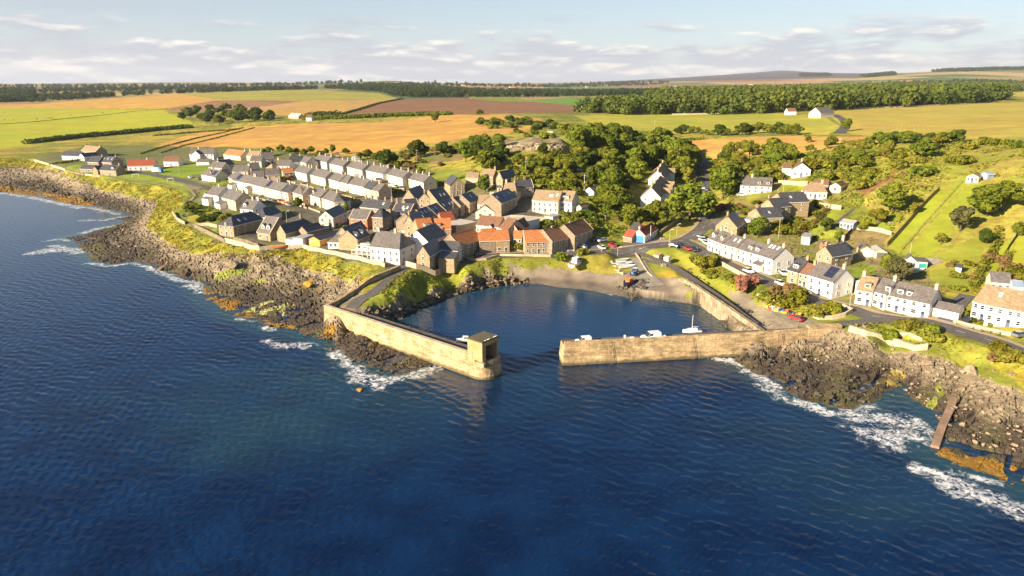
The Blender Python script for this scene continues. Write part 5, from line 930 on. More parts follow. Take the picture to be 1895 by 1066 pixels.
patch_in('car_park', [(1005, 465), (1060, 464), (1118, 462), (1110, 452), (1085, 446), (1060, 446), (1035, 455)], M_tar, .19)
patch_in('car_park', [(735, 448), (780, 448), (805, 440), (800, 428), (760, 430)], M_tar, .2)
patch_in('pavement', [(1195, 450), (1245, 449), (1225, 440), (1190, 443)], M_pave, .22)
patch_in('yard', [(580, 455), (640, 465), (655, 460), (600, 448), (560, 447)], M_tar, .2)
patch_in('yard', [(1700, 498), (1690, 480), (1735, 478), (1745, 486)], M_conc, .2)
# ------------------------------------------------------------------ piers
M_pier = mat('weathered_pier_stone', (.66, .49, .28), .9, .42, .35, .9, .10, brick=(1.6, .55, .025, (R(90), 0, R(0))), bscale=1.5)
m_ = M_pier; t = NT(m_.node_tree); b_ = t.n['Principled BSDF']; tc = t.node('ShaderNodeTexCoord').outputs['Object']; sp_ = t.node('ShaderNodeSeparateXYZ'); t.l.new(tc, sp_.inputs[0])
src = b_.inputs['Base Color'].links[0].from_socket; bands = t.noise(t.mapping(tc, (.12, .12, 1.6)), 1.0, 5, .65, .6); c_ = t.mix(t.ramp(bands, .42, .62), t.mix(1.0, src, (.74, .71, .66), 'MULTIPLY'), src)
tide = t.ramp(t.math('ADD', sp_.outputs[2], t.math('MULTIPLY', t.noise(tc, .6, 4, .6), 1.6)), 1.9, 1.1); c_ = t.mix(t.math('MULTIPLY', tide, .85), c_, (.085, .07, .03)); t.set(b_.inputs['Base Color'], c_)
M_pier2 = mat('pier_harbour_stone', (.48, .37, .24), .9, .42, .35, .9, .10, brick=(1.4, .5, .025, (R(90), 0, R(90))), bscale=1.5)
M_deck = mat('pier_deck', (.13, .115, .10), .9, .3, .4, .4, .03); M_ochre = mat('ochre_concrete', (.44, .30, .14), .9, .25, .5, .3, .03); M_lich = mat('lichen_concrete', (.075, .07, .06), .9, .35, .3, .3, .03, col2=(.13, .11, .05))  # pier deck colour darkened all over, standing in for the parapet's shade
def V2(p): return Vector((p[0], p[1]))
def wedge(mb, poly_top, poly_bot, zt, zb, m=0):
    n = len(poly_top); mb.add([(p[0], p[1], zb) for p in poly_bot] + [(p[0], p[1], zt) for p in poly_top], [tuple(range(n - 1, -1, -1)), tuple(range(n, 2 * n))] + [(i, (i + 1) % n, n + (i + 1) % n, n + i) for i in range(n)], m)
def offset_poly(poly, d):      # outwards for a counter-clockwise polygon
    n = len(poly); r = []
    for i in range(n):
        a, b, c = V2(poly[i - 1]), V2(poly[i]), V2(poly[(i + 1) % n]); e1 = (b - a).normalized(); e2 = (c - b).normalized(); nn = (Vector((e1.y, -e1.x)) + Vector((e2.y, -e2.x)))
        nn = nn.normalized() / max(.5, math.sqrt((1 + e1.dot(e2)) / 2)); r.append(b + nn * d)
    return r
P0, P1 = V2(onz(599, 565, 6.2)), V2(onz(864, 652, 6.2)); du = (P1 - P0).normalized(); dn = Vector((-du.y, du.x)); E = V2(onz(886, 669, 4.2)); Lp = (E - P0).dot(du)
WIDE = 7.4
def wp(s, t_): return P0 + du * s + dn * t_
R0 = V2(onz(640, 540, 7.0)); 
pier = empty('harbour_pier', (P0.x, P0.y, 0)); tag(pier, 'long stone pier with a high parapet ending in a rounded head below the village', 'pier')
def pl(mb, name, mats, par): o = mb.build(name, mats, par); o.matrix_parent_inverse = Matrix.Translation(-Vector(par.location)); return o
arc = [wp(Lp + 3.2 * math.sin(a), WIDE / 2 + .2 - (WIDE / 2 + .2) * math.cos(a) * 1.0) for a in [R(v) for v in range(0, 181, 15)]]
top = [wp(0, 0)] + [p for p in arc[0:]] + [wp(0, WIDE)]
dens = []
for a_, c_ in zip(top, top[1:] + top[:1]):
    n = max(1, int((c_ - a_).length / 6)); dens += [a_.lerp(c_, i / n) for i in range(n)]
b = MB(); wedge(b, dens, offset_poly(dens, .5), 4.0, -4.5); pl(b, 'pier_wall', M_pier, pier)
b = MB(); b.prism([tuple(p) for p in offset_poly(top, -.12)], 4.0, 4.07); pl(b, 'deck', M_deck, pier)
def thick_line(mb, P, w_, z0, z1, side=1, m=0):
    """a wall along a polyline; P 2-d points; z0,z1 numbers or functions"""
    n = len(P); L_, R_ = [], []
    for i in range(n):
        d = (P[min(i + 1, n - 1)] - P[max(i - 1, 0)]).normalized(); nn = Vector((-d.y, d.x)); L_.append(P[i]); R_.append(P[i] + nn * w_ * side)
    for i in range(n - 1):
        f0 = (lambda p: z0(p) if callable(z0) else z0); f1 = (lambda p: z1(p) if callable(z1) else z1); q = [L_[i], L_[i + 1], R_[i + 1], R_[i]]; b_ = len(mb.v)
        zb_ = [f0(L_[i]), f0(L_[i + 1]), f0(L_[i + 1]), f0(L_[i])]; zt = [f1(L_[i]), f1(L_[i + 1]), f1(L_[i + 1]), f1(L_[i])]
        mb.v += [(p.x, p.y, z) for p, z in zip(q, zb_)] + [(p.x, p.y, z) for p, z in zip(q, zt)]
        mb.f += [(b_, b_ + 1, b_ + 5, b_ + 4), (b_ + 2, b_ + 3, b_ + 7, b_ + 6), (b_ + 4, b_ + 5, b_ + 6, b_ + 7), (b_ + 3, b_ + 2, b_ + 1, b_)] + ([(b_ + 3, b_, b_ + 4, b_ + 7)] if i == 0 else []) + ([(b_ + 1, b_ + 2, b_ + 6, b_ + 5)] if i == n - 2 else []); mb.m += [m] * (4 + (i == 0) + (i == n - 2))
shA = V2(onz(863, 637, 9)); s_sh = (shA - P0).dot(du); s_shB = (V2(onz(896, 643, 9)) - P0).dot(du)
b = MB(); thick_line(b, [wp(s, 0) for s in np.linspace(0, s_sh - .82, 20)], 1.0, 3.9, 6.1); pl(b, 'parapet', M_pier, pier)
b = MB(); thick_line(b, [wp(s, -.08) for s in np.linspace(0, s_sh - .85, 20)], 1.2, 6.102, 6.24); pl(b, 'coping', mat('pier_coping', (.52, .40, .27), .9, .25, .5), pier)
b = MB(); thick_line(b, [p for p in [wp(s_shB + .3, 0)] + arc[0:10]], .8, 3.9, 4.9); pl(b, 'end_parapet', M_pier, pier)
# shelter on the pier head
sh = MB(); W0, W1 = 0.0, 5.9; s0, s1 = s_sh - .8, s_sh + 4.0; ztop = 9.8
def q4(sa, sb_, ta, tb): return [tuple(wp(sa, ta)), tuple(wp(sb_, ta)), tuple(wp(sb_, tb)), tuple(wp(sa, tb))]
sh.prism(q4(s0, s1, -.05, .55), 4.08, ztop); sh.prism(q4(s0, s0 + .5, .56, W1), 4.08, ztop); sh.prism(q4(s0 + .51, s1, W1 - .5, W1), 4.08, ztop); sh.prism(q4(s1 - .5, s1 - .01, .56, 1.3), 4.08, ztop); sh.prism(q4(s1 - .5, s1 - .01, 1.31, W1 - .51), ztop - 1.1, ztop)
shelter = empty('pier_shelter', (*wp(s0, 0), 4.1)); tag(shelter, 'square ochre concrete lookout with an open side on the rounded pier head', 'lookout')
pl(sh, 'walls', M_ochre, shelter); b = MB(); b.prism(q4(s0 - .12, s1 + .12, -.15, W1 + .1), ztop + .002, ztop + .32); pl(b, 'roof', M_lich, shelter)
b = MB(); b.prism(q4(s0 + 1.4, s0 + 1.7, -.12, -.051), 5.1, 6.9); pl(b, 'drain_pipe', M_metal, shelter)
for i, (ss, tt) in enumerate([(s1 + .1, .9), (s1 + .1, 1.8), (s1 + .12, 2.2), (s1 + .12, 4.1), (s1 + .1, 4.8)]):   # gulls on the roof edge
    p = wp(ss, tt); g = MB()
    g.add([(-.25, 0, .12), (0, -.09, .12), (.22, 0, .2), (0, .09, .12), (0, 0, .26), (0, 0, .04)], [(0, 1, 4), (1, 2, 4), (2, 3, 4), (3, 0, 4), (1, 0, 5), (2, 1, 5), (3, 2, 5), (0, 3, 5)]); g.tube((.17, 0, .2), (.2, 0, .33), .05, .06); g.tube((.2, 0, .3), (.32, 0, .29), .02, .005)
    o = g.build('gull', mat('gull_white', (.75, .75, .74), .8, .05), None, (p.x, p.y, ztop + .33)); tag(o, 'white gull perched on the edge of the lookout roof', 'gull', 'gulls on the lookout')
# landward arm of the west pier with its wall up to the inn
wl = [V2(p) for p in [P0]] + [V2(onz(625, 553, 6.3)), V2(onz(655, 534, 6.9)), V2(onz(690, 514, 8.0)), V2(onz(722, 497, 9.2)), V2(onz(738, 489, 9.6))]
wl = [V2(p) for p in resample([(p.x, p.y, 0) for p in wl], 4)]
b = MB(); thick_line(b, wl, .9, lambda p: min(gz(p.x, p.y), 2) - 2 if gz(p.x, p.y) < 5 else gz(p.x, p.y) - 2, lambda p: max(6.2, gz(p.x, p.y) + 1.6), side=-1)
o = b.build('pier_road_wall', M_pier); tag(o, 'high stone wall climbing from the pier corner beside the road to the inn', 'wall')
# ground of the landward arm
ap = [wp(0.9, .5), wp(9, WIDE), V2(hit(668, 572)[:2]), V2(hit(690, 548)[:2]), V2(onz(700, 512, 7.6)), V2(onz(655, 536, 6.5)), V2(onz(626, 555, 5.0))]
b = MB(); wpoly = [wp(-.3, .2), wp(0, WIDE), wp(9, WIDE), V2(onz(661, 570, 4)), V2(onz(640, 562, 4)), V2(onz(627, 556, 4.2))]
b.prism([tuple(p) for p in wpoly], -4, 4.03); o = b.build('pier_apron', M_conc); tag(o, 'concrete apron inside the bend of the west pier', 'quay')
# east pier
Q0, Q1, Q2 = V2(onz(1045, 634, 6.2)), V2(onz(1400, 616, 6.2)), V2(onz(1552, 604, 6.2)); eu = (Q1 - Q0).normalized(); en = Vector((-eu.y, eu.x)); EW = 4.6
top = [Q0, Q1, Q2, Q2 + en * 3, Q1 + en * EW, Q0 + en * EW]; dens = []
for a_, c_ in zip(top, top[1:] + top[:1]):
    n = max(1, int((c_ - a_).length / 6)); dens += [a_.lerp(c_, i / n) for i in range(n)]
epier = empty('harbour_pier', (Q0.x, Q0.y, 0)); tag(epier, 'straight stone pier with two white vans parked along its top', 'pier')
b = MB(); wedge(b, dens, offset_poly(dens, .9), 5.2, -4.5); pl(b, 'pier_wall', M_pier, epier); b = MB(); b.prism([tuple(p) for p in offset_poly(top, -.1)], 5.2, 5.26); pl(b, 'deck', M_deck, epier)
b = MB(); thick_line(b, [V2(p) for p in resample([(p.x, p.y, 0) for p in (Q0, Q1, Q2)], 6)], .7, 5.19, 6.3); pl(b, 'parapet', M_pier, epier)
for i_, s_ in enumerate((12, 34, 58)):
    c0 = Q0 + eu * s_ - en * .62; b = MB(); n_ = -en
    for k_ in (-.22, .22): q0 = c0 + eu * k_ - en * .9; q1 = c0 + eu * k_ + en * .3; b.tube((q0.x, q0.y, -.4), (q1.x, q1.y, 6.1), .04, .04, 5)
    for j_ in range(12): f_ = j_ / 11; m0 = c0 - en * (.9 - 1.2 * f_); b.tube(tuple(m0 - eu * .22) + (-.3 + 6.2 * f_,), tuple(m0 + eu * .22) + (-.3 + 6.2 * f_,), .03, .03, 4)
    pl(b, 'ladder', mat('rusty_iron', (.14, .07, .04), .8, .3), epier)
for i_, s_ in enumerate((6, 22, 44, 66, 86)):
    p_ = Q0 + eu * s_ + en * (EW - .5); b = MB(); b.tube((0, 0, 0), (0, 0, .5), .16, .13, 9); b.tube((0, 0, .5), (0, 0, .62), .22, .2, 9); tag(b.build('bollard', mat('rusty_iron', (.14, .07, .04)), None, (p_.x, p_.y, 5.26)), 'dark iron bollard on the east pier', 'bollard', 'bollards of the east pier')
for i_, s_ in enumerate((12, 30, 48)):
    p_ = wp(s_, WIDE - .6); b = MB(); b.tube((0, 0, 0), (0, 0, .5), .16, .13, 9); b.tube((0, 0, .5), (0, 0, .62), .22, .2, 9); tag(b.build('bollard', mat('rusty_iron', (.14, .07, .04)), None, (p_.x, p_.y, 4.07)), 'dark iron bollard on the west pier', 'bollard', 'bollards of the west pier')
b = MB(); c0 = Q2; b.prism([tuple(c0 + eu * -9 - en * .9), tuple(c0 + eu * .5 - en * .9), tuple(c0 + eu * .5 + en * 1), tuple(c0 - eu * 9 + en * 1)], 1, 6.75); pl(b, 'end_block', M_pier, epier)
b = MB()
b.box(0, 0, -2, 5.6, 3, 3.4, 0); b.slab([(-.2, -.2, 3.62), (5.8, -.2, 3.62), (5.8, 3.2, 3.75), (-.2, 3.2, 3.75)], .2, 0); pp = onz(1516, 628, 2); o = b.build('concrete_bunker', mat('pale_concrete', (.50, .43, .32), .9, .2, .6), None, (pp[0], pp[1], .6)); o.rotation_euler = (0, 0, R(-12)); tag(o, 'small pale concrete block standing against the foot of the east pier', 'blockhouse')
# harbour wall on the inner east side
hw = [V2(onz(x, y, 5.5)) for x, y in [(1254, 510), (1285, 528), (1315, 548), (1348, 570), (1380, 592), (1407, 611)]]; hw = [V2(p) for p in resample([(p.x, p.y, 0) for p in hw], 4)]
b = MB(); thick_line(b, hw, 1.2, -2, lambda p: max(5.6, gz(p.x, p.y) + .4) if p != hw[0] else 4.2, side=1); o = b.build('harbour_wall', M_pier2); tag(o, 'pale stone quay wall along the east side of the harbour', 'wall')
def wall(label, pix, h, w_=.45, m=None, dz=-1.2, name='stone_wall', cat='wall', zfix=None, side=1, group=None, step=4):
    P = resample([tuple(hit(x, y, 0)) for x, y in pix], step); P = [Vector((p.x, p.y)) for p in P]; mb = MB()
    thick_line(mb, P, w_, lambda p: gz(p.x, p.y) + dz, (lambda p: gz(p.x, p.y) + h), side); o = mb.build(name, m or M_sw); return tag(o, label, cat, group)
M_sw = mat('field_stone_wall', (.46, .35, .22), .9, .35, .8, .8, .06); M_swd = mat('dark_field_wall', (.24, .19, .13), .9, .35, .8, .8, .06); M_wood = mat('grey_timber', (.26, .19, .13), .85, .3, 1); M_pale = mat('pale_sea_wall', (.52, .43, .29), .9, .25, .5, .5, .04)
for a in [
 ('pale stone wall along the cliff edge at the far left of the village', [(63, 298), (90, 306), (120, 316)], 1.4, .5, M_pale), ('dark stone wall continuing along the cliff edge past the lawn', [(120, 316), (135, 321), (155, 325)], 1.2, .5, M_swd), ('low pale wall below the lawn at the cliff', [(155, 324), (170, 326), (184, 327)], 1.0, .5, M_pale),
 ('low wall from the cliff lawn to the red roofed bungalow', [(184, 327), (215, 323), (245, 318)], 1.2, .4, M_sw), ('stone wall curving below the seaside gardens', [(319, 396), (327, 408), (342, 416)], 1.4, .5, M_sw),
 ('dark garden wall running down to the grass bank', [(359, 421), (378, 430), (400, 441), (416, 450)], 1.6, .5, M_swd), ('brown top wall of the walled garden by the stone seaside house', [(360, 420), (385, 418), (402, 422)], 1.4, .5, M_sw), ('long pale stone wall above the grass bank', [(416, 449), (440, 455), (480, 464)], 1.9, .5, M_pale),
 ('dark inner wall of the seaside gardens', [(432, 446), (455, 450), (478, 458)], 1.5, .4, M_swd), ('curved seawall below the yard and the inn', [(480, 464), (520, 460), (560, 459), (590, 466), (620, 472), (650, 479), (680, 487), (712, 495)], 1.5, .5, M_pale),
 ('pale front wall of the stone cottage on the pier road', [(751, 493), (770, 498), (790, 504), (806, 511)], 1.9, .5, M_pale), ('stone wall round the cottage terrace above the harbour cliff', [(806, 511), (820, 505), (835, 498), (846, 492)], 2.0, .5, M_sw), ('roadside wall above the cliff by the orange roofed house', [(862, 480), (880, 484), (900, 482), (920, 476)], .9, .5, M_sw),
 ('tall pale garden wall behind the brown roofed cottages', [(945, 408), (970, 409), (1008, 412)], 2.4, .4, M_pale), ('wall of the sunny garden below the quarry woods', [(1068, 322), (1090, 327), (1112, 331)], 3.2, .6, M_pale), ('bungalow terrace wall of pale stone', [(1440, 341), (1470, 343), (1494, 343)], 2.0, .5, M_pale),
 ('pale garden wall below the hedge on the right slope', [(1515, 383), (1540, 387), (1556, 389)], 2.0, .5, M_pale), ('long pale garden wall above the bare plot', [(1580, 424), (1600, 426), (1630, 430), (1648, 436)], 1.6, .5, M_pale), ('low wall along the seaward garden strip of the shore road', [(1325, 486), (1345, 497), (1365, 508), (1390, 521)], 1.4, .4, M_pale),
 ('low curved wall round the seaward garden by the quay', [(1491, 583), (1515, 592), (1540, 592), (1565, 586), (1578, 578), (1560, 569)], 1.2, .5, M_pale), ('grassy wall edge above the rocky shore east of the pier', [(1570, 613), (1600, 622), (1640, 633), (1670, 643), (1690, 650), (1716, 648)], 1.6, 1.0, M_pale), ('broken wall across the slope above the shore', [(1650, 622), (1680, 622), (1705, 632)], 1.0, .5, M_pale),
 ('roadside wall in front of the white brick panelled house', [(1763, 597), (1790, 605), (1830, 614), (1870, 622)], 1.0, .3, M_pale), ('low edging wall by the quay gardens', [(1400, 548), (1430, 560), (1455, 568)], .9, .3, M_pale), ('white kerb wall of the slipway', [(1175, 470), (1185, 485), (1197, 505), (1206, 513)], .6, .4, M_pale), ('stone wall on the green below the large tree', [(1222, 434), (1240, 420), (1262, 405)], 1.3, .4, M_sw),
 ('retaining wall of the harbour road above the shingle', [(925, 474), (960, 475), (1019, 475.5)], .9, .5, M_pale), ('field wall in front of the eastern wood', [(1244, 213), (1300, 212), (1370, 210), (1440, 207)], 1.6, 1, M_pale), ('field wall along the gold field below the wood', [(1530, 203), (1600, 201), (1680, 198), (1740, 195)], 1.4, 1, M_pale)]: wall(*a)
# the old sewer pipe on the right reef and the breakwater pipe on the left shore
for lab, pix, w_, h_, mm in (('long brown concrete ramp running over the rocks into the sea', [(1778, 697), (1768, 712), (1758, 735), (1750, 758), (1745, 768), (1735, 790), (1722, 825)], 1.5, 1.3, mat('brown_concrete', (.30, .20, .13), .9, .3, .5)), ('narrow dark concrete ramp on the left shore running into the sea', [(350, 460), (330, 473), (312, 485), (300, 492), (290, 500)], 1.4, 1.2, mat('brown_concrete', (.3, .2, .13)))):
    P = [V2(onz(x, y, 2 - 1.7 * i / (len(pix) - 1))) for i, (x, y) in enumerate(pix)]; P = [V2(p) for p in resample([(p.x, p.y, 0) for p in P], 4)]; b = MB(); N_ = len(P); top_ = {tuple(p): 2.1 - 1.7 * i / N_ for i, p in enumerate(P)}
    thick_line(b, P, w_, -3, lambda p: top_[tuple(p)]); tag(b.build('outfall_ramp', mm), lab, 'outfall')
# fences
def fence(label, pix, h=1.3, gap=2.5, m=None, rails=2, group=None, solid=False, name='fence'):
    P = resample([tuple(hit(x, y)) for x, y in pix], gap); t = empty(name, (P[0].x, P[0].y, gz(P[0].x, P[0].y))); tag(t, label, 'fence', group); o0 = t.location; m = m or M_wood
    pb = MB(); rb = MB()
    for i, p in enumerate(P): z = gz(p.x, p.y) - o0.z; x, y = p.x - o0.x, p.y - o0.y; pb.box(x - .07, y - .07, z - .3, x + .07, y + .07, z + h)
    for a, c in zip(P[:-1], P[1:]):
        za, zc = gz(a.x, a.y) - o0.z, gz(c.x, c.y) - o0.z; d = (c - a).normalized() * .075; A, Cc = a + d - Vector(o0), c - d - Vector(o0)
        if solid: rb.add([(A.x, A.y, za + .05), (Cc.x, Cc.y, zc + .05), (Cc.x, Cc.y, zc + h - .05), (A.x, A.y, za + h - .05), (A.x + .04, A.y + .04, za + .05), (Cc.x + .04, Cc.y + .04, zc + .05), (Cc.x + .04, Cc.y + .04, zc + h - .05), (A.x + .04, A.y + .04, za + h - .05)], [(0, 1, 2, 3), (7, 6, 5, 4), (3, 2, 6, 7), (0, 4, 5, 1)])
        else:
            for r in range(rails): zz = h * (r + 1) / (rails + .35); rb.tube((A.x, A.y, za + zz), (Cc.x, Cc.y, zc + zz), .05, .05, 4)
    pb.build('posts', m, t); rb.build('rails' if not solid else 'boards', m, t); return t
fence('dark post and board fence beside the path above the quay wall', [(1184, 473), (1215, 484), (1252, 499), (1288, 523), (1328, 550), (1362, 576), (1402, 606)], 1.5, 2.2, mat('black_timber', (.07, .06, .055), .8), solid=True)
fence('dark board fence up the long right hand lawn', [(1641, 456), (1665, 430), (1690, 402), (1715, 374), (1738, 352)], 1.7, 3, M_wood, solid=True)
fence('thin wire fence dividing the long lawn', [(1668, 462), (1700, 427), (1740, 383), (1780, 338)], 1.0, 5, M_wood)
fence('dark hedge like fence between two allotment lawns', [(1856, 478), (1866, 460), (1880, 440), (1888, 432)], 1.4, 3, mat('black_timber', (.07, .06, .055)), solid=True)
fence('timber fence behind the shed on the right slope', [(1697, 344), (1715, 346), (1733, 347)], 1.8, 3)
fence('dark board fence beside the small garden plot', [(1551, 452), (1565, 440), (1578, 426)], 1.6, 3, mat('black_timber', (.07, .06, .055)), solid=True)
fence('timber pile revetment below the harbour road', [(1021, 478), (1030, 479), (1041, 480)], 1.6, 1.0, mat('black_timber', (.07, .06, .055)), solid=True)
fence('post and rail fence on the green by the boathouse', [(1212, 442), (1222, 434), (1240, 419), (1266, 403)], 1.3, 2.4)
fence('pale picket fence by the car park', [(1016, 467), (1040, 467), (1062, 466)], .9, 2, M_trim)
fence('field fence along the slope behind the vegetable beds', [(1655, 488), (1668, 478), (1690, 470)], 1.1, 3)
fence('railings in front of the white house on the lower road', [(1770, 602), (1800, 610), (1850, 620)], .8, 2, mat('black_timber', (.07, .06, .055)))
# garden walls in front of the terraces
for o in [q for q in COL.objects if q.get('group') in ('long lower terrace', 'middle terrace', 'upper terrace')]:
    c_, s_ = math.cos(o.rotation_euler.z), math.sin(o.rotation_euler.z); L_h = o['_L']; fw = lambda x, y: Vector((o.location.x + c_ * x - s_ * y, o.location.y + s_ * x + c_ * y)); mb = MB()
    P = [fw(.2, -.6), fw(.2, -3.2), fw(.2, -6.2)]; thick_line(mb, P, .25, lambda p: gz(p.x, p.y) - .5, lambda p: gz(p.x, p.y) + 1.0); P = [fw(.5, -6.3), fw(L_h * .5, -6.3), fw(L_h - 1.2, -6.3)]; thick_line(mb, P, .25, lambda p: gz(p.x, p.y) - .5, lambda p: gz(p.x, p.y) + .9, side=-1)
    tag(mb.build('garden_wall', M_sw), 'low stone wall round a front garden of the ' + o['group'], 'garden wall', 'garden walls of the ' + o['group'])
# terrace of the inn: pergola frames, decks and tables
pg = hit(690, 478, 0); t = empty('pub_terrace', tuple(pg), pub.rotation_euler.z); tag(t, 'tiered white pergola terrace in front of the inn', 'pergola')
for k, (yy, zz, n) in enumerate(((0, 0, 6), (3.4, .9, 5))):
    b = MB()
    for i in range(n + 1): b.box(-9 + i * 2.2, yy, zz, -8.85 + i * 2.2, yy + .15, zz + 2.3); b.box(-9 + i * 2.2, yy + 2.6, zz, -8.85 + i * 2.2, yy + 2.75, zz + 2.3); b.box(-9 + i * 2.2, yy + .151, zz + 2.2, -8.85 + i * 2.2, yy + 2.599, zz + 2.32)
    b.box(-9.2, yy - .02, zz + 2.33, -9 + n * 2.2 + .3, yy + .16, zz + 2.48); b.box(-9.2, yy + 2.6, zz + 2.33, -9 + n * 2.2 + .3, yy + 2.76, zz + 2.48); b.box(-9.2, yy - .02, zz + .9, -9 + n * 2.2 + .3, yy + .05, zz + 1.0)
    b.build('pergola_frame', M_trim, t)
b = MB(); b.box(-10, -.5, -1.5, 6, 6.3, .03); b.build('deck', mat('terrace_deck', (.36, .24, .17), .8, .2), t); b = MB(); b.box(-10, 3.1, .031, 4, 6.29, .85); b.build('upper_deck', mat('terrace_brick', (.42, .24, .17), .85, .25), t)
print('works')
# ------------------------------------------------------------------ trees, bushes and hedges
LEAF = leafmat('broad_leaves', (.075, .115, .016), (.25, .275, .032)); LEAFD = leafmat('dark_leaves', (.042, .070, .014), (.13, .16, .024)); LEAFY = leafmat('yellow_leaves', (.13, .13, .015), (.26, .24, .025)); SCRUB = leafmat('scrub_leaves', (.12, .145, .02), (.31, .285, .04))
RUSS = leafmat('russet_leaves', (.14, .10, .04), (.28, .18, .07)); REDL = leafmat('pink_leaves', (.28, .13, .08), (.46, .22, .15)); M_bark = mat('bark', (.12, .09, .06), .9, .3, 2)
def leaves(rg, C_, Rr, n, s, squash=.8, flat=0, inner=.55):
    """n leaf-clump quads spread through lobes centred at C_ with radii Rr"""
    C_ = np.array(C_); Rr = np.array(Rr); pr = Rr ** 2; li = rg.choice(len(C_), n, p=pr / pr.sum()); d = rg.normal(size=(n, 3)); d /= np.linalg.norm(d, axis=1)[:, None]; rad = Rr[li] * (inner + (1.04 - inner) * rg.rand(n) ** .45)
    P = C_[li] + d * rad[:, None] * np.array([1, 1, squash]); nrm = d * .9 + rg.normal(size=(n, 3)) * .55 + np.array([0, 0, .25]); nrm /= np.linalg.norm(nrm, axis=1)[:, None]
    a = np.cross(nrm, rg.normal(size=(n, 3))); a /= np.linalg.norm(a, axis=1)[:, None]; b_ = np.cross(nrm, a); ss = s * (.6 + .8 * rg.rand(n))[:, None]
    V = np.stack([P - a * ss - b_ * ss * .7, P + a * ss * .8 - b_ * ss, P + a * ss + b_ * ss * .8, P - a * ss * .7 + b_ * ss], 1).reshape(-1, 3); return V
def quads(V): return np.arange(len(V)).reshape(-1, 4)
TREES = []
def make_tree(seed, n=2400, s=.42, H=10, Rc=4.6, lobes=15, mats_=LEAF, squash=.82):
    rg = np.random.RandomState(seed); C_ = []; Rr = []
    for i in range(lobes):
        th = rg.rand() * 6.283; f = rg.rand(); zc = H * (.32 + .52 * f); mr = Rc * (1 - .75 * abs(f - .35) ** 1.3) * .84; rr = mr * math.sqrt(rg.rand()); C_.append((rr * math.cos(th), rr * math.sin(th), zc)); Rr.append(Rc * (.19 + .21 * rg.rand()))
    C_.append((0, 0, H * .55)); Rr.append(Rc * .5); C_.append((0, 0, H * .80)); Rr.append(Rc * .34)
    V = leaves(rg, C_, Rr, n, s, squash); me = np_mesh('crown', V, quads(V), mats_)
    tb = MB(); tb.tube((0, 0, -1), (0, 0, H * .3), .32, .24, 8); tb.tube((0, 0, H * .3), (.2, .1, H * .62), .24, .1, 7)
    for i in range(5): c = C_[i * 2]; tb.tube((0, 0, H * (.22 + .06 * i)), tuple(np.array(c) * .85), .13, .05, 5)
    return me, tb.mesh('trunk', M_bark)
rgm = np.random.RandomState(2)
TV = [make_tree(10 + i, 3800, .33, 10 + i % 3, 4.5 + .35 * (i % 4), 19 + i, LEAF) for i in range(6)]; TD = [make_tree(30 + i, 3600, .35, 10, 5.0, 20, LEAFD) for i in range(3)]; TY = [make_tree(40 + i, 2800, .30, 8, 4.0, 11, SCRUB) for i in range(3)]
TP = [make_tree(50, 1800, .35, 9, 3.4, 16, leafmat('cypress_leaves', (.07, .075, .03), (.17, .155, .06)), 1.1)]
def make_bush(seed, m, n=800, s=.18):
    rg = np.random.RandomState(seed); k = 6; C_ = [(rg.normal() * .6, rg.normal() * .6, .55 + .35 * rg.rand()) for _ in range(k)]; Rr = [.55 + .35 * rg.rand() for _ in range(k)]; V = leaves(rg, C_, Rr, n, s, .85, inner=.4); V[:, 2] = np.maximum(V[:, 2], -.1); return np_mesh('foliage', V, quads(V), m)
BV = {'g': [make_bush(60 + i, LEAF) for i in range(3)], 's': [make_bush(70 + i, SCRUB) for i in range(3)], 'y': [make_bush(80 + i, LEAFY) for i in range(2)], 'r': [make_bush(90, RUSS), make_bush(91, RUSS)], 'p': [make_bush(95, REDL)], 'd': [make_bush(97, LEAFD), make_bush(98, LEAFD)]}
tr = random.Random(5); NT_ = [0]
PL = []       # where the trees stand
def put_tree(x, y, h, lab, grp=None, kind=TV, name='tree', wf=1.0, part=True):
    me, tk = tr.choice(kind); t = empty(name, (x, y, gz(x, y) - .2), tr.uniform(0, 6.28)); s = h / 10.5; t.scale = (s * wf, s * wf, s); tag(t, lab, 'tree', grp); link('crown', me, t)
    if part: link('trunk', tk, t)
    NT_[0] += 1; PL.append((x, y, h * .42 * wf)); return t
def tree_at(px, py, h, lab, **kw): p = hit(px, py); return put_tree(p.x, p.y, h, lab, **kw)
HOUSES = [(o.matrix_world.translation, o) for o in []]
bpy.context.view_layer.update()
FOOT = []
for o in COL.objects:
    if o.name.split('.')[0] == 'walls' and o.parent:
        M_ = o.parent.matrix_world; co = [M_ @ v.co for v in o.data.vertices]; xs = [c.x for c in co]; ys_ = [c.y for c in co]; FOOT.append((min(xs), max(xs), min(ys_), max(ys_)))
FOOT = np.array(FOOT); RP = np.array([tuple(p) for v in ROADW.values() for pl_, w_ in v for p in [V2(q) for q in resample([(p.x, p.y, 0) for p in pl_], 4)]])
def free(x, y, r): return not ((FOOT[:, 0] - r < x) & (FOOT[:, 1] + r > x) & (FOOT[:, 2] - r < y) & (FOOT[:, 3] + r > y)).any() and ((RP - (x, y)) ** 2).sum(1).min() > (r + 3) ** 2
def scatter(pix, sp, fn, r=2, maxn=999, world=None, seed=1, jit=.42):
    poly = np.array(world) if world is not None else w2(pix); q = random.Random(seed); x0, y0 = poly.min(0); x1, y1 = poly.max(0); pts_ = []
    y = y0
    while y < y1:
        x = x0 + (0 if int(y / sp) % 2 else sp / 2)
        while x < x1: pts_.append((x + q.uniform(-jit, jit) * sp, y + q.uniform(-jit, jit) * sp)); x += sp
        y += sp * .88
    pts_ = [p for p in pts_ if inside(np.array([p]), poly)[0] and free(p[0], p[1], r)]; q.shuffle(pts_)
    for p in pts_[:maxn]: fn(*p)
    return len(pts_)
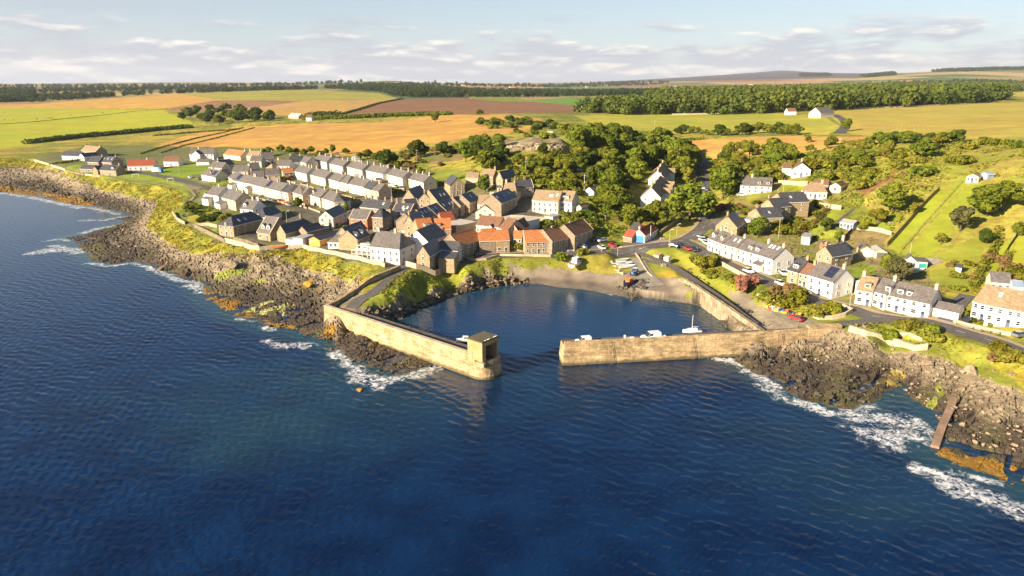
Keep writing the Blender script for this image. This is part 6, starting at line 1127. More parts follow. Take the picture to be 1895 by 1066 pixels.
# bushes
NB = [0]
def bush(x, y, s, k, lab, grp=None, h=1.0, name='bush'):
    t = link(name, tr.choice(BV[k]), None, (x, y, gz(x, y) - .1), tr.uniform(0, 6.28)); t.scale = (s, s, s * h); tag(t, lab, 'bush', grp); NB[0] += 1; return t
def bush_at(px, py, s, k, lab, **kw): p = hit(px, py); return bush(p.x, p.y, s, k, lab, **kw)
for a in [(1375, 530, 2.6, 'p', 'round pink flowering shrub by the shore road garden'), (1310, 492, 2.8, 's', 'big light green bush among the harbour gardens'), (1535, 575, 2.0, 'y', 'bright yellow bush inside the curved garden wall'), (1336, 389, 2.2, 'p', 'pink flowering bush beside the main road'), (1455, 548, 2.6, 'r', 'russet round bush below the parked white cars'),
          (1485, 560, 2.4, 'y', 'golden green shrub below the shore road'), (1760, 583, 1.8, 'y', 'bright yellow shrub at the lane corner'), (1774, 586, 1.5, 'y', 'second bright yellow shrub at the lane corner'), (952, 462, 2.2, 's', 'rounded shrub at the foot of the orange roofed house'), (1080, 470, 1.6, 's', 'green clump beside the boat on the harbour grass'), (1040, 482, 2.2, 'g', 'leafy green clump below the timber piles')]: bush_at(*a)
# single trees
for a in [
 (717, 311, 13, 'large dark round tree behind the upper terrace', dict(kind=TD, wf=1.15)), (771, 292, 13, 'broad dark tree at the edge of the golden field', dict(kind=TD, wf=1.25)), (822, 290, 11, 'dark tree beside the broad dark one at the field edge', dict(kind=TD, wf=1.2)),
 (735, 317, 6.5, 'small round tree standing right beside the large dark one', dict()), (777, 327, 8, 'bright yellow green tree on the lawn behind the terraces', dict(kind=TY, wf=1.1)), (900, 322, 13, 'tall green tree behind the stone houses', dict(wf=1.1)), (862, 300, 11, 'green tree on the slope behind the village gardens', dict()),
 (898, 356, 9, 'green garden tree beside the tan roofed house', dict(wf=1.1)), (1121, 408, 15, 'large bushy tree beside the white annexe', dict(wf=1.15)), (1166, 428, 12, 'green tree behind the boathouse', dict(wf=1.1)), (1212, 424, 12, 'green tree below the house among tall trees', dict(wf=1.05)),
 (1276, 408, 18, 'very large round tree above the triangular green', dict(wf=1.25)), (1337, 371, 16, 'large round tree overhanging the road', dict(wf=1.2)), (1402, 440, 9, 'green tree by the sandstone gable house', dict(wf=1.1)), (1436, 425, 7, 'small tree in the sloping garden by the lane', dict(kind=TY)),
 (1640, 505, 9, 'spreading willow like tree in the back garden', dict(kind=TY, wf=1.3)), (1662, 520, 9, 'silvery green tree behind the lower shore terrace', dict(kind=TP, wf=1.5)), (1776, 428, 11, 'bristly grey green conifer on the long lawn', dict(kind=TP, wf=1.2)), (1740, 452, 6, 'small russet tree on the long lawn', dict(kind=TY)),
 (1825, 400, 12, 'large dense tree clump on the right slope', dict(wf=1.4)), (1855, 390, 11, 'tree clump joined on the right slope', dict(wf=1.3)), (1825, 452, 6, 'dark small tree between two allotment strips', dict(kind=TD)), (1884, 437, 6, 'rounded green tree at the picture edge in the allotments', dict()),
 (1650, 395, 11, 'large green tree on the slope above the summer house', dict(wf=1.3)), (1625, 415, 9, 'yellowish tree on the slope above the summer house', dict(kind=TY, wf=1.2)), (1690, 397, 7, 'russet green tree by the long board fence', dict(kind=TY)), (1597, 428, 7, 'bushy tree beside the blue grey summer house', dict(kind=TY, wf=1.1)),
 (1552, 446, 4.5, 'small apple tree in the walled garden plot', dict()), (1527, 426, 6, 'dark shrub tree in the middle of the sloping lawn', dict(kind=TD)), (615, 284, 7, 'small tree behind the upper terrace end', dict()), (489, 291, 7, 'dark tree beside the orange roofed bungalow', dict(kind=TD)), (888, 213, 8, 'round tree standing alone on the brown field edge', dict(wf=1.2)), (806, 226, 9, 'round bush like tree alone in the golden field', dict(wf=1.3)),
 (1566, 243, 8, 'round tree at the bend of the winding lane', dict(wf=1.2)), (1112, 181, 10, 'isolated tree beside the distant green field', dict(wf=1.3)), (640, 395, 4, 'round clipped shrub tree at the street corner', dict()), (552, 385, 6, 'dark tree beside the seaside villa yard', dict(kind=TD)), (545, 300, 6, 'tree between the white cottages by the field', dict()), (515, 306, 5, 'light green tree in the back lane', dict(kind=TY)),
 (1740, 545, 5, 'bright yellow conical tree by the lower terrace', dict(kind=[(make_bush(120, LEAFY, 1500, .2), TV[0][1])])), (1005, 285, 7, 'tree at the foot of the quarry crag', dict(kind=TD)), (1400, 348, 9, 'dark tree behind the round dormered bungalow', dict(kind=TD, wf=1.2))]: tree_at(*a[:4], **a[4])
for i, (x, y, h) in enumerate([(500, 288, 6), (520, 282, 7), (535, 286, 6), (548, 284, 5), (563, 288, 6), (575, 284, 6), (590, 292, 6), (603, 287, 5), (665, 296, 5), (680, 293, 7), (695, 300, 6), (640, 285, 5)]): tree_at(x, y, h, 'green tree in the hedge line between the village and the golden field', grp='hedge line trees', wf=1.2)
def grp_tree(lab, grp, h0, h1, kinds, wf=1.15):
    return lambda x, y: put_tree(x, y, tr.uniform(h0, h1), lab, grp, tr.choice(kinds), wf=wf)
n1 = scatter([(1085, 262), (1140, 258), (1220, 268), (1290, 282), (1305, 300), (1300, 330), (1285, 352), (1255, 345), (1235, 318), (1180, 316), (1180, 360), (1160, 398), (1110, 376), (1080, 345), (1090, 318), (1060, 300), (1045, 275)], 9.8, grp_tree('leafy tree in the dense wood between the quarry and the road', 'trees of the quarry wood', 10, 15, [TV, TV, TY, TV, TY, TD]), 3, 122, seed=3)
n2 = scatter([(1312, 300), (1370, 285), (1440, 280), (1480, 300), (1470, 325), (1420, 332), (1380, 335), (1345, 360), (1325, 340)], 12.5, grp_tree('leafy tree in the wood on the right of the road', 'trees right of the road', 9, 14, [TV, TY]), 4, 32, seed=4)
n3 = scatter([(325, 222), (345, 208), (390, 204), (430, 201), (470, 206), (500, 216), (540, 228), (500, 231), (420, 231), (360, 229)], 17, grp_tree('dark green tree in the dense clump behind the green field', 'trees of the field clump', 10, 15, [TD, TV, TD], 1.4), 4, 36, seed=5)
n4b = scatter([(1340, 330), (1400, 300), (1480, 290), (1560, 300), (1640, 320), (1600, 360), (1540, 350), (1500, 335), (1420, 335), (1350, 345)], 9, lambda x, y: bush(x, y, tr.uniform(1.8, 3.4), tr.choice('gssy'), 'dense bush on the slope around the upper bungalows', 'bushes around the upper bungalows', .9), 1, 60, seed=16)
n4 = scatter([(1480, 262), (1560, 268), (1640, 268), (1700, 262), (1745, 262), (1700, 300), (1660, 320), (1600, 318), (1560, 300), (1490, 290)], 17, grp_tree('rounded green tree on the scrubby right slope', 'trees of the right slope', 6, 10, [TV, TY, TY], 1.3), 3, 28, seed=6)
n5 = scatter([(870, 270), (925, 272), (930, 306), (1045, 310), (1060, 296), (1080, 300), (1085, 330), (1040, 328), (960, 322), (900, 312), (860, 300), (850, 285)], 12, grp_tree('young green tree on the slope below the quarry', 'trees below the quarry', 6, 11, [TV, TV, TY, TD], 1.2), 3, 48, seed=7)
for i in range(18): x = 1238 + i * 13.8 + tr.uniform(-4, 4); tree_at(x, 250 - 2.0 * math.sin(i * .6) - i * .1, tr.uniform(5, 10), 'hedgerow tree between the yellow field and the gold field', grp='hedgerow trees of the gold field', kind=tr.choice([TV, TD, TY]), wf=1.4)
for i in range(12): x = 1612 + i * 14 + tr.uniform(-5, 5); tree_at(x, 268 - i * .3, tr.uniform(5, 8), 'low rounded tree along the edge of the upper gold field', grp='edge trees of the upper gold field', kind=tr.choice([TV, TD]), wf=1.5)
print('trees', NT_[0], n1, n2, n3, n4, n5)
def grp_bush(lab, grp, s0, s1, ks, h=.85): return lambda x, y: bush(x, y, tr.uniform(s0, s1), tr.choice(ks), lab, grp, h)
for pix, sp, lab, grp, s0, s1, ks, mx in [
 ([(1330, 500), (1395, 535), (1440, 560), (1480, 575), (1530, 590), (1480, 590), (1430, 570), (1380, 555), (1330, 525), (1280, 490)], 5.2, 'garden shrub between the shore road and the quay', 'shrubs of the quay gardens', 1.2, 2.2, 'syrgs', 55),
 ([(345, 372), (372, 380), (400, 388), (440, 405), (400, 420), (350, 402)], 6.5, 'garden shrub in the seaside gardens on the left', 'shrubs of the seaside gardens', 1.0, 2.0, 'gsd', 30), ([(420, 350), (520, 372), (640, 395), (650, 375), (560, 350), (450, 335)], 5.2, 'small garden shrub between the terraces', 'shrubs between the terraces', .6, 1.4, 'gsrdyp', 110), ([(480, 318), (560, 345), (680, 368), (720, 350), (620, 325), (520, 305)], 5.2, 'front garden shrub of the middle terrace', 'front garden shrubs', .6, 1.5, 'gsryp', 110),
 ([(1600, 604), (1650, 602), (1720, 608), (1790, 640), (1740, 640), (1680, 628), (1620, 614)], 4.4, 'dense green scrub bush above the shore wall', 'scrub above the shore wall', 1.4, 2.4, 'gss', 40), ([(1820, 640), (1895, 668), (1990, 700), (1895, 690), (1830, 662)], 5, 'orange green bush beside the lower shore road', 'bushes beside the lower road', 1.2, 2.0, 'syr', 16),
 ([(1400, 400), (1480, 360), (1540, 380), (1500, 430), (1440, 440), (1410, 430)], 6, 'garden bush on the sloping gardens by the lane', 'bushes of the sloping gardens', 1.4, 2.4, 'sgyd', 40), ([(1340, 395), (1400, 375), (1400, 400), (1350, 410)], 5, 'roadside bush by the lane houses', 'roadside bushes of the lane', 1.2, 2, 'sgr', 14), ([(1720, 490), (1800, 480), (1830, 500), (1830, 540), (1740, 545)], 8, 'vegetable garden bush on the allotment', 'allotment bushes', .8, 1.6, 'yrsg', 18), ([(1850, 480), (1895, 470), (1895, 540), (1850, 530)], 5, 'shrub crowding the rightmost allotment', 'rightmost allotment shrubs', 1.4, 2.4, 'ysr', 16),
 ([(745, 330), (860, 350), (800, 380), (700, 372)], 10, 'small shrub around the stone gabled houses', 'shrubs of the stone houses', 1.0, 1.8, 'gs', 18), ([(700, 285), (850, 272), (880, 300), (780, 318), (700, 320)], 9, 'brown green bush on the rough slope behind the terraces', 'rough slope bushes', 1.2, 2.6, 'srg', 34),
 ([(1180, 462), (1230, 458), (1260, 470), (1220, 474)], 9, 'low shrub on the harbour green', 'harbour green shrubs', .8, 1.2, 's', 4), ([(880, 225), (1000, 222), (1080, 240), (1040, 255), (920, 250)], 17, 'dark gorse bush on the hill above the quarry', 'gorse above the quarry', 2, 4.5, 'gsd', 30), ([(985, 296), (1078, 300), (1085, 345), (1062, 372), (1000, 374), (955, 345), (940, 315)], 6.5, 'leafy bush on the terraced slope beneath the quarry', 'bushes beneath the quarry', 1.6, 3.2, 'gsgy', 80),
 ([(1560, 262), (1890, 262), (1890, 320), (1780, 322), (1700, 340), (1600, 300)], 15, 'gorse bush on the rough upper right slope', 'gorse of the upper right slope', 1.6, 3.4, 'ssg', 16), ([(930, 430), (1010, 412), (1100, 400), (1110, 440), (1060, 440), (1000, 430)], 6, 'leafy bush on the bank behind the brown roofed barns', 'bushes behind the barns', 1.8, 3.0, 'gsgd', 46)]:
    scatter(pix, sp, grp_bush(lab, grp, s0, s1, ks), 1, mx, seed=int(sp * 7))
def garden_shed(x, y):
    t = empty('garden_shed', (x, y, gz(x, y)), tr.uniform(-.3, .3)); tag(t, 'small garden shed behind the terraced houses', 'shed', 'garden sheds of the village'); wb, rb = MB(), MB(); mass(wb, rb, 0, 0, tr.uniform(2.2, 4.5), tr.uniform(2, 3), 2.0, .8, 'x', -.6, ov=.15)
    k = tr.choice([(Tn, 'slate'), (Dk, 'navy'), (C, 'flat'), ('brick', 'slate'), (Wt, 'navy')]); w_ = wb.build('walls', [wallmat(k[0])], t); rb.build('roof', [roofmat(k[1]), M_trim], t); put_window(w_, 1.1, -.04, .02, 0, .8, 1.8, (.2, .15, .1))
for pix, sp, mx, sd_ in [([(430, 330), (560, 352), (700, 376), (720, 400), (640, 392), (520, 372), (430, 352)], 13, 16, 3), ([(500, 308), (640, 330), (790, 352), (760, 362), (620, 345), (500, 322)], 13, 14, 4), ([(620, 290), (720, 312), (800, 338), (790, 348), (700, 325), (610, 300)], 13, 9, 5), ([(1480, 440), (1600, 470), (1640, 500), (1560, 500), (1470, 470)], 14, 6, 6), ([(880, 340), (980, 350), (970, 380), (900, 380)], 12, 6, 8)]: scatter(pix, sp, garden_shed, 2, mx, seed=sd_)
print('bushes', NB[0])
def hedge(label, pix, h, w_, m, n_per=26, s=.26):
    P = resample([tuple(hit(x, y)) for x, y in pix], 2.2); rg = np.random.RandomState(len(P)); C_ = [(p.x + rg.normal() * w_ * .12, p.y + rg.normal() * w_ * .12, gz(p.x, p.y) + h * (.38 + .12 * rg.rand())) for p in P]
    Rr = [max(h, w_) * (.5 + .16 * rg.rand()) for p in P]; V = leaves(rg, C_, Rr, len(P) * n_per, s, h / max(h, w_), inner=.5); o = link('hedge', np_mesh('hedge', V, quads(V), m)); return tag(o, label, 'hedge')
for a in [('overgrown hedge with trees beside the brown ploughed field', [(566, 222), (600, 221), (660, 219), (720, 216), (780, 214), (830, 213)], 5, 9, LEAF, 70, .8), ('dark rounded clump of bushes by the far farm', [(576, 221), (590, 220), (606, 219), (622, 219)], 9, 16, LEAFD, 160, .9), ('long dark hedge below the lime green field', [(52, 266), (90, 262), (140, 256), (180, 252), (230, 248), (290, 242), (350, 237)], 4.5, 9, LEAFD, 90, .7), ('thin hedge across the rough grass behind the cottages', [(285, 252), (330, 248), (380, 244), (440, 240)], 1.6, 3, LEAFD, 24, .5), ('dark hedge line running down the golden field', [(262, 285), (300, 273), (360, 257), (450, 237)], 1.0, 1.8, LEAFD, 16, .4),
          ('second hedge line parallel across the golden field', [(300, 283), (340, 270), (400, 256), (470, 237)], 1.0, 1.6, LEAFD, 14, .4), ('clipped green hedge beside the white gabled shop', [(588, 420), (605, 418), (640, 424), (648, 430)], 1.8, 2.4, LEAF, 60, .25), ('hedge round the seaside garden lawns', [(340, 402), (365, 396), (400, 390)], 1.6, 2, LEAF, 40, .25), ('long green hedge behind the inland terrace', [(785, 352), (815, 342), (850, 332), (880, 322)], 2, 2.4, LEAF, 40, .3),
          ('dark diagonal hedge beside the sloping lawn', [(1480, 438), (1500, 420), (1520, 402), (1534, 386)], 2, 2.4, leafmat('dry_hedge', (.10, .07, .03), (.20, .15, .05)), 50, .25), ('hedge between the garden plots', [(1500, 445), (1530, 428), (1540, 420)], 1.4, 1.4, LEAFD, 30, .22), ('tall pale hedge between the allotment strips', [(1800, 535), (1815, 505), (1830, 480), (1845, 450), (1850, 430)], 2.2, 2.6, SCRUB, 60, .25),
          ('rough hedge between the two right hand lawns', [(1845, 540), (1852, 510), (1868, 470)], 1.8, 2.4, SCRUB, 50, .25), ('dark hedge at the edge of the ploughed field', [(632, 212), (665, 203), (700, 192), (745, 183)], 2, 5, LEAFD, 30, .7), ('low hedge across the lime green field', [(-30, 232), (60, 226), (140, 218), (250, 206), (310, 202)], .7, 1.5, LEAFD, 12, .4), ('yellow vegetable hedge on the allotment', [(1762, 488), (1785, 489), (1806, 494)], 1.4, 2, LEAFY, 40, .25), ('hedge behind the white stone wall of the rough lane', [(1240, 262), (1300, 258)], 2, 4, LEAF, 30, .5),
          ('green hedge along the pavement of the white brick panelled house', [(1800, 596), (1815, 600), (1832, 604)], 1.3, 1.2, LEAFY, 60, .2), ('scrub hedge round the cliff end cottages', [(95, 306), (120, 302), (150, 297)], 1.6, 2.5, LEAFD, 40, .3)]: hedge(*a)
# scrub mats and rough growth: nobody could count it
def scrub(name, pix, dens_, s, m, hmax, seed, world=None, lump=6, cols=None):
    poly = np.array(world) if world is not None else w2(pix); rg = np.random.RandomState(seed); x0, y0 = poly.min(0); x1, y1 = poly.max(0); n = int((x1 - x0) * (y1 - y0) * dens_); P = np.stack([rg.uniform(x0, x1, n), rg.uniform(y0, y1, n)], 1); P = P[inside(P, poly)]
    k = fbm(P[:, 0] / lump, P[:, 1] / lump, 3, seed); P = P[k > .42]; k = k[k > .42]; ok = ~np.array([((FOOT[:, 0] < p[0]) & (FOOT[:, 1] > p[0]) & (FOOT[:, 2] < p[1]) & (FOOT[:, 3] > p[1])).any() for p in P]); P = P[ok]; k = k[ok]; z = np.array([gz(*p) for p in P]); d = (P[:, None, :] - RP[None, ::2, :]) if len(P) * len(RP) < 6e7 else None
    hh_ = (k - .42) * hmax * 3.2 * rg.rand(len(P)); n = len(P); C3 = np.stack([P[:, 0], P[:, 1], z + .1 + hh_], 1); nr = rg.normal(size=(n, 3)) * .6 + np.array([0, 0, .8]); nr /= np.linalg.norm(nr, axis=1)[:, None]; a = np.cross(nr, rg.normal(size=(n, 3))); a /= np.linalg.norm(a, axis=1)[:, None]; b_ = np.cross(nr, a); ss = s * (.6 + .8 * rg.rand(n))[:, None]
    V = np.stack([C3 - a * ss - b_ * ss * .7, C3 + a * ss * .8 - b_ * ss, C3 + a * ss + b_ * ss * .8, C3 - a * ss * .7 + b_ * ss], 1).reshape(-1, 3); return tag(link(name, np_mesh(name, V, quads(V), m)), kind='stuff')
BANKL = leafmat('bank_growth', (.16, .15, .02), (.34, .29, .035), 0, .2)
scrub('bank_grass', BANK0 + BANK1[:-2][::-1], 2.2, .26, BANKL, .8, 3, lump=3); scrub('bank_grass', [(735, 512), (760, 502), (800, 514), (846, 506), (900, 484), (925, 478), (1018, 480), (1018, 490), (940, 500), (900, 505), (850, 522), (800, 537), (760, 557), (718, 568), (700, 540)], 2.2, .26, SCRUB, 1.0, 4)
scrub('undergrowth', [(1040, 262), (1140, 255), (1300, 285), (1305, 390), (1240, 420), (1120, 440), (1000, 430), (1060, 400), (1100, 340), (1060, 310), (880, 310), (860, 280), (960, 290)], 1.0, .42, LEAF, 2.8, 5, lump=9)
scrub('undergrowth', [(1312, 300), (1480, 285), (1560, 262), (1900, 262), (2200, 270), (2200, 400), (1895, 330), (1780, 325), (1730, 345), (1640, 440), (1560, 400), (1500, 340), (1400, 340), (1330, 400)], .75, .42, SCRUB, 1.5, 6, lump=9)
scrub('undergrowth', [(1570, 606), (1620, 596), (1700, 604), (1790, 634), (1895, 664), (2100, 720), (2100, 740), (1895, 690), (1800, 668), (1720, 645), (1640, 628)], 1.6, .3, SCRUB, .9, 7); scrub('garden_plants', [(1345, 500), (1400, 535), (1560, 585), (1480, 590), (1400, 560), (1300, 505), (1290, 490)], 2.2, .24, SCRUB, .7, 8); scrub('garden_plants', [(345, 368), (420, 350), (640, 400), (700, 400), (880, 350), (800, 330), (640, 320), (460, 300), (430, 330), (370, 340)], .55, .28, LEAF, .7, 9, lump=7)
scrub('garden_plants', [(1320, 420), (1480, 395), (1600, 425), (1660, 480), (1760, 560), (1690, 590), (1560, 560), (1400, 505)], .5, .28, SCRUB, .7, 19, lump=7)
# far woods
LT = []
for i in range(4):
    rg = np.random.RandomState(200 + i); C_ = [(rg.normal() * 2, rg.normal() * 2, 5 + rg.normal() * 2) for _ in range(6)]; LT.append(leaves(rg, C_, [2.6 + rg.rand() * 1.6 for _ in C_], 125, .85, 1.0, inner=.6))
LN = []
for i in range(3):
    rg = np.random.RandomState(300 + i); n = 90; zz = rg.rand(n) ** .7; r = (1 - zz) * 3.3 + .3; th = rg.rand(n) * 6.28; P = np.stack([r * np.cos(th), r * np.sin(th), zz * 14 + 2], 1); LN.append((P, rg))
def wood(pix, sp, h0, h1, m, seed, maxn=4000, name='woodland', y_lim=None):
    poly = w2(pix); q = np.random.RandomState(seed); x0, y0 = poly.min(0); x1, y1 = poly.max(0); n = int((x1 - x0) * (y1 - y0) / sp ** 2); P = np.stack([q.uniform(x0, x1, n), q.uniform(y0, y1, n)], 1); P = P[inside(P, poly)]
    P = P[np.argsort(P[:, 1])][:maxn * 3]; P = P[q.permutation(len(P))[:maxn]]; out_ = []
    for x, y in P: s = q.uniform(h0, h1) / 10; v = LT[q.randint(4)]; a = q.rand() * 6.28; ca_, sa_ = math.cos(a), math.sin(a); out_.append(np.stack([x + (v[:, 0] * ca_ - v[:, 1] * sa_) * s * 1.1, y + (v[:, 0] * sa_ + v[:, 1] * ca_) * s * 1.1, gz(x, y) + v[:, 2] * s], 1))
    V = np.concatenate(out_); tag(link(name, np_mesh(name, V, quads(V), m)), kind='stuff'); return len(P)
FARL = leafmat('far_leaves', (.048, .082, .018), (.185, .21, .034), 0, .018)
FARD = leafmat('far_dark_leaves', (.032, .056, .022), (.075, .10, .028), 0, .02)
wn = [wood([(1245, 212), (1240, 196), (1300, 186), (1400, 178), (1560, 172), (1700, 168), (1860, 166), (1862, 186), (1740, 196), (1640, 200), (1520, 205), (1440, 209), (1340, 213)], 14, 9, 21, FARL, 1, 3000),
      wood([(1190, 180), (1260, 172), (1400, 168), (1560, 164), (1700, 162), (2000, 160), (2100, 168), (1860, 170), (1560, 176), (1300, 186), (1240, 192)], 22, 13, 20, FARL, 11, 2200),
      wood([(-100, 190), (0, 190), (60, 188), (62, 176), (0, 172), (-100, 172)], 16, 12, 18, FARD, 2, 900), wood([(60, 190), (200, 181), (330, 172), (480, 166), (600, 164), (700, 170), (745, 181), (1060, 179), (1200, 176), (1240, 170), (1100, 172), (900, 170), (760, 160), (700, 158), (560, 166), (400, 171), (200, 177), (60, 180)], 22, 9, 14, FARD, 3, 3800),
      wood([(600, 158), (700, 156), (1100, 156), (1240, 155), (1200, 158), (900, 161), (700, 161)], 40, 10, 14, FARD, 4, 420), wood([(1064, 209), (1090, 202), (1130, 198), (1240, 194), (1245, 212), (1160, 213), (1110, 210)], 13, 11, 16, FARL, 5, 420),
      wood([(0, 170), (200, 166), (420, 162), (420, 165), (200, 170), (0, 175)], 34, 12, 18, FARD, 6, 260), wood([(1270, 165), (1500, 160), (1650, 155), (1895, 152), (1895, 160), (1650, 163), (1400, 167)], 34, 10, 15, FARD, 7, 500), wood([(0, 160), (500, 157), (700, 152), (1200, 152), (1260, 154), (900, 157), (500, 160), (0, 163)], 75, 14, 20, FARD, 8, 330), wood([(1590, 141), (1640, 137), (1660, 139), (1600, 144)], 22, 18, 24, FARD, 9, 260), wood([(1720, 134), (1800, 129), (1895, 127), (1895, 130), (1790, 133)], 28, 18, 24, FARD, 10, 300), wood([(1480, 138), (1530, 137), (1540, 141), (1480, 142)], 30, 16, 20, FARD, 14, 300), wood([(690, 152), (760, 149), (790, 152), (740, 154)], 20, 16, 20, FARD, 15, 500)]
print('woods', wn)
# ------------------------------------------------------------------ vehicles
def loft(sections, m=0, mb=None, cap=True):
    """sections: list of rings (same length) of 3-d points"""
    mb = mb or MB(); b = len(mb.v); k = len(sections[0])
    for s in sections: mb.v += [tuple(p) for p in s]
    for i in range(len(sections) - 1):
        for j in range(k): mb.f.append((b + i * k + j, b + i * k + (j + 1) % k, b + (i + 1) * k + (j + 1) % k, b + (i + 1) * k + j)); mb.m.append(m)
    if cap: mb.f += [tuple(b + j for j in range(k - 1, -1, -1)), tuple(b + (len(sections) - 1) * k + j for j in range(k))]; mb.m += [m, m]
    return mb
PAINT = {'white': (.80, .80, .79), 'silver': (.45, .46, .48), 'black': (.02, .02, .025), 'blue': (.03, .06, .16), 'red': (.45, .03, .03), 'grey': (.16, .17, .18), 'dark blue': (.02, .03, .07)}
def paintm(c): return mat('car_paint_' + c.replace(' ', '_'), PAINT[c], .25, .04, 1, spec=.6)
VM = {}
def veh_meshes(kind, c):
    if (kind, c) in VM: return VM[kind, c]
    van = kind == 'van'; L = 4.6 if van else 4.2; Wd = .92 if van else .86
    prof = [(-.5, .35, .95), (-.49, .55, .97), (-.44, 1.02 if van else .92, 1), (.24 if van else .18, 1.0 if van else .92, 1), (.40, .90, .98), (.485, .74, .92), (.5, .40, .9)]
    secs = []
    for x, zt, ww in prof: w_ = Wd * ww; secs.append([(x * L, -w_, .28), (x * L, w_, .28), (x * L, w_, zt * .8), (x * L, w_ * .93, zt), (x * L, -w_ * .93, zt), (x * L, -w_, zt * .8)])
    body = loft(secs)
    if van: cab = [(-.495, .98, 1.0, 1.0), (-.48, 1.82, .86, .9), (.02, 1.86, .86, .9), (.12, 1.80, .84, .88), (.27, .96, .9, 1.0)]
    else: cab = [(-.46, .90, .95, 1), (-.36, 1.42, .74, .8), (.04, 1.45, .74, .8), (.22, .90, .9, 1)]
    cb = MB(); ring = lambda x, z, w_: [(x * L, -Wd * w_, z), (x * L, Wd * w_, z)]
    pts_ = [(x, z, w_) for x, z, w_, _ in cab]; n = len(pts_); vs = []
    for x, z, w_ in pts_: vs += ring(x, z, w_)
    roof_i = [i for i, p in enumerate(pts_) if p[1] > 1.3]
    fs = [(2 * i, 2 * i + 1, 2 * i + 3, 2 * i + 2)[::-1] for i in range(n - 1)] + [tuple(2 * i for i in range(n)), tuple(2 * i + 1 for i in range(n - 1, -1, -1))] + [(0, 1, 2 * n - 1, 2 * n - 2)]
    ms = []
    for i in range(n - 1): ms.append(0 if (i in roof_i and i + 1 in roof_i) else 1)
    ms += [1 if not van else 0] * 2 + [0]
    b = len(cb.v); cb.v += vs; cb.f += fs; cb.m += ms
    if van:
        for s in (-1, 1): cb.add([(.10 * L, s * Wd * .905, 1.05), (.235 * L, s * Wd * .93, 1.0), (.12 * L, s * Wd * .875, 1.68), (-.04 * L, s * Wd * .885, 1.68), (-.04 * L, s * Wd * .93, 1.05)], [(0, 1, 2, 3, 4)], 1)
    wh = MB()
    wh.tube((0, -.11, 0), (0, .11, 0), .31, .31, 14, 0); wh.tube((0, -.12, 0), (0, .12, 0), .18, .18, 10, 1)
    hl = MB(); hl.box(-.05, -.16, -.07, .03, .16, .07)
    VM[kind, c] = (body.mesh('body', paintm(c)), cb.mesh('cabin', [paintm(c), M_glass]), VM['w'] if 'w' in VM else wh.mesh('wheel', [M_black, M_metal]), VM['h'] if 'h' in VM else hl.mesh('headlight', mat('lamp_glass', (.7, .7, .7), .1, .05)), L, Wd)
    VM['w'], VM['h'] = VM[kind, c][2], VM[kind, c][3]
    return VM[kind, c]
def car(label, px, py, qx, qy, c, kind='car', z=None, group=None, s=1.0):
    """stands at pixel p with its nose towards pixel q"""
    me = veh_meshes(kind, c)
    if z is None: P = hit(px, py); Q = hit(qx, qy); zz = gz(P.x, P.y) + .2
    else: P = Vector((*onz(px, py, z), 0)); Q = Vector((*onz(qx, qy, z), 0)); zz = z
    t = empty('van' if kind == 'van' else 'parked_car', (P.x, P.y, zz), math.atan2(Q.y - P.y, Q.x - P.x)); t.scale = (s, s, s); tag(t, label, kind, group)
    link('body', me[0], t); link('cabin', me[1], t); L, Wd = me[4], me[5]
    for x in (-.31 * L, .32 * L):
        for y in (-Wd * .9, Wd * .9): link('wheel', me[2], t, (x, y, .31))
    for y in (-.55, .55): link('headlight', me[3], t, (.485 * L, y, .62))
    return t
car('white van parked at the seaward end of the east pier', 1079, 634, 1050, 637, 'white', 'van', 5.27, s=.9); car('larger white van parked halfway along the east pier', 1204, 628, 1175, 631, 'white', 'van', 5.27, s=1.12)
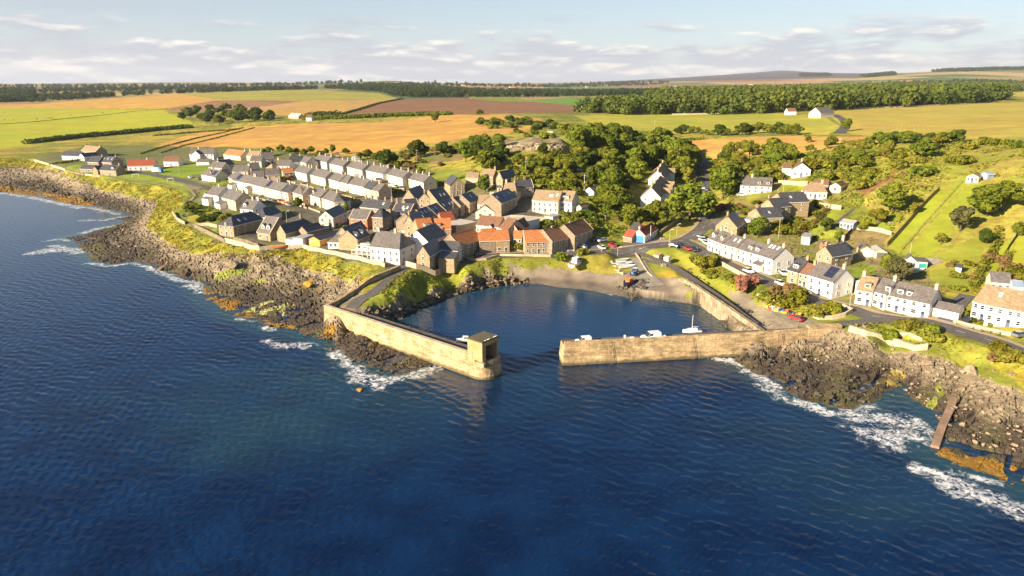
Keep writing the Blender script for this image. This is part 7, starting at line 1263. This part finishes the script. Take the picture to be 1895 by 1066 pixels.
for a in [('silver car at the end of the shore terrace', 1297, 441, 1306, 446, 'silver'), ('white car second in the row at the terrace end', 1300, 447, 1309, 452, 'white'), ('white car third in the row at the terrace end', 1307, 453, 1316, 458, 'white'), ('black car parked first along the harbour green', 1247, 458, 1256, 460, 'black'), ('dark blue car parked second along the harbour green', 1261, 458, 1270, 463, 'dark blue'),
          ('red car parked between dark cars beside the harbour green', 1272, 463, 1281, 468, 'red'), ('dark blue car behind the red one on the shore road', 1284, 465, 1292, 470, 'dark blue'), ('black car alone on the shore road by the gardens', 1330, 482, 1340, 487, 'black'), ('white car alone on the grass verge of the shore road', 1385, 505, 1396, 509, 'white'), ('white car at the front of three on the shore road', 1444, 528, 1455, 533, 'white'), ('silver car in the middle of three on the shore road', 1468, 536, 1479, 541, 'silver'), ('white car last of three on the shore road', 1489, 544, 1500, 548, 'white'),
          ('white van like car beside the tall white terrace end', 1449, 509, 1455, 515, 'white'), ('bright red car on the quay yard', 1473, 593, 1463, 589, 'red'), ('dark car by the white brick panelled house', 1792, 596, 1800, 592, 'black'), ('silver dark car on the lower road at the picture edge', 1888, 624, 1895, 619, 'grey'), ('white car with dark windows by the brown barns', 1076, 459, 1068, 455, 'white'), ('white car in the middle of the harbour car park', 1113, 461, 1108, 457, 'white'), ('dark car beside the stone arches of the barn', 1062, 461, 1054, 461, 'black'), ('black car at the back of the harbour car park', 1102, 446, 1096, 447, 'black'), ('silver car at the back of the harbour car park', 1114, 448, 1108, 449, 'silver'), ('red and black car by the harbour car park', 1133, 457, 1138, 460, 'red'),
          ('white car in the yard behind the inn', 748, 431, 758, 433, 'white'), ('dark car in the yard behind the inn', 757, 428, 767, 430, 'grey'), ('dark car beside the stone cottage on the pier road', 765, 492, 772, 497, 'dark blue'), ('dark car in front of the orange roofed harbour house', 886, 475, 896, 472, 'black'), ('white car on the street below the long terrace', 479, 370, 487, 373, 'white'), ('silver car on the street near the terrace bend', 499, 373, 507, 376, 'silver'), ('dark car parked in the street below the brick bay', 538, 382, 545, 386, 'grey'), ('pale car by the striped terrace end', 642, 384, 650, 387, 'silver'), ('white car in the lane by the stone gable houses', 726, 345, 735, 346, 'white'), ('silver car under the blue grey roofs of the back lane', 661, 352, 669, 355, 'silver'),
          ('white car in front of the round dormered bungalow', 1372, 363, 1381, 361, 'white'), ('dark car by the huge white gable', 1476, 326, 1484, 327, 'black'), ('black car at the road corner by the sandstone house', 1350, 396, 1356, 394, 'black'), ('silver blue car on the tree lined road', 1302, 350, 1303, 344, 'silver'), ('pale car at the roadside under the large tree', 1307, 353, 1308, 348, 'grey'), ('dark car beside the green doored garage', 1704, 494, 1712, 492, 'black'), ('silver car beside the green doored garage', 1692, 506, 1700, 503, 'silver'), ('white car in the small garden car port by the stepped terrace', 730, 347, 722, 345, 'white'), ('white car on the road by the village green', 352, 330, 360, 333, 'white'), ('dark car near the bungalow with solar panels', 368, 333, 376, 336, 'grey')]: car(*a)
# blue and white lorry by the village green
P = hit(293, 320); t = empty('delivery_lorry', (P.x, P.y, P.z + .2), R(-12)); tag(t, 'white lorry with a blue cab beside the village green', 'lorry')
b = MB(); b.box(-4.2, -1.2, .9, 1.2, 1.2, 3.3); b.build('cargo_box', mat('lorry_white', (.75, .78, .80), .5, .05), t); b = MB(); b.box(1.3, -1.15, .6, 3.2, 1.15, 2.2); b.prism([(1.3, -1.1), (2.9, -1.1), (2.9, 1.1), (1.3, 1.1)], 2.2, [2.9, 2.75, 2.75, 2.9]); b.build('cab', mat('lorry_blue', (.08, .28, .62), .4, .05), t)
b = MB(); b.box(3.19, -1, 1.5, 3.22, 1, 2.15); b.build('windscreen', M_glass, t)
for x in (-3, 2.2):
    for y in (-1.0, 1.0): w_ = link('wheel', VM['w'], t, (x, y, .45)); w_.scale = (1.4, 1.4, 1.4)
# ------------------------------------------------------------------ boats
def hull(L, Bm, H_, mats, rimz=0.0, open_=True, deck=.72):
    secs = []; N = 9
    for i in range(N):
        f = i / (N - 1); x = (f - .5) * L; w_ = Bm / 2 * (1 - (max(0, f - .45) / .55) ** 2.2) * (.82 + .18 * min(1, f * 3)); w_ = max(w_, .04); sh_ = H_ * (1 + .28 * f * f); kz = .0 + .35 * H_ * max(0, f - .6)
        secs.append([(x, 0, kz), (x, w_ * .6, kz + .12 * H_), (x, w_ * .95, kz + .5 * H_), (x, w_, sh_), (x, w_ - min(.08, w_ * .5), sh_), (x, w_ * .8, sh_ * deck), (x, 0, sh_ * deck - .02), (x, -w_ * .8, sh_ * deck), (x, -w_ + min(.08, w_ * .5), sh_), (x, -w_, sh_), (x, -w_ * .95, kz + .5 * H_), (x, -w_ * .6, kz + .12 * H_)])
    return loft(secs)
def boat(label, px, py, rz, L, Bm, H_, c, z=None, cabin=None, mast=0, tilt=0, name='boat', cat='boat', inner=None, group=None, sails=False, extra=0):
    if z is None: P = hit(px, py); zz = P.z + .1
    else: P = Vector((*onz(px, py, z), 0)); zz = z
    t = empty(name, (P.x, P.y, zz), rz); t.rotation_euler = (tilt, 0, rz); tag(t, label, cat, group); hull(L, Bm, H_, None).build('hull', mat('hull_%s' % '_'.join(str(int(v * 99)) for v in c), c, .35, .08), t, smooth=False)
    if inner:
        b = MB(); b.box(-L * .42, -Bm * .3, H_ * .74, L * .2, Bm * .3, H_ * .80); b.build('deck', mat('boat_deck_%s' % '_'.join(str(int(v * 99)) for v in inner), inner, .7, .1), t)
    if cabin: x0, x1, hh_, cc = cabin; b = MB(); b.prism([(x0, -Bm * .3), (x1, -Bm * .26), (x1, Bm * .26), (x0, Bm * .3)], H_ * .7, [H_ + hh_, H_ + hh_ * .85, H_ + hh_ * .85, H_ + hh_]); ca_ = b.build('cabin', mat('cabin_%s' % '_'.join(str(int(v * 99)) for v in cc), cc, .5, .08), t); b = MB(); b.box(x1 - .02, -Bm * .2, H_ + hh_ * .4, x1 + .03, Bm * .2, H_ + hh_ * .75); b.box(x0 + .2, -Bm * .3 - .02, H_ + hh_ * .4, x1 - .3, -Bm * .3 + .005, H_ + hh_ * .75); b.build('window', M_glass, ca_)
    if mast: b = MB(); b.tube((0, 0, H_ * .6), (0, 0, mast), .07, .05, 7); b.tube((0, 0, mast * .35), (-L * .35, 0, mast * .33), .05, .05, 6); b.tube((0, -.5, mast * .75), (0, .5, mast * .75), .02, .02, 5); b.build('mast', M_trim, t)
    return t
boat('white and red fishing boat hauled onto the grass below the road', 1066, 491, R(62), 9.5, 3.2, 1.5, (.75, .72, .70), cabin=(-2.2, 1.4, 1.7, (.80, .80, .78)), mast=4.5, inner=(.45, .12, .06), name='fishing_boat', cat='fishing boat', tilt=.08)
boat('dark hulled fishing boat with orange floats above the waterline', 1163, 528, R(235), 8, 2.8, 1.5, (.06, .08, .12), cabin=(-1.2, 1.0, .9, (.75, .22, .04)), inner=(.70, .20, .03), name='fishing_boat', cat='fishing boat')
boat('white sailing yacht with a bare mast moored behind the east pier', 1280, 616, R(185), 5.5, 1.9, .9, (.82, .82, .80), z=.0, cabin=(-1.5, 1.2, .5, (.80, .80, .80)), mast=5.5, name='sailing_yacht', cat='yacht')
boat('small white boat moored behind the pier lookout', 861, 633, R(10), 5, 1.9, .9, (.82, .83, .84), z=.0, cabin=(-.6, .9, .9, (.8, .8, .8)), name='motor_boat')
for a in [('grey white upturned looking rowing boat nearest the slipway post', 1146, 489, R(15), 6, 1.9, .8, (.60, .62, .62), (.32, .34, .34)), ('pale green rowing boat behind the others on the boat park', 1152, 484, R(20), 6, 1.9, .8, (.5, .55, .42), (.42, .45, .35)), ('white rowing boat in the front of the boat park', 1161, 496, R(17), 6.5, 2, .8, (.80, .79, .76), (.35, .3, .25)), ('white and grey rowing boat in the middle of the boat park', 1156, 491, R(14), 6.2, 2, .8, (.72, .72, .70), (.16, .17, .18)), ('faded red dinghy resting by the timber edge', 1147, 496, R(-25), 4, 1.5, .6, (.55, .22, .16), (.4, .3, .22))]: boat(*a[:8], inner=a[8], name='rowing_boat', cat='rowing boat')
boat('orange red boat on the walled seaside yard', 517, 460, R(8), 7, 2.2, 1.1, (.65, .18, .08), inner=(.55, .28, .18)); boat('orange kayak like boat in the terrace gardens', 526, 376, R(-5), 6, 1.6, .8, (.75, .16, .04), inner=(.7, .25, .05)); boat('grey white speedboat in the vegetable garden', 1702, 503, R(20), 4.5, 1.8, .8, (.7, .7, .7), inner=(.3, .3, .3))
# tractor that hauls the boats
P = hit(1174, 509); t = empty('boat_tractor', (P.x, P.y, P.z + .15), R(235)); tag(t, 'blue tractor standing behind the orange and black fishing boat', 'tractor')
b = MB(); b.box(-.2, -.45, .6, 1.9, .45, 1.3); b.prism([(1.2, -.4), (1.95, -.35), (1.95, .35), (1.2, .4)], 1.3, [1.4, 1.32, 1.32, 1.4]); b.build('bonnet', mat('tractor_blue', (.06, .20, .48), .5, .1), t); b = MB(); b.box(-1.3, -.75, .8, -.2, .75, 2.3); b.build('cab', M_glass, t); b = MB(); b.box(-1.4, -.85, 2.31, -.1, .85, 2.42); b.build('cab_roof', mat('tractor_pale', (.45, .60, .72), .5, .1), t)
for x, r, yy in ((-.8, .8, .95), (1.4, .5, .75)):
    for s in (-1, 1): b = MB(); b.tube((0, -.2, 0), (0, .2, 0), r, r, 16); b.tube((0, -.21, 0), (0, .21, 0), r * .5, r * .5, 12, 1); b.build('wheel', [M_black, M_trim], t, (x, yy * s, r))
# timber slip edging and poles
for i, (x, y) in enumerate([(1133, 487), (1139, 495), (1146, 503), (1153, 508)]):
    p = hit(x, y); b = MB(); b.box(-.3, -.3, -.5, .3, .3, .9); b.box(-.2, .31, .1, .2, 2.9, .5); o = b.build('boat_stage', mat('yellow_timber', (.5, .42, .26), .8, .2), None, tuple(p), ); o.rotation_euler = (0, 0, R(35)); tag(o, '%s pale timber stage beam beside the rowing boats' % ['topmost', 'second', 'third', 'lowest'][i], 'timber beam')
# ------------------------------------------------------------------ poles, lamps, goalposts, benches, bins
def pole(label, px, py, h, lamp=False, m=None, r=.1, cross=False, group=None):
    p = hit(px, py); t = empty('street_lamp' if lamp else 'utility_pole', tuple(p)); tag(t, label, 'street lamp' if lamp else 'pole', group); b = MB(); b.tube((0, 0, -.5), (0, 0, h), r, r * .7, 8); b.build('post', m or M_pm, t)
    if lamp: b = MB(); b.tube((0, 0, h - .1), (.9, 0, h + .15), .05, .05, 6); b.box(.75, -.12, h + .08, 1.35, .12, h + .24); b.build('lamp_head', M_trim, t)
    if cross: b = MB(); b.box(-.9, -.06, h - .7, .9, .06, h - .56); b.build('crossarm', M_pm, t)
M_pm = mat('pole_grey', (.45, .40, .32), .8, .2)
for a in [('tall street lamp beside the road junction', 1238, 458, 7, True), ('street lamp on the triangular green', 1252, 437, 5, True), ('white navigation mast with a red base by the boathouse', 1203, 447, 6.5, False), ('utility pole in the gardens behind the shore terrace', 1440, 442, 8.5, False), ('street lamp on the cliff road by the seaside villa', 531, 412, 5, True), ('tall lamp by the lane behind the upper terrace', 725, 372, 8, True), ('utility pole rising from the stepped terrace', 839, 405, 8.5, False), ('utility pole near the golden field edge', 629, 291, 7, False), ('utility pole in the rough slope behind the big dark tree', 772, 300, 8, False),
          ('utility pole below the quarry', 973, 326, 8, False), ('utility pole by the white hut', 1081, 352, 8, False), ('pole beside the green doored garage', 1682, 482, 6, False), ('street lamp on the harbour wall road', 1143, 474, 3.5, True), ('utility pole in the yellow field by the wood', 1211, 243, 9, False), ('utility pole at the field corner above the wood', 1552, 283, 8, False), ('post by the village green road', 332, 325, 7, True), ('pole behind the sandstone gable house', 1449, 358, 7, False), ('utility pole standing above the road through the wood', 1332, 300, 8, False), ('lamp post beside the yellow bush on the lower road', 1571, 575, 5, True)]: pole(a[0], a[1], a[2], a[3], a[4], M_trim if 'white' in a[0] else None, cross='utility' in a[0])
def goal(label, xa, ya, xb, yb):
    A, B = hit(xa, ya), hit(xb, yb); b = MB(); b.tube(A - Vector((0, 0, .2)), A + Vector((0, 0, 2.2)), .09, .09, 6); b.tube(B - Vector((0, 0, .2)), B + Vector((0, 0, 2.2)), .09, .09, 6); b.tube(A + Vector((0, 0, 2.2)), B + Vector((0, 0, 2.2)), .09, .09, 6); tag(b.build('goalposts', M_trim), label, 'goalposts')
goal('white goalposts at the far end of the village green', 245, 329, 257, 328); goal('white goalposts at the near end of the village green', 310, 337, 321, 336)
for lab, x, y in [('pale picnic bench on the triangular green', 1258, 418), ('wooden bench on the green beside the road', 1225, 444), ('white picnic table on the sloping lawn', 1648, 415), ('bench on the shore path below the dark fence', 1228, 493)]:
    p = hit(x, y); b = MB(); b.box(-.9, -.35, .7, .9, .35, .76); b.box(-.9, -.75, .42, .9, -.48, .47); b.box(-.9, .48, .42, .9, .75, .47)
    for xx in (-.7, .6): b.box(xx, -.7, .36, xx + .1, .7, .42); b.box(xx, -.6, -.1, xx + .1, -.5, .36); b.box(xx, .5, -.1, xx + .1, .6, .36); b.box(xx, -.05, .421, xx + .1, .05, .7)
    tag(b.build('picnic_bench', mat('bench_wood', (.62, .54, .40), .8, .15), None, (p.x, p.y, p.z + .12), smooth=False), lab, 'bench')
# nets, crates and gear stacked on the quay yard
gr = random.Random(3)
GC = [(.05, .16, .5), (.6, .45, .05), (.55, .12, .05), (.5, .5, .48), (.1, .1, .1), (.35, .3, .2)]; GNM = ['blue', 'yellow', 'red', 'pale grey', 'black', 'brown']
for i in range(26):
    f = i / 25; x = 1416 + f * 62; y = 568 + f * 20 + gr.uniform(-3, 3); p = hit(x, y); w_, d_, h_ = gr.uniform(.6, 1.6), gr.uniform(.5, 1.2), gr.uniform(.4, 1.1); b = MB(); b.box(-w_ / 2, -d_ / 2, 0, w_ / 2, d_ / 2, .08); [b.box(*v) for v in ((-w_ / 2, -d_ / 2, .081, w_ / 2, -d_ / 2 + .06, h_), (-w_ / 2, d_ / 2 - .06, .081, w_ / 2, d_ / 2, h_), (-w_ / 2, -d_ / 2 + .061, .081, -w_ / 2 + .06, d_ / 2 - .061, h_), (w_ / 2 - .06, -d_ / 2 + .061, .081, w_ / 2, d_ / 2 - .061, h_))]
    c = gr.randrange(6); o = b.build('fish_crate', mat('crate_' + GNM[c].replace(' ', '_'), GC[c], .7, .2), None, (p.x, p.y, p.z + .05)); o.rotation_euler = (0, 0, gr.uniform(0, 3)); tag(o, GNM[c] + ' fishing gear crate stacked along the edge of the quay yard', 'crate', GNM[c] + ' crates of the quay yard')
for lab, x, y, z in (('white fish box beside the man on the east pier', 1160, 632, 5.27), ('white cool box stack between the vans on the east pier', 1168, 631, 5.27), ('white fish box pair behind the larger van', 1226, 627, 5.27), ('red and black lobster pots at the tip of the east pier', 1052, 636, 5.27)):
    X, Y = onz(x, y, z); b = MB(); b.box(-.7, -.5, 0, .7, .5, .9); b.slab([(-.75, -.55, 1.0), (.75, -.55, 1.0), (.75, .55, 1.0), (-.75, .55, 1.0)], .09); o = b.build('fish_box' if 'white' in lab else 'lobster_pot', M_trim if 'white' in lab else mat('pot_red', (.22, .06, .04), .8, .5, 6), None, (X, Y, z)); tag(o, lab, 'box' if 'white' in lab else 'lobster pot')
# ------------------------------------------------------------------ people and cattle
M_skin = mat('skin', (.50, .32, .24), .6, .05)
def person(label, x, y, z, rz, jacket, trousers, s=1.0, lean=0):
    J = {'pel': (0, 0, .95), 'che': (0, .02, 1.32), 'nec': (0, .02, 1.50), 'hea': (0, .04, 1.63), 'top': (0, .04, 1.76), 'shl': (.19, 0, 1.42), 'ell': (.25, .05, 1.15), 'hal': (.2, .25, 1.02), 'shr': (-.19, 0, 1.42), 'elr': (-.25, .05, 1.15), 'har': (-.2, .25, 1.02), 'hil': (.1, 0, .9), 'knl': (.12, .03, .5), 'ftl': (.13, 0, .06), 'tol': (.14, .18, .03), 'hir': (-.1, 0, .9), 'knr': (-.13, .05, .5), 'ftr': (-.15, .02, .06), 'tor': (-.16, .2, .03)}
    Rr = {'pel': .15, 'che': .16, 'nec': .06, 'hea': .10, 'top': .07, 'shl': .08, 'ell': .05, 'hal': .04, 'shr': .08, 'elr': .05, 'har': .04, 'hil': .10, 'knl': .07, 'ftl': .05, 'tol': .04, 'hir': .10, 'knr': .07, 'ftr': .05, 'tor': .04}
    E_ = [('pel', 'che'), ('che', 'nec'), ('nec', 'hea'), ('hea', 'top'), ('che', 'shl'), ('shl', 'ell'), ('ell', 'hal'), ('che', 'shr'), ('shr', 'elr'), ('elr', 'har'), ('pel', 'hil'), ('hil', 'knl'), ('knl', 'ftl'), ('ftl', 'tol'), ('pel', 'hir'), ('hir', 'knr'), ('knr', 'ftr'), ('ftr', 'tor')]
    def sk(name, ks, grow, m, par, root):
        me = bpy.data.meshes.new(name); ix = {k: i for i, k in enumerate(ks)}; me.from_pydata([J[k] for k in ks], [(ix[a], ix[b]) for a, b in E_ if a in ix and b in ix], []); me.materials.append(m); o = link(name, me, par)
        md = o.modifiers.new('skin', 'SKIN'); 
        for i, k in enumerate(ks): me.skin_vertices[0].data[i].radius = (Rr[k] + grow, Rr[k] + grow)
        me.skin_vertices[0].data[ix[root]].use_root = True; o.modifiers.new('sub', 'SUBSURF').levels = 1; o.modifiers['sub'].render_levels = 1; return o
    t = empty('person', (x, y, z), rz); t.scale = (s, s, s); t.rotation_euler = (lean, 0, rz); tag(t, label, 'person')
    sk('body', list(J), 0, M_skin, t, 'pel'); sk('jacket', ['pel', 'che', 'nec', 'shl', 'ell', 'shr', 'elr'], .025, mat('cloth_%d%d%d' % tuple(int(v * 30) for v in jacket), jacket, .9, .1), t, 'pel'); sk('trousers', ['pel', 'hil', 'knl', 'ftl', 'hir', 'knr', 'ftr'], .018, mat('cloth_%d%d%d' % tuple(int(v * 30) for v in trousers), trousers, .9, .1), t, 'pel')
    b = MB(); b.tube((0, .03, 1.66), (0, .03, 1.80), .125, .07, 10); b.build('hair', mat('brown_hair', (.12, .07, .04), .8, .1), t)
X, Y = onz(1156, 631.5, 5.27); person('person in pale clothes standing on the east pier beside white boxes', X, Y, 5.27, R(170), (.62, .55, .48), (.55, .48, .42), 1.12)
for lab, px, py, j, tt in [('person in orange on the road above the fishing boat', 1077, 470, (.6, .18, .06), (.1, .1, .14)), ('person in white walking on the harbour road', 1090, 471, (.7, .68, .65), (.12, .14, .2)), ('person in red orange near the slipway top', 1113, 470, (.62, .2, .08), (.2, .15, .1)), ('person in dark clothes by the quay wall corner', 1412, 606, (.1, .1, .12), (.08, .08, .1)), ('person in pale clothes on the cliff path by the green', 203, 327, (.6, .5, .4), (.1, .1, .1))]: p = hit(px, py); person(lab, p.x, p.y, p.z + .2, R(40 * (px % 7)), j, tt)
cr = random.Random(9)
for i, (x, y) in enumerate([(9, 222), (25, 221), (69, 221), (84, 219), (92, 219), (97, 219), (132, 213), (190, 210), (3, 207), (8, 216)]):
    p = hit(x, y); b = MB(); secs = [[(xx, w_ * math.cos(a), zc + hh_ * math.sin(a)) for a in [k * math.pi / 4 for k in range(8)]] for xx, w_, zc, hh_ in ((-1.1, .2, 1.15, .3), (-.9, .38, 1.05, .42), (0, .42, .98, .46), (.7, .36, 1.05, .42), (1.05, .2, 1.25, .28), (1.4, .14, 1.4, .18), (1.8, .08, 1.15, .12))]
    loft(secs, mb=b)
    for xx in (-.85, .75):
        for yy in (-.22, .22): b.tube((xx, yy, .8), (xx + .04, yy, .42), .12, .08, 6); b.tube((xx + .04, yy, .42), (xx, yy, 0), .07, .06, 6)
    b.tube((-1.1, 0, 1.3), (-1.25, 0, .6), .04, .03, 5); o = b.build('cow', mat('cow_black' if i < 8 else 'cow_pale', (.03, .025, .02) if i < 8 else (.6, .52, .4), .9, .2), None, tuple(p)); o.rotation_euler = (0, 0, cr.uniform(0, 6)); tag(o, ('black cow' if i < 8 else 'pale cow') + ' grazing on the lime green field', 'cow', ('black' if i < 8 else 'pale') + ' cattle on the field')
# ------------------------------------------------------------------ rocks
M_rk = mat('boulder_stone', (.34, .26, .18), .85, .45, .8, .8, .12); M_rkd = mat('wet_boulder', (.075, .065, .055), .7, .4, .8, .8, .1, spec=.5)
def rock_mesh(seed, m):
    bm = bmesh.new(); bmesh.ops.create_icosphere(bm, subdivisions=1 if seed % 2 else 2, radius=1); q = random.Random(seed); pl_ = [(Vector((q.gauss(0, 1), q.gauss(0, 1), q.gauss(0, 1))).normalized(), q.uniform(.32, .72)) for _ in range(8)]
    for v in bm.verts:
        for n, d in pl_:
            k = v.co.dot(n)
            if k > d: v.co -= n * (k - d)
        v.co.z *= .62
    V = np.array([v.co[:] for v in bm.verts]); F = np.array([[v.index for v in f.verts] for f in bm.faces]); bm.free(); return V, F
RM = [rock_mesh(i, None) for i in range(5)]
def rocks(name, polys, n, s0, s1, m, seed, zmin=-.5, pw=2.5):
    rg = np.random.RandomState(seed); Vs, Fs = [], []; off = 0
    for poly in polys:
        poly = np.array(poly); x0, y0 = poly.min(0); x1, y1 = poly.max(0); P = np.stack([rg.uniform(x0, x1, n * 4), rg.uniform(y0, y1, n * 4)], 1); P = P[inside(P, poly)][:n]
        for x, y in P:
            V, F = RM[rg.randint(5)]; s = s0 + (s1 - s0) * rg.rand() ** pw; a = rg.rand() * 6.28; S = V * s * np.array([1, .7 + .5 * rg.rand(), .8 + .5 * rg.rand()]); tl = rg.normal() * .25; S = np.stack([S[:, 0], S[:, 1] * math.cos(tl) - S[:, 2] * math.sin(tl), S[:, 1] * math.sin(tl) + S[:, 2] * math.cos(tl)], 1)
            z = gz(x, y); Vs.append(np.stack([x + S[:, 0] * math.cos(a) - S[:, 1] * math.sin(a), y + S[:, 0] * math.sin(a) + S[:, 1] * math.cos(a), max(z, zmin) + .2 * s + S[:, 2]], 1)); Fs.append(F + off); off += len(V)
    tag(link(name, np_mesh(name, np.concatenate(Vs), np.concatenate(Fs), m)), kind='stuff')
z0 = lambda pts_: [onz(x, y, 0.8) for x, y in pts_]
rocks('shore_rocks', [z0([(0, 315), (150, 345), (290, 380), (270, 420), (330, 470), (500, 495), (650, 520), (600, 540), (480, 520), (330, 500), (180, 470), (220, 430), (200, 390), (0, 345)])], 1500, .2, 1.0, M_rk, 1, pw=3)
rocks('shore_rocks', [w2([(895, 512), (935, 510), (985, 518), (941, 528), (900, 533), (860, 543), (832, 549), (792, 565), (754, 578), (738, 590), (690, 578), (672, 573), (740, 565), (800, 549), (850, 531)])], 1100, .3, 1.7, mat('cliff_stone', (.22, .165, .11), .9, .55, .8, .9, .15), 2, pw=2)
rocks('shore_rocks', [z0([(1400, 640), (1550, 630), (1700, 665), (1800, 700), (1895, 735), (1895, 850), (1800, 820), (1720, 760), (1640, 690), (1500, 675)])], 420, .2, .9, M_rk, 3, pw=4)
rocks('wet_rocks', [z0([(440, 590), (560, 600), (600, 600), (660, 625), (800, 672), (770, 690), (700, 690), (640, 660), (560, 620)]), z0([(1330, 655), (1400, 640), (1500, 690), (1660, 700), (1670, 722), (1600, 752), (1520, 748), (1440, 725), (1380, 685)])], 260, .15, .8, M_rkd, 4, zmin=-.2, pw=3)
rocks('wet_rocks', [z0([(1250, 525), (1275, 520), (1330, 560), (1400, 606), (1375, 612), (1320, 580), (1270, 545)]), z0([(1140, 535), (1200, 530), (1192, 552), (1170, 555)])], 220, .25, .9, M_rkd, 5)
for lab, x, y, s, rz in (('large squared sandstone block on the left shore rocks', 432, 494, 3.4, .4), ('orange lichen covered boulder on the shore rocks', 572, 530, 2.4, .2), ('pale boulder near the top of the right shore', 1783, 688, 1.8, 1), ('second pale boulder beside the ramp on the right shore', 1800, 690, 2.2, .5), ('tan boulder in the middle of the right reef', 1716, 674, 1.8, 0)):
    p = hit(x, y); V, F = RM[int(x) % 5]; o = link('boulder', np_mesh('boulder', V * s, F, M_rk if 'orange' not in lab else mat('lichen_rock', (.5, .28, .05), .9, .3, 1)), None, (p.x, p.y, p.z + .4), rz); tag(o, lab, 'boulder')
X, Y = onz(666, 722, 0); V, F = RM[2]; tag(link('boulder', np_mesh('boulder', V * 1.1, F, mat('weedy_rock', (.36, .20, .04), .9, .3, 1)), None, (X, Y, -.1)), 'lone orange brown rock breaking the water off the west pier', 'boulder')
# crag of the quarry: broken vertical columns
rg = np.random.RandomState(6); b = MB()
for i in range(170):
    f = (i // 2) / 84; x = 944 + f * 98; y = 280 - 3 * math.sin(f * 3.1) - (i % 2) * 2.6 + rg.uniform(-.8, .8); p = hit(x, y); w_ = rg.uniform(.8, 2.4); vc = rg.uniform(-2.6, .9); h_ = rg.uniform(4.5, 9.5) * (.45 + .55 * math.sin(f * 3.14)); d_ = rg.uniform(1.5, 4); a = rg.uniform(-.5, .5)
    b.prism([(p.x + (ux * math.cos(a) - uy * math.sin(a)), p.y + 3 + (ux * math.sin(a) + uy * math.cos(a))) for ux, uy in ((-w_ / 2, -d_), (w_ / 2, -d_ * .8), (w_ / 2 * .9, d_ + 5), (-w_ / 2, d_ + 5))], p.z - 2, [min(p.z + h_ * k_, gz(p.x, p.y + 9) + vc) for k_ in (rg.uniform(.8, 1), rg.uniform(.7, 1), 1.1, 1.05)])
tag(b.build('quarry_crag', mat('crag_stone', (.42, .33, .21), .9, .45, .25, .8, .2)), kind='structure')
print('small')
# ------------------------------------------------------------------ words that tell the members of a group apart
SHORT = {'trees of the quarry wood': 'leafy tree in the dense quarry wood', 'trees right of the road': 'leafy tree in the wood beyond the road', 'trees of the field clump': 'dark tree in the clump by the green field', 'garden sheds of the village': 'small garden shed behind the terraces', 'trees of the right slope': 'rounded tree on the scrubby upper slope',
 'trees below the quarry': 'tree on the slope below the quarry', 'hedge line trees': 'tree in the hedge behind the village', 'hedgerow trees of the gold field': 'hedgerow tree along the small gold field', 'edge trees of the upper gold field': 'low tree edging the upper gold field', 'farms far over the plain': 'pale farmhouse far off on the plain',
 'bushes around the upper bungalows': 'bush around the upper bungalows', 'shrubs of the quay gardens': 'shrub in the quay gardens', 'shrubs of the seaside gardens': 'shrub in the seaside gardens', 'shrubs between the terraces': 'small shrub below the long lower terrace', 'front garden shrubs': 'shrub in front of the middle terrace', 'scrub above the shore wall': 'scrub bush above the shore wall',
 'bushes beside the lower road': 'bush beside the lower shore road', 'bushes of the sloping gardens': 'bush in the sloping lane gardens', 'roadside bushes of the lane': 'roadside bush by the lane', 'allotment bushes': 'bush in the allotments', 'rightmost allotment shrubs': 'shrub in the overgrown allotment', 'shrubs of the stone houses': 'shrub by the stone gabled houses', 'rough slope bushes': 'bush on the rough slope behind the terraces',
 'harbour green shrubs': 'low shrub on the harbour green', 'gorse above the quarry': 'gorse bush above the quarry', 'bushes beneath the quarry': 'bush on the terraced slope beneath the quarry', 'gorse of the upper right slope': 'gorse bush on the upper slope', 'bushes behind the barns': 'bush behind the brown roofed barns', 'gulls on the lookout': 'white gull on the edge of the lookout roof'}
ORDN = ORD + ['eleventh', 'twelfth', 'thirteenth', 'fourteenth', 'fifteenth', 'sixteenth', 'seventeenth', 'eighteenth', 'nineteenth', 'twentieth']
bpy.context.view_layer.update(); GRP = {}
for o in COL.objects:
    if o.parent is None and o.get('group') and o.get('label'): GRP.setdefault((o['group'], o['label']), []).append(o)
for (g, lab), os_ in GRP.items():
    if len(os_) < 2: continue
    base = SHORT.get(g, lab if len(lab.split()) < 10 else ' '.join(lab.split()[:9])); nb = max(1, math.ceil(len(os_) / 14)); bands = {1: [''], 2: [', front row', ', back row'], 3: [', front row', ', middle row', ', back row']}.get(nb) or [', row %s from front' % n for n in ('one', 'two', 'three', 'four', 'five', 'six', 'seven', 'eight')[:nb]]
    def ctr(o):
        if o.type == 'MESH' and o.location.length < 1: c = sum((Vector(v) for v in o.bound_box), Vector()) / 8; return (c.x / c.y, c.y)
        return (o.location.x / o.location.y, o.location.y)
    os_.sort(key=lambda o: ctr(o)[1]); per = math.ceil(len(os_) / nb)
    for b_ in range(nb):
        part = sorted(os_[b_ * per:(b_ + 1) * per], key=lambda o: ctr(o)[0])
        for i, o in enumerate(part): o['label'] = '%s, %s from left%s' % (base, ORDN[min(i, 19)], bands[b_])
# ------------------------------------------------------------------ air between here and the far hills
m = bpy.data.materials.new('haze'); m.use_nodes = True; t = NT(m.node_tree); t.n.remove(t.n['Principled BSDF']); pv = t.node('ShaderNodeVolumePrincipled'); pv.inputs['Color'].default_value = (.80, .86, 1.0, 1); pv.inputs['Density'].default_value = 3.2e-5; pv.inputs['Anisotropy'].default_value = .1
t.l.new(pv.outputs[0], t.n['Material Output'].inputs['Volume']); b = MB(); b.box(-30000, -700, -8, 30000, 22000, 460); tag(b.build('haze', m), kind='stuff')
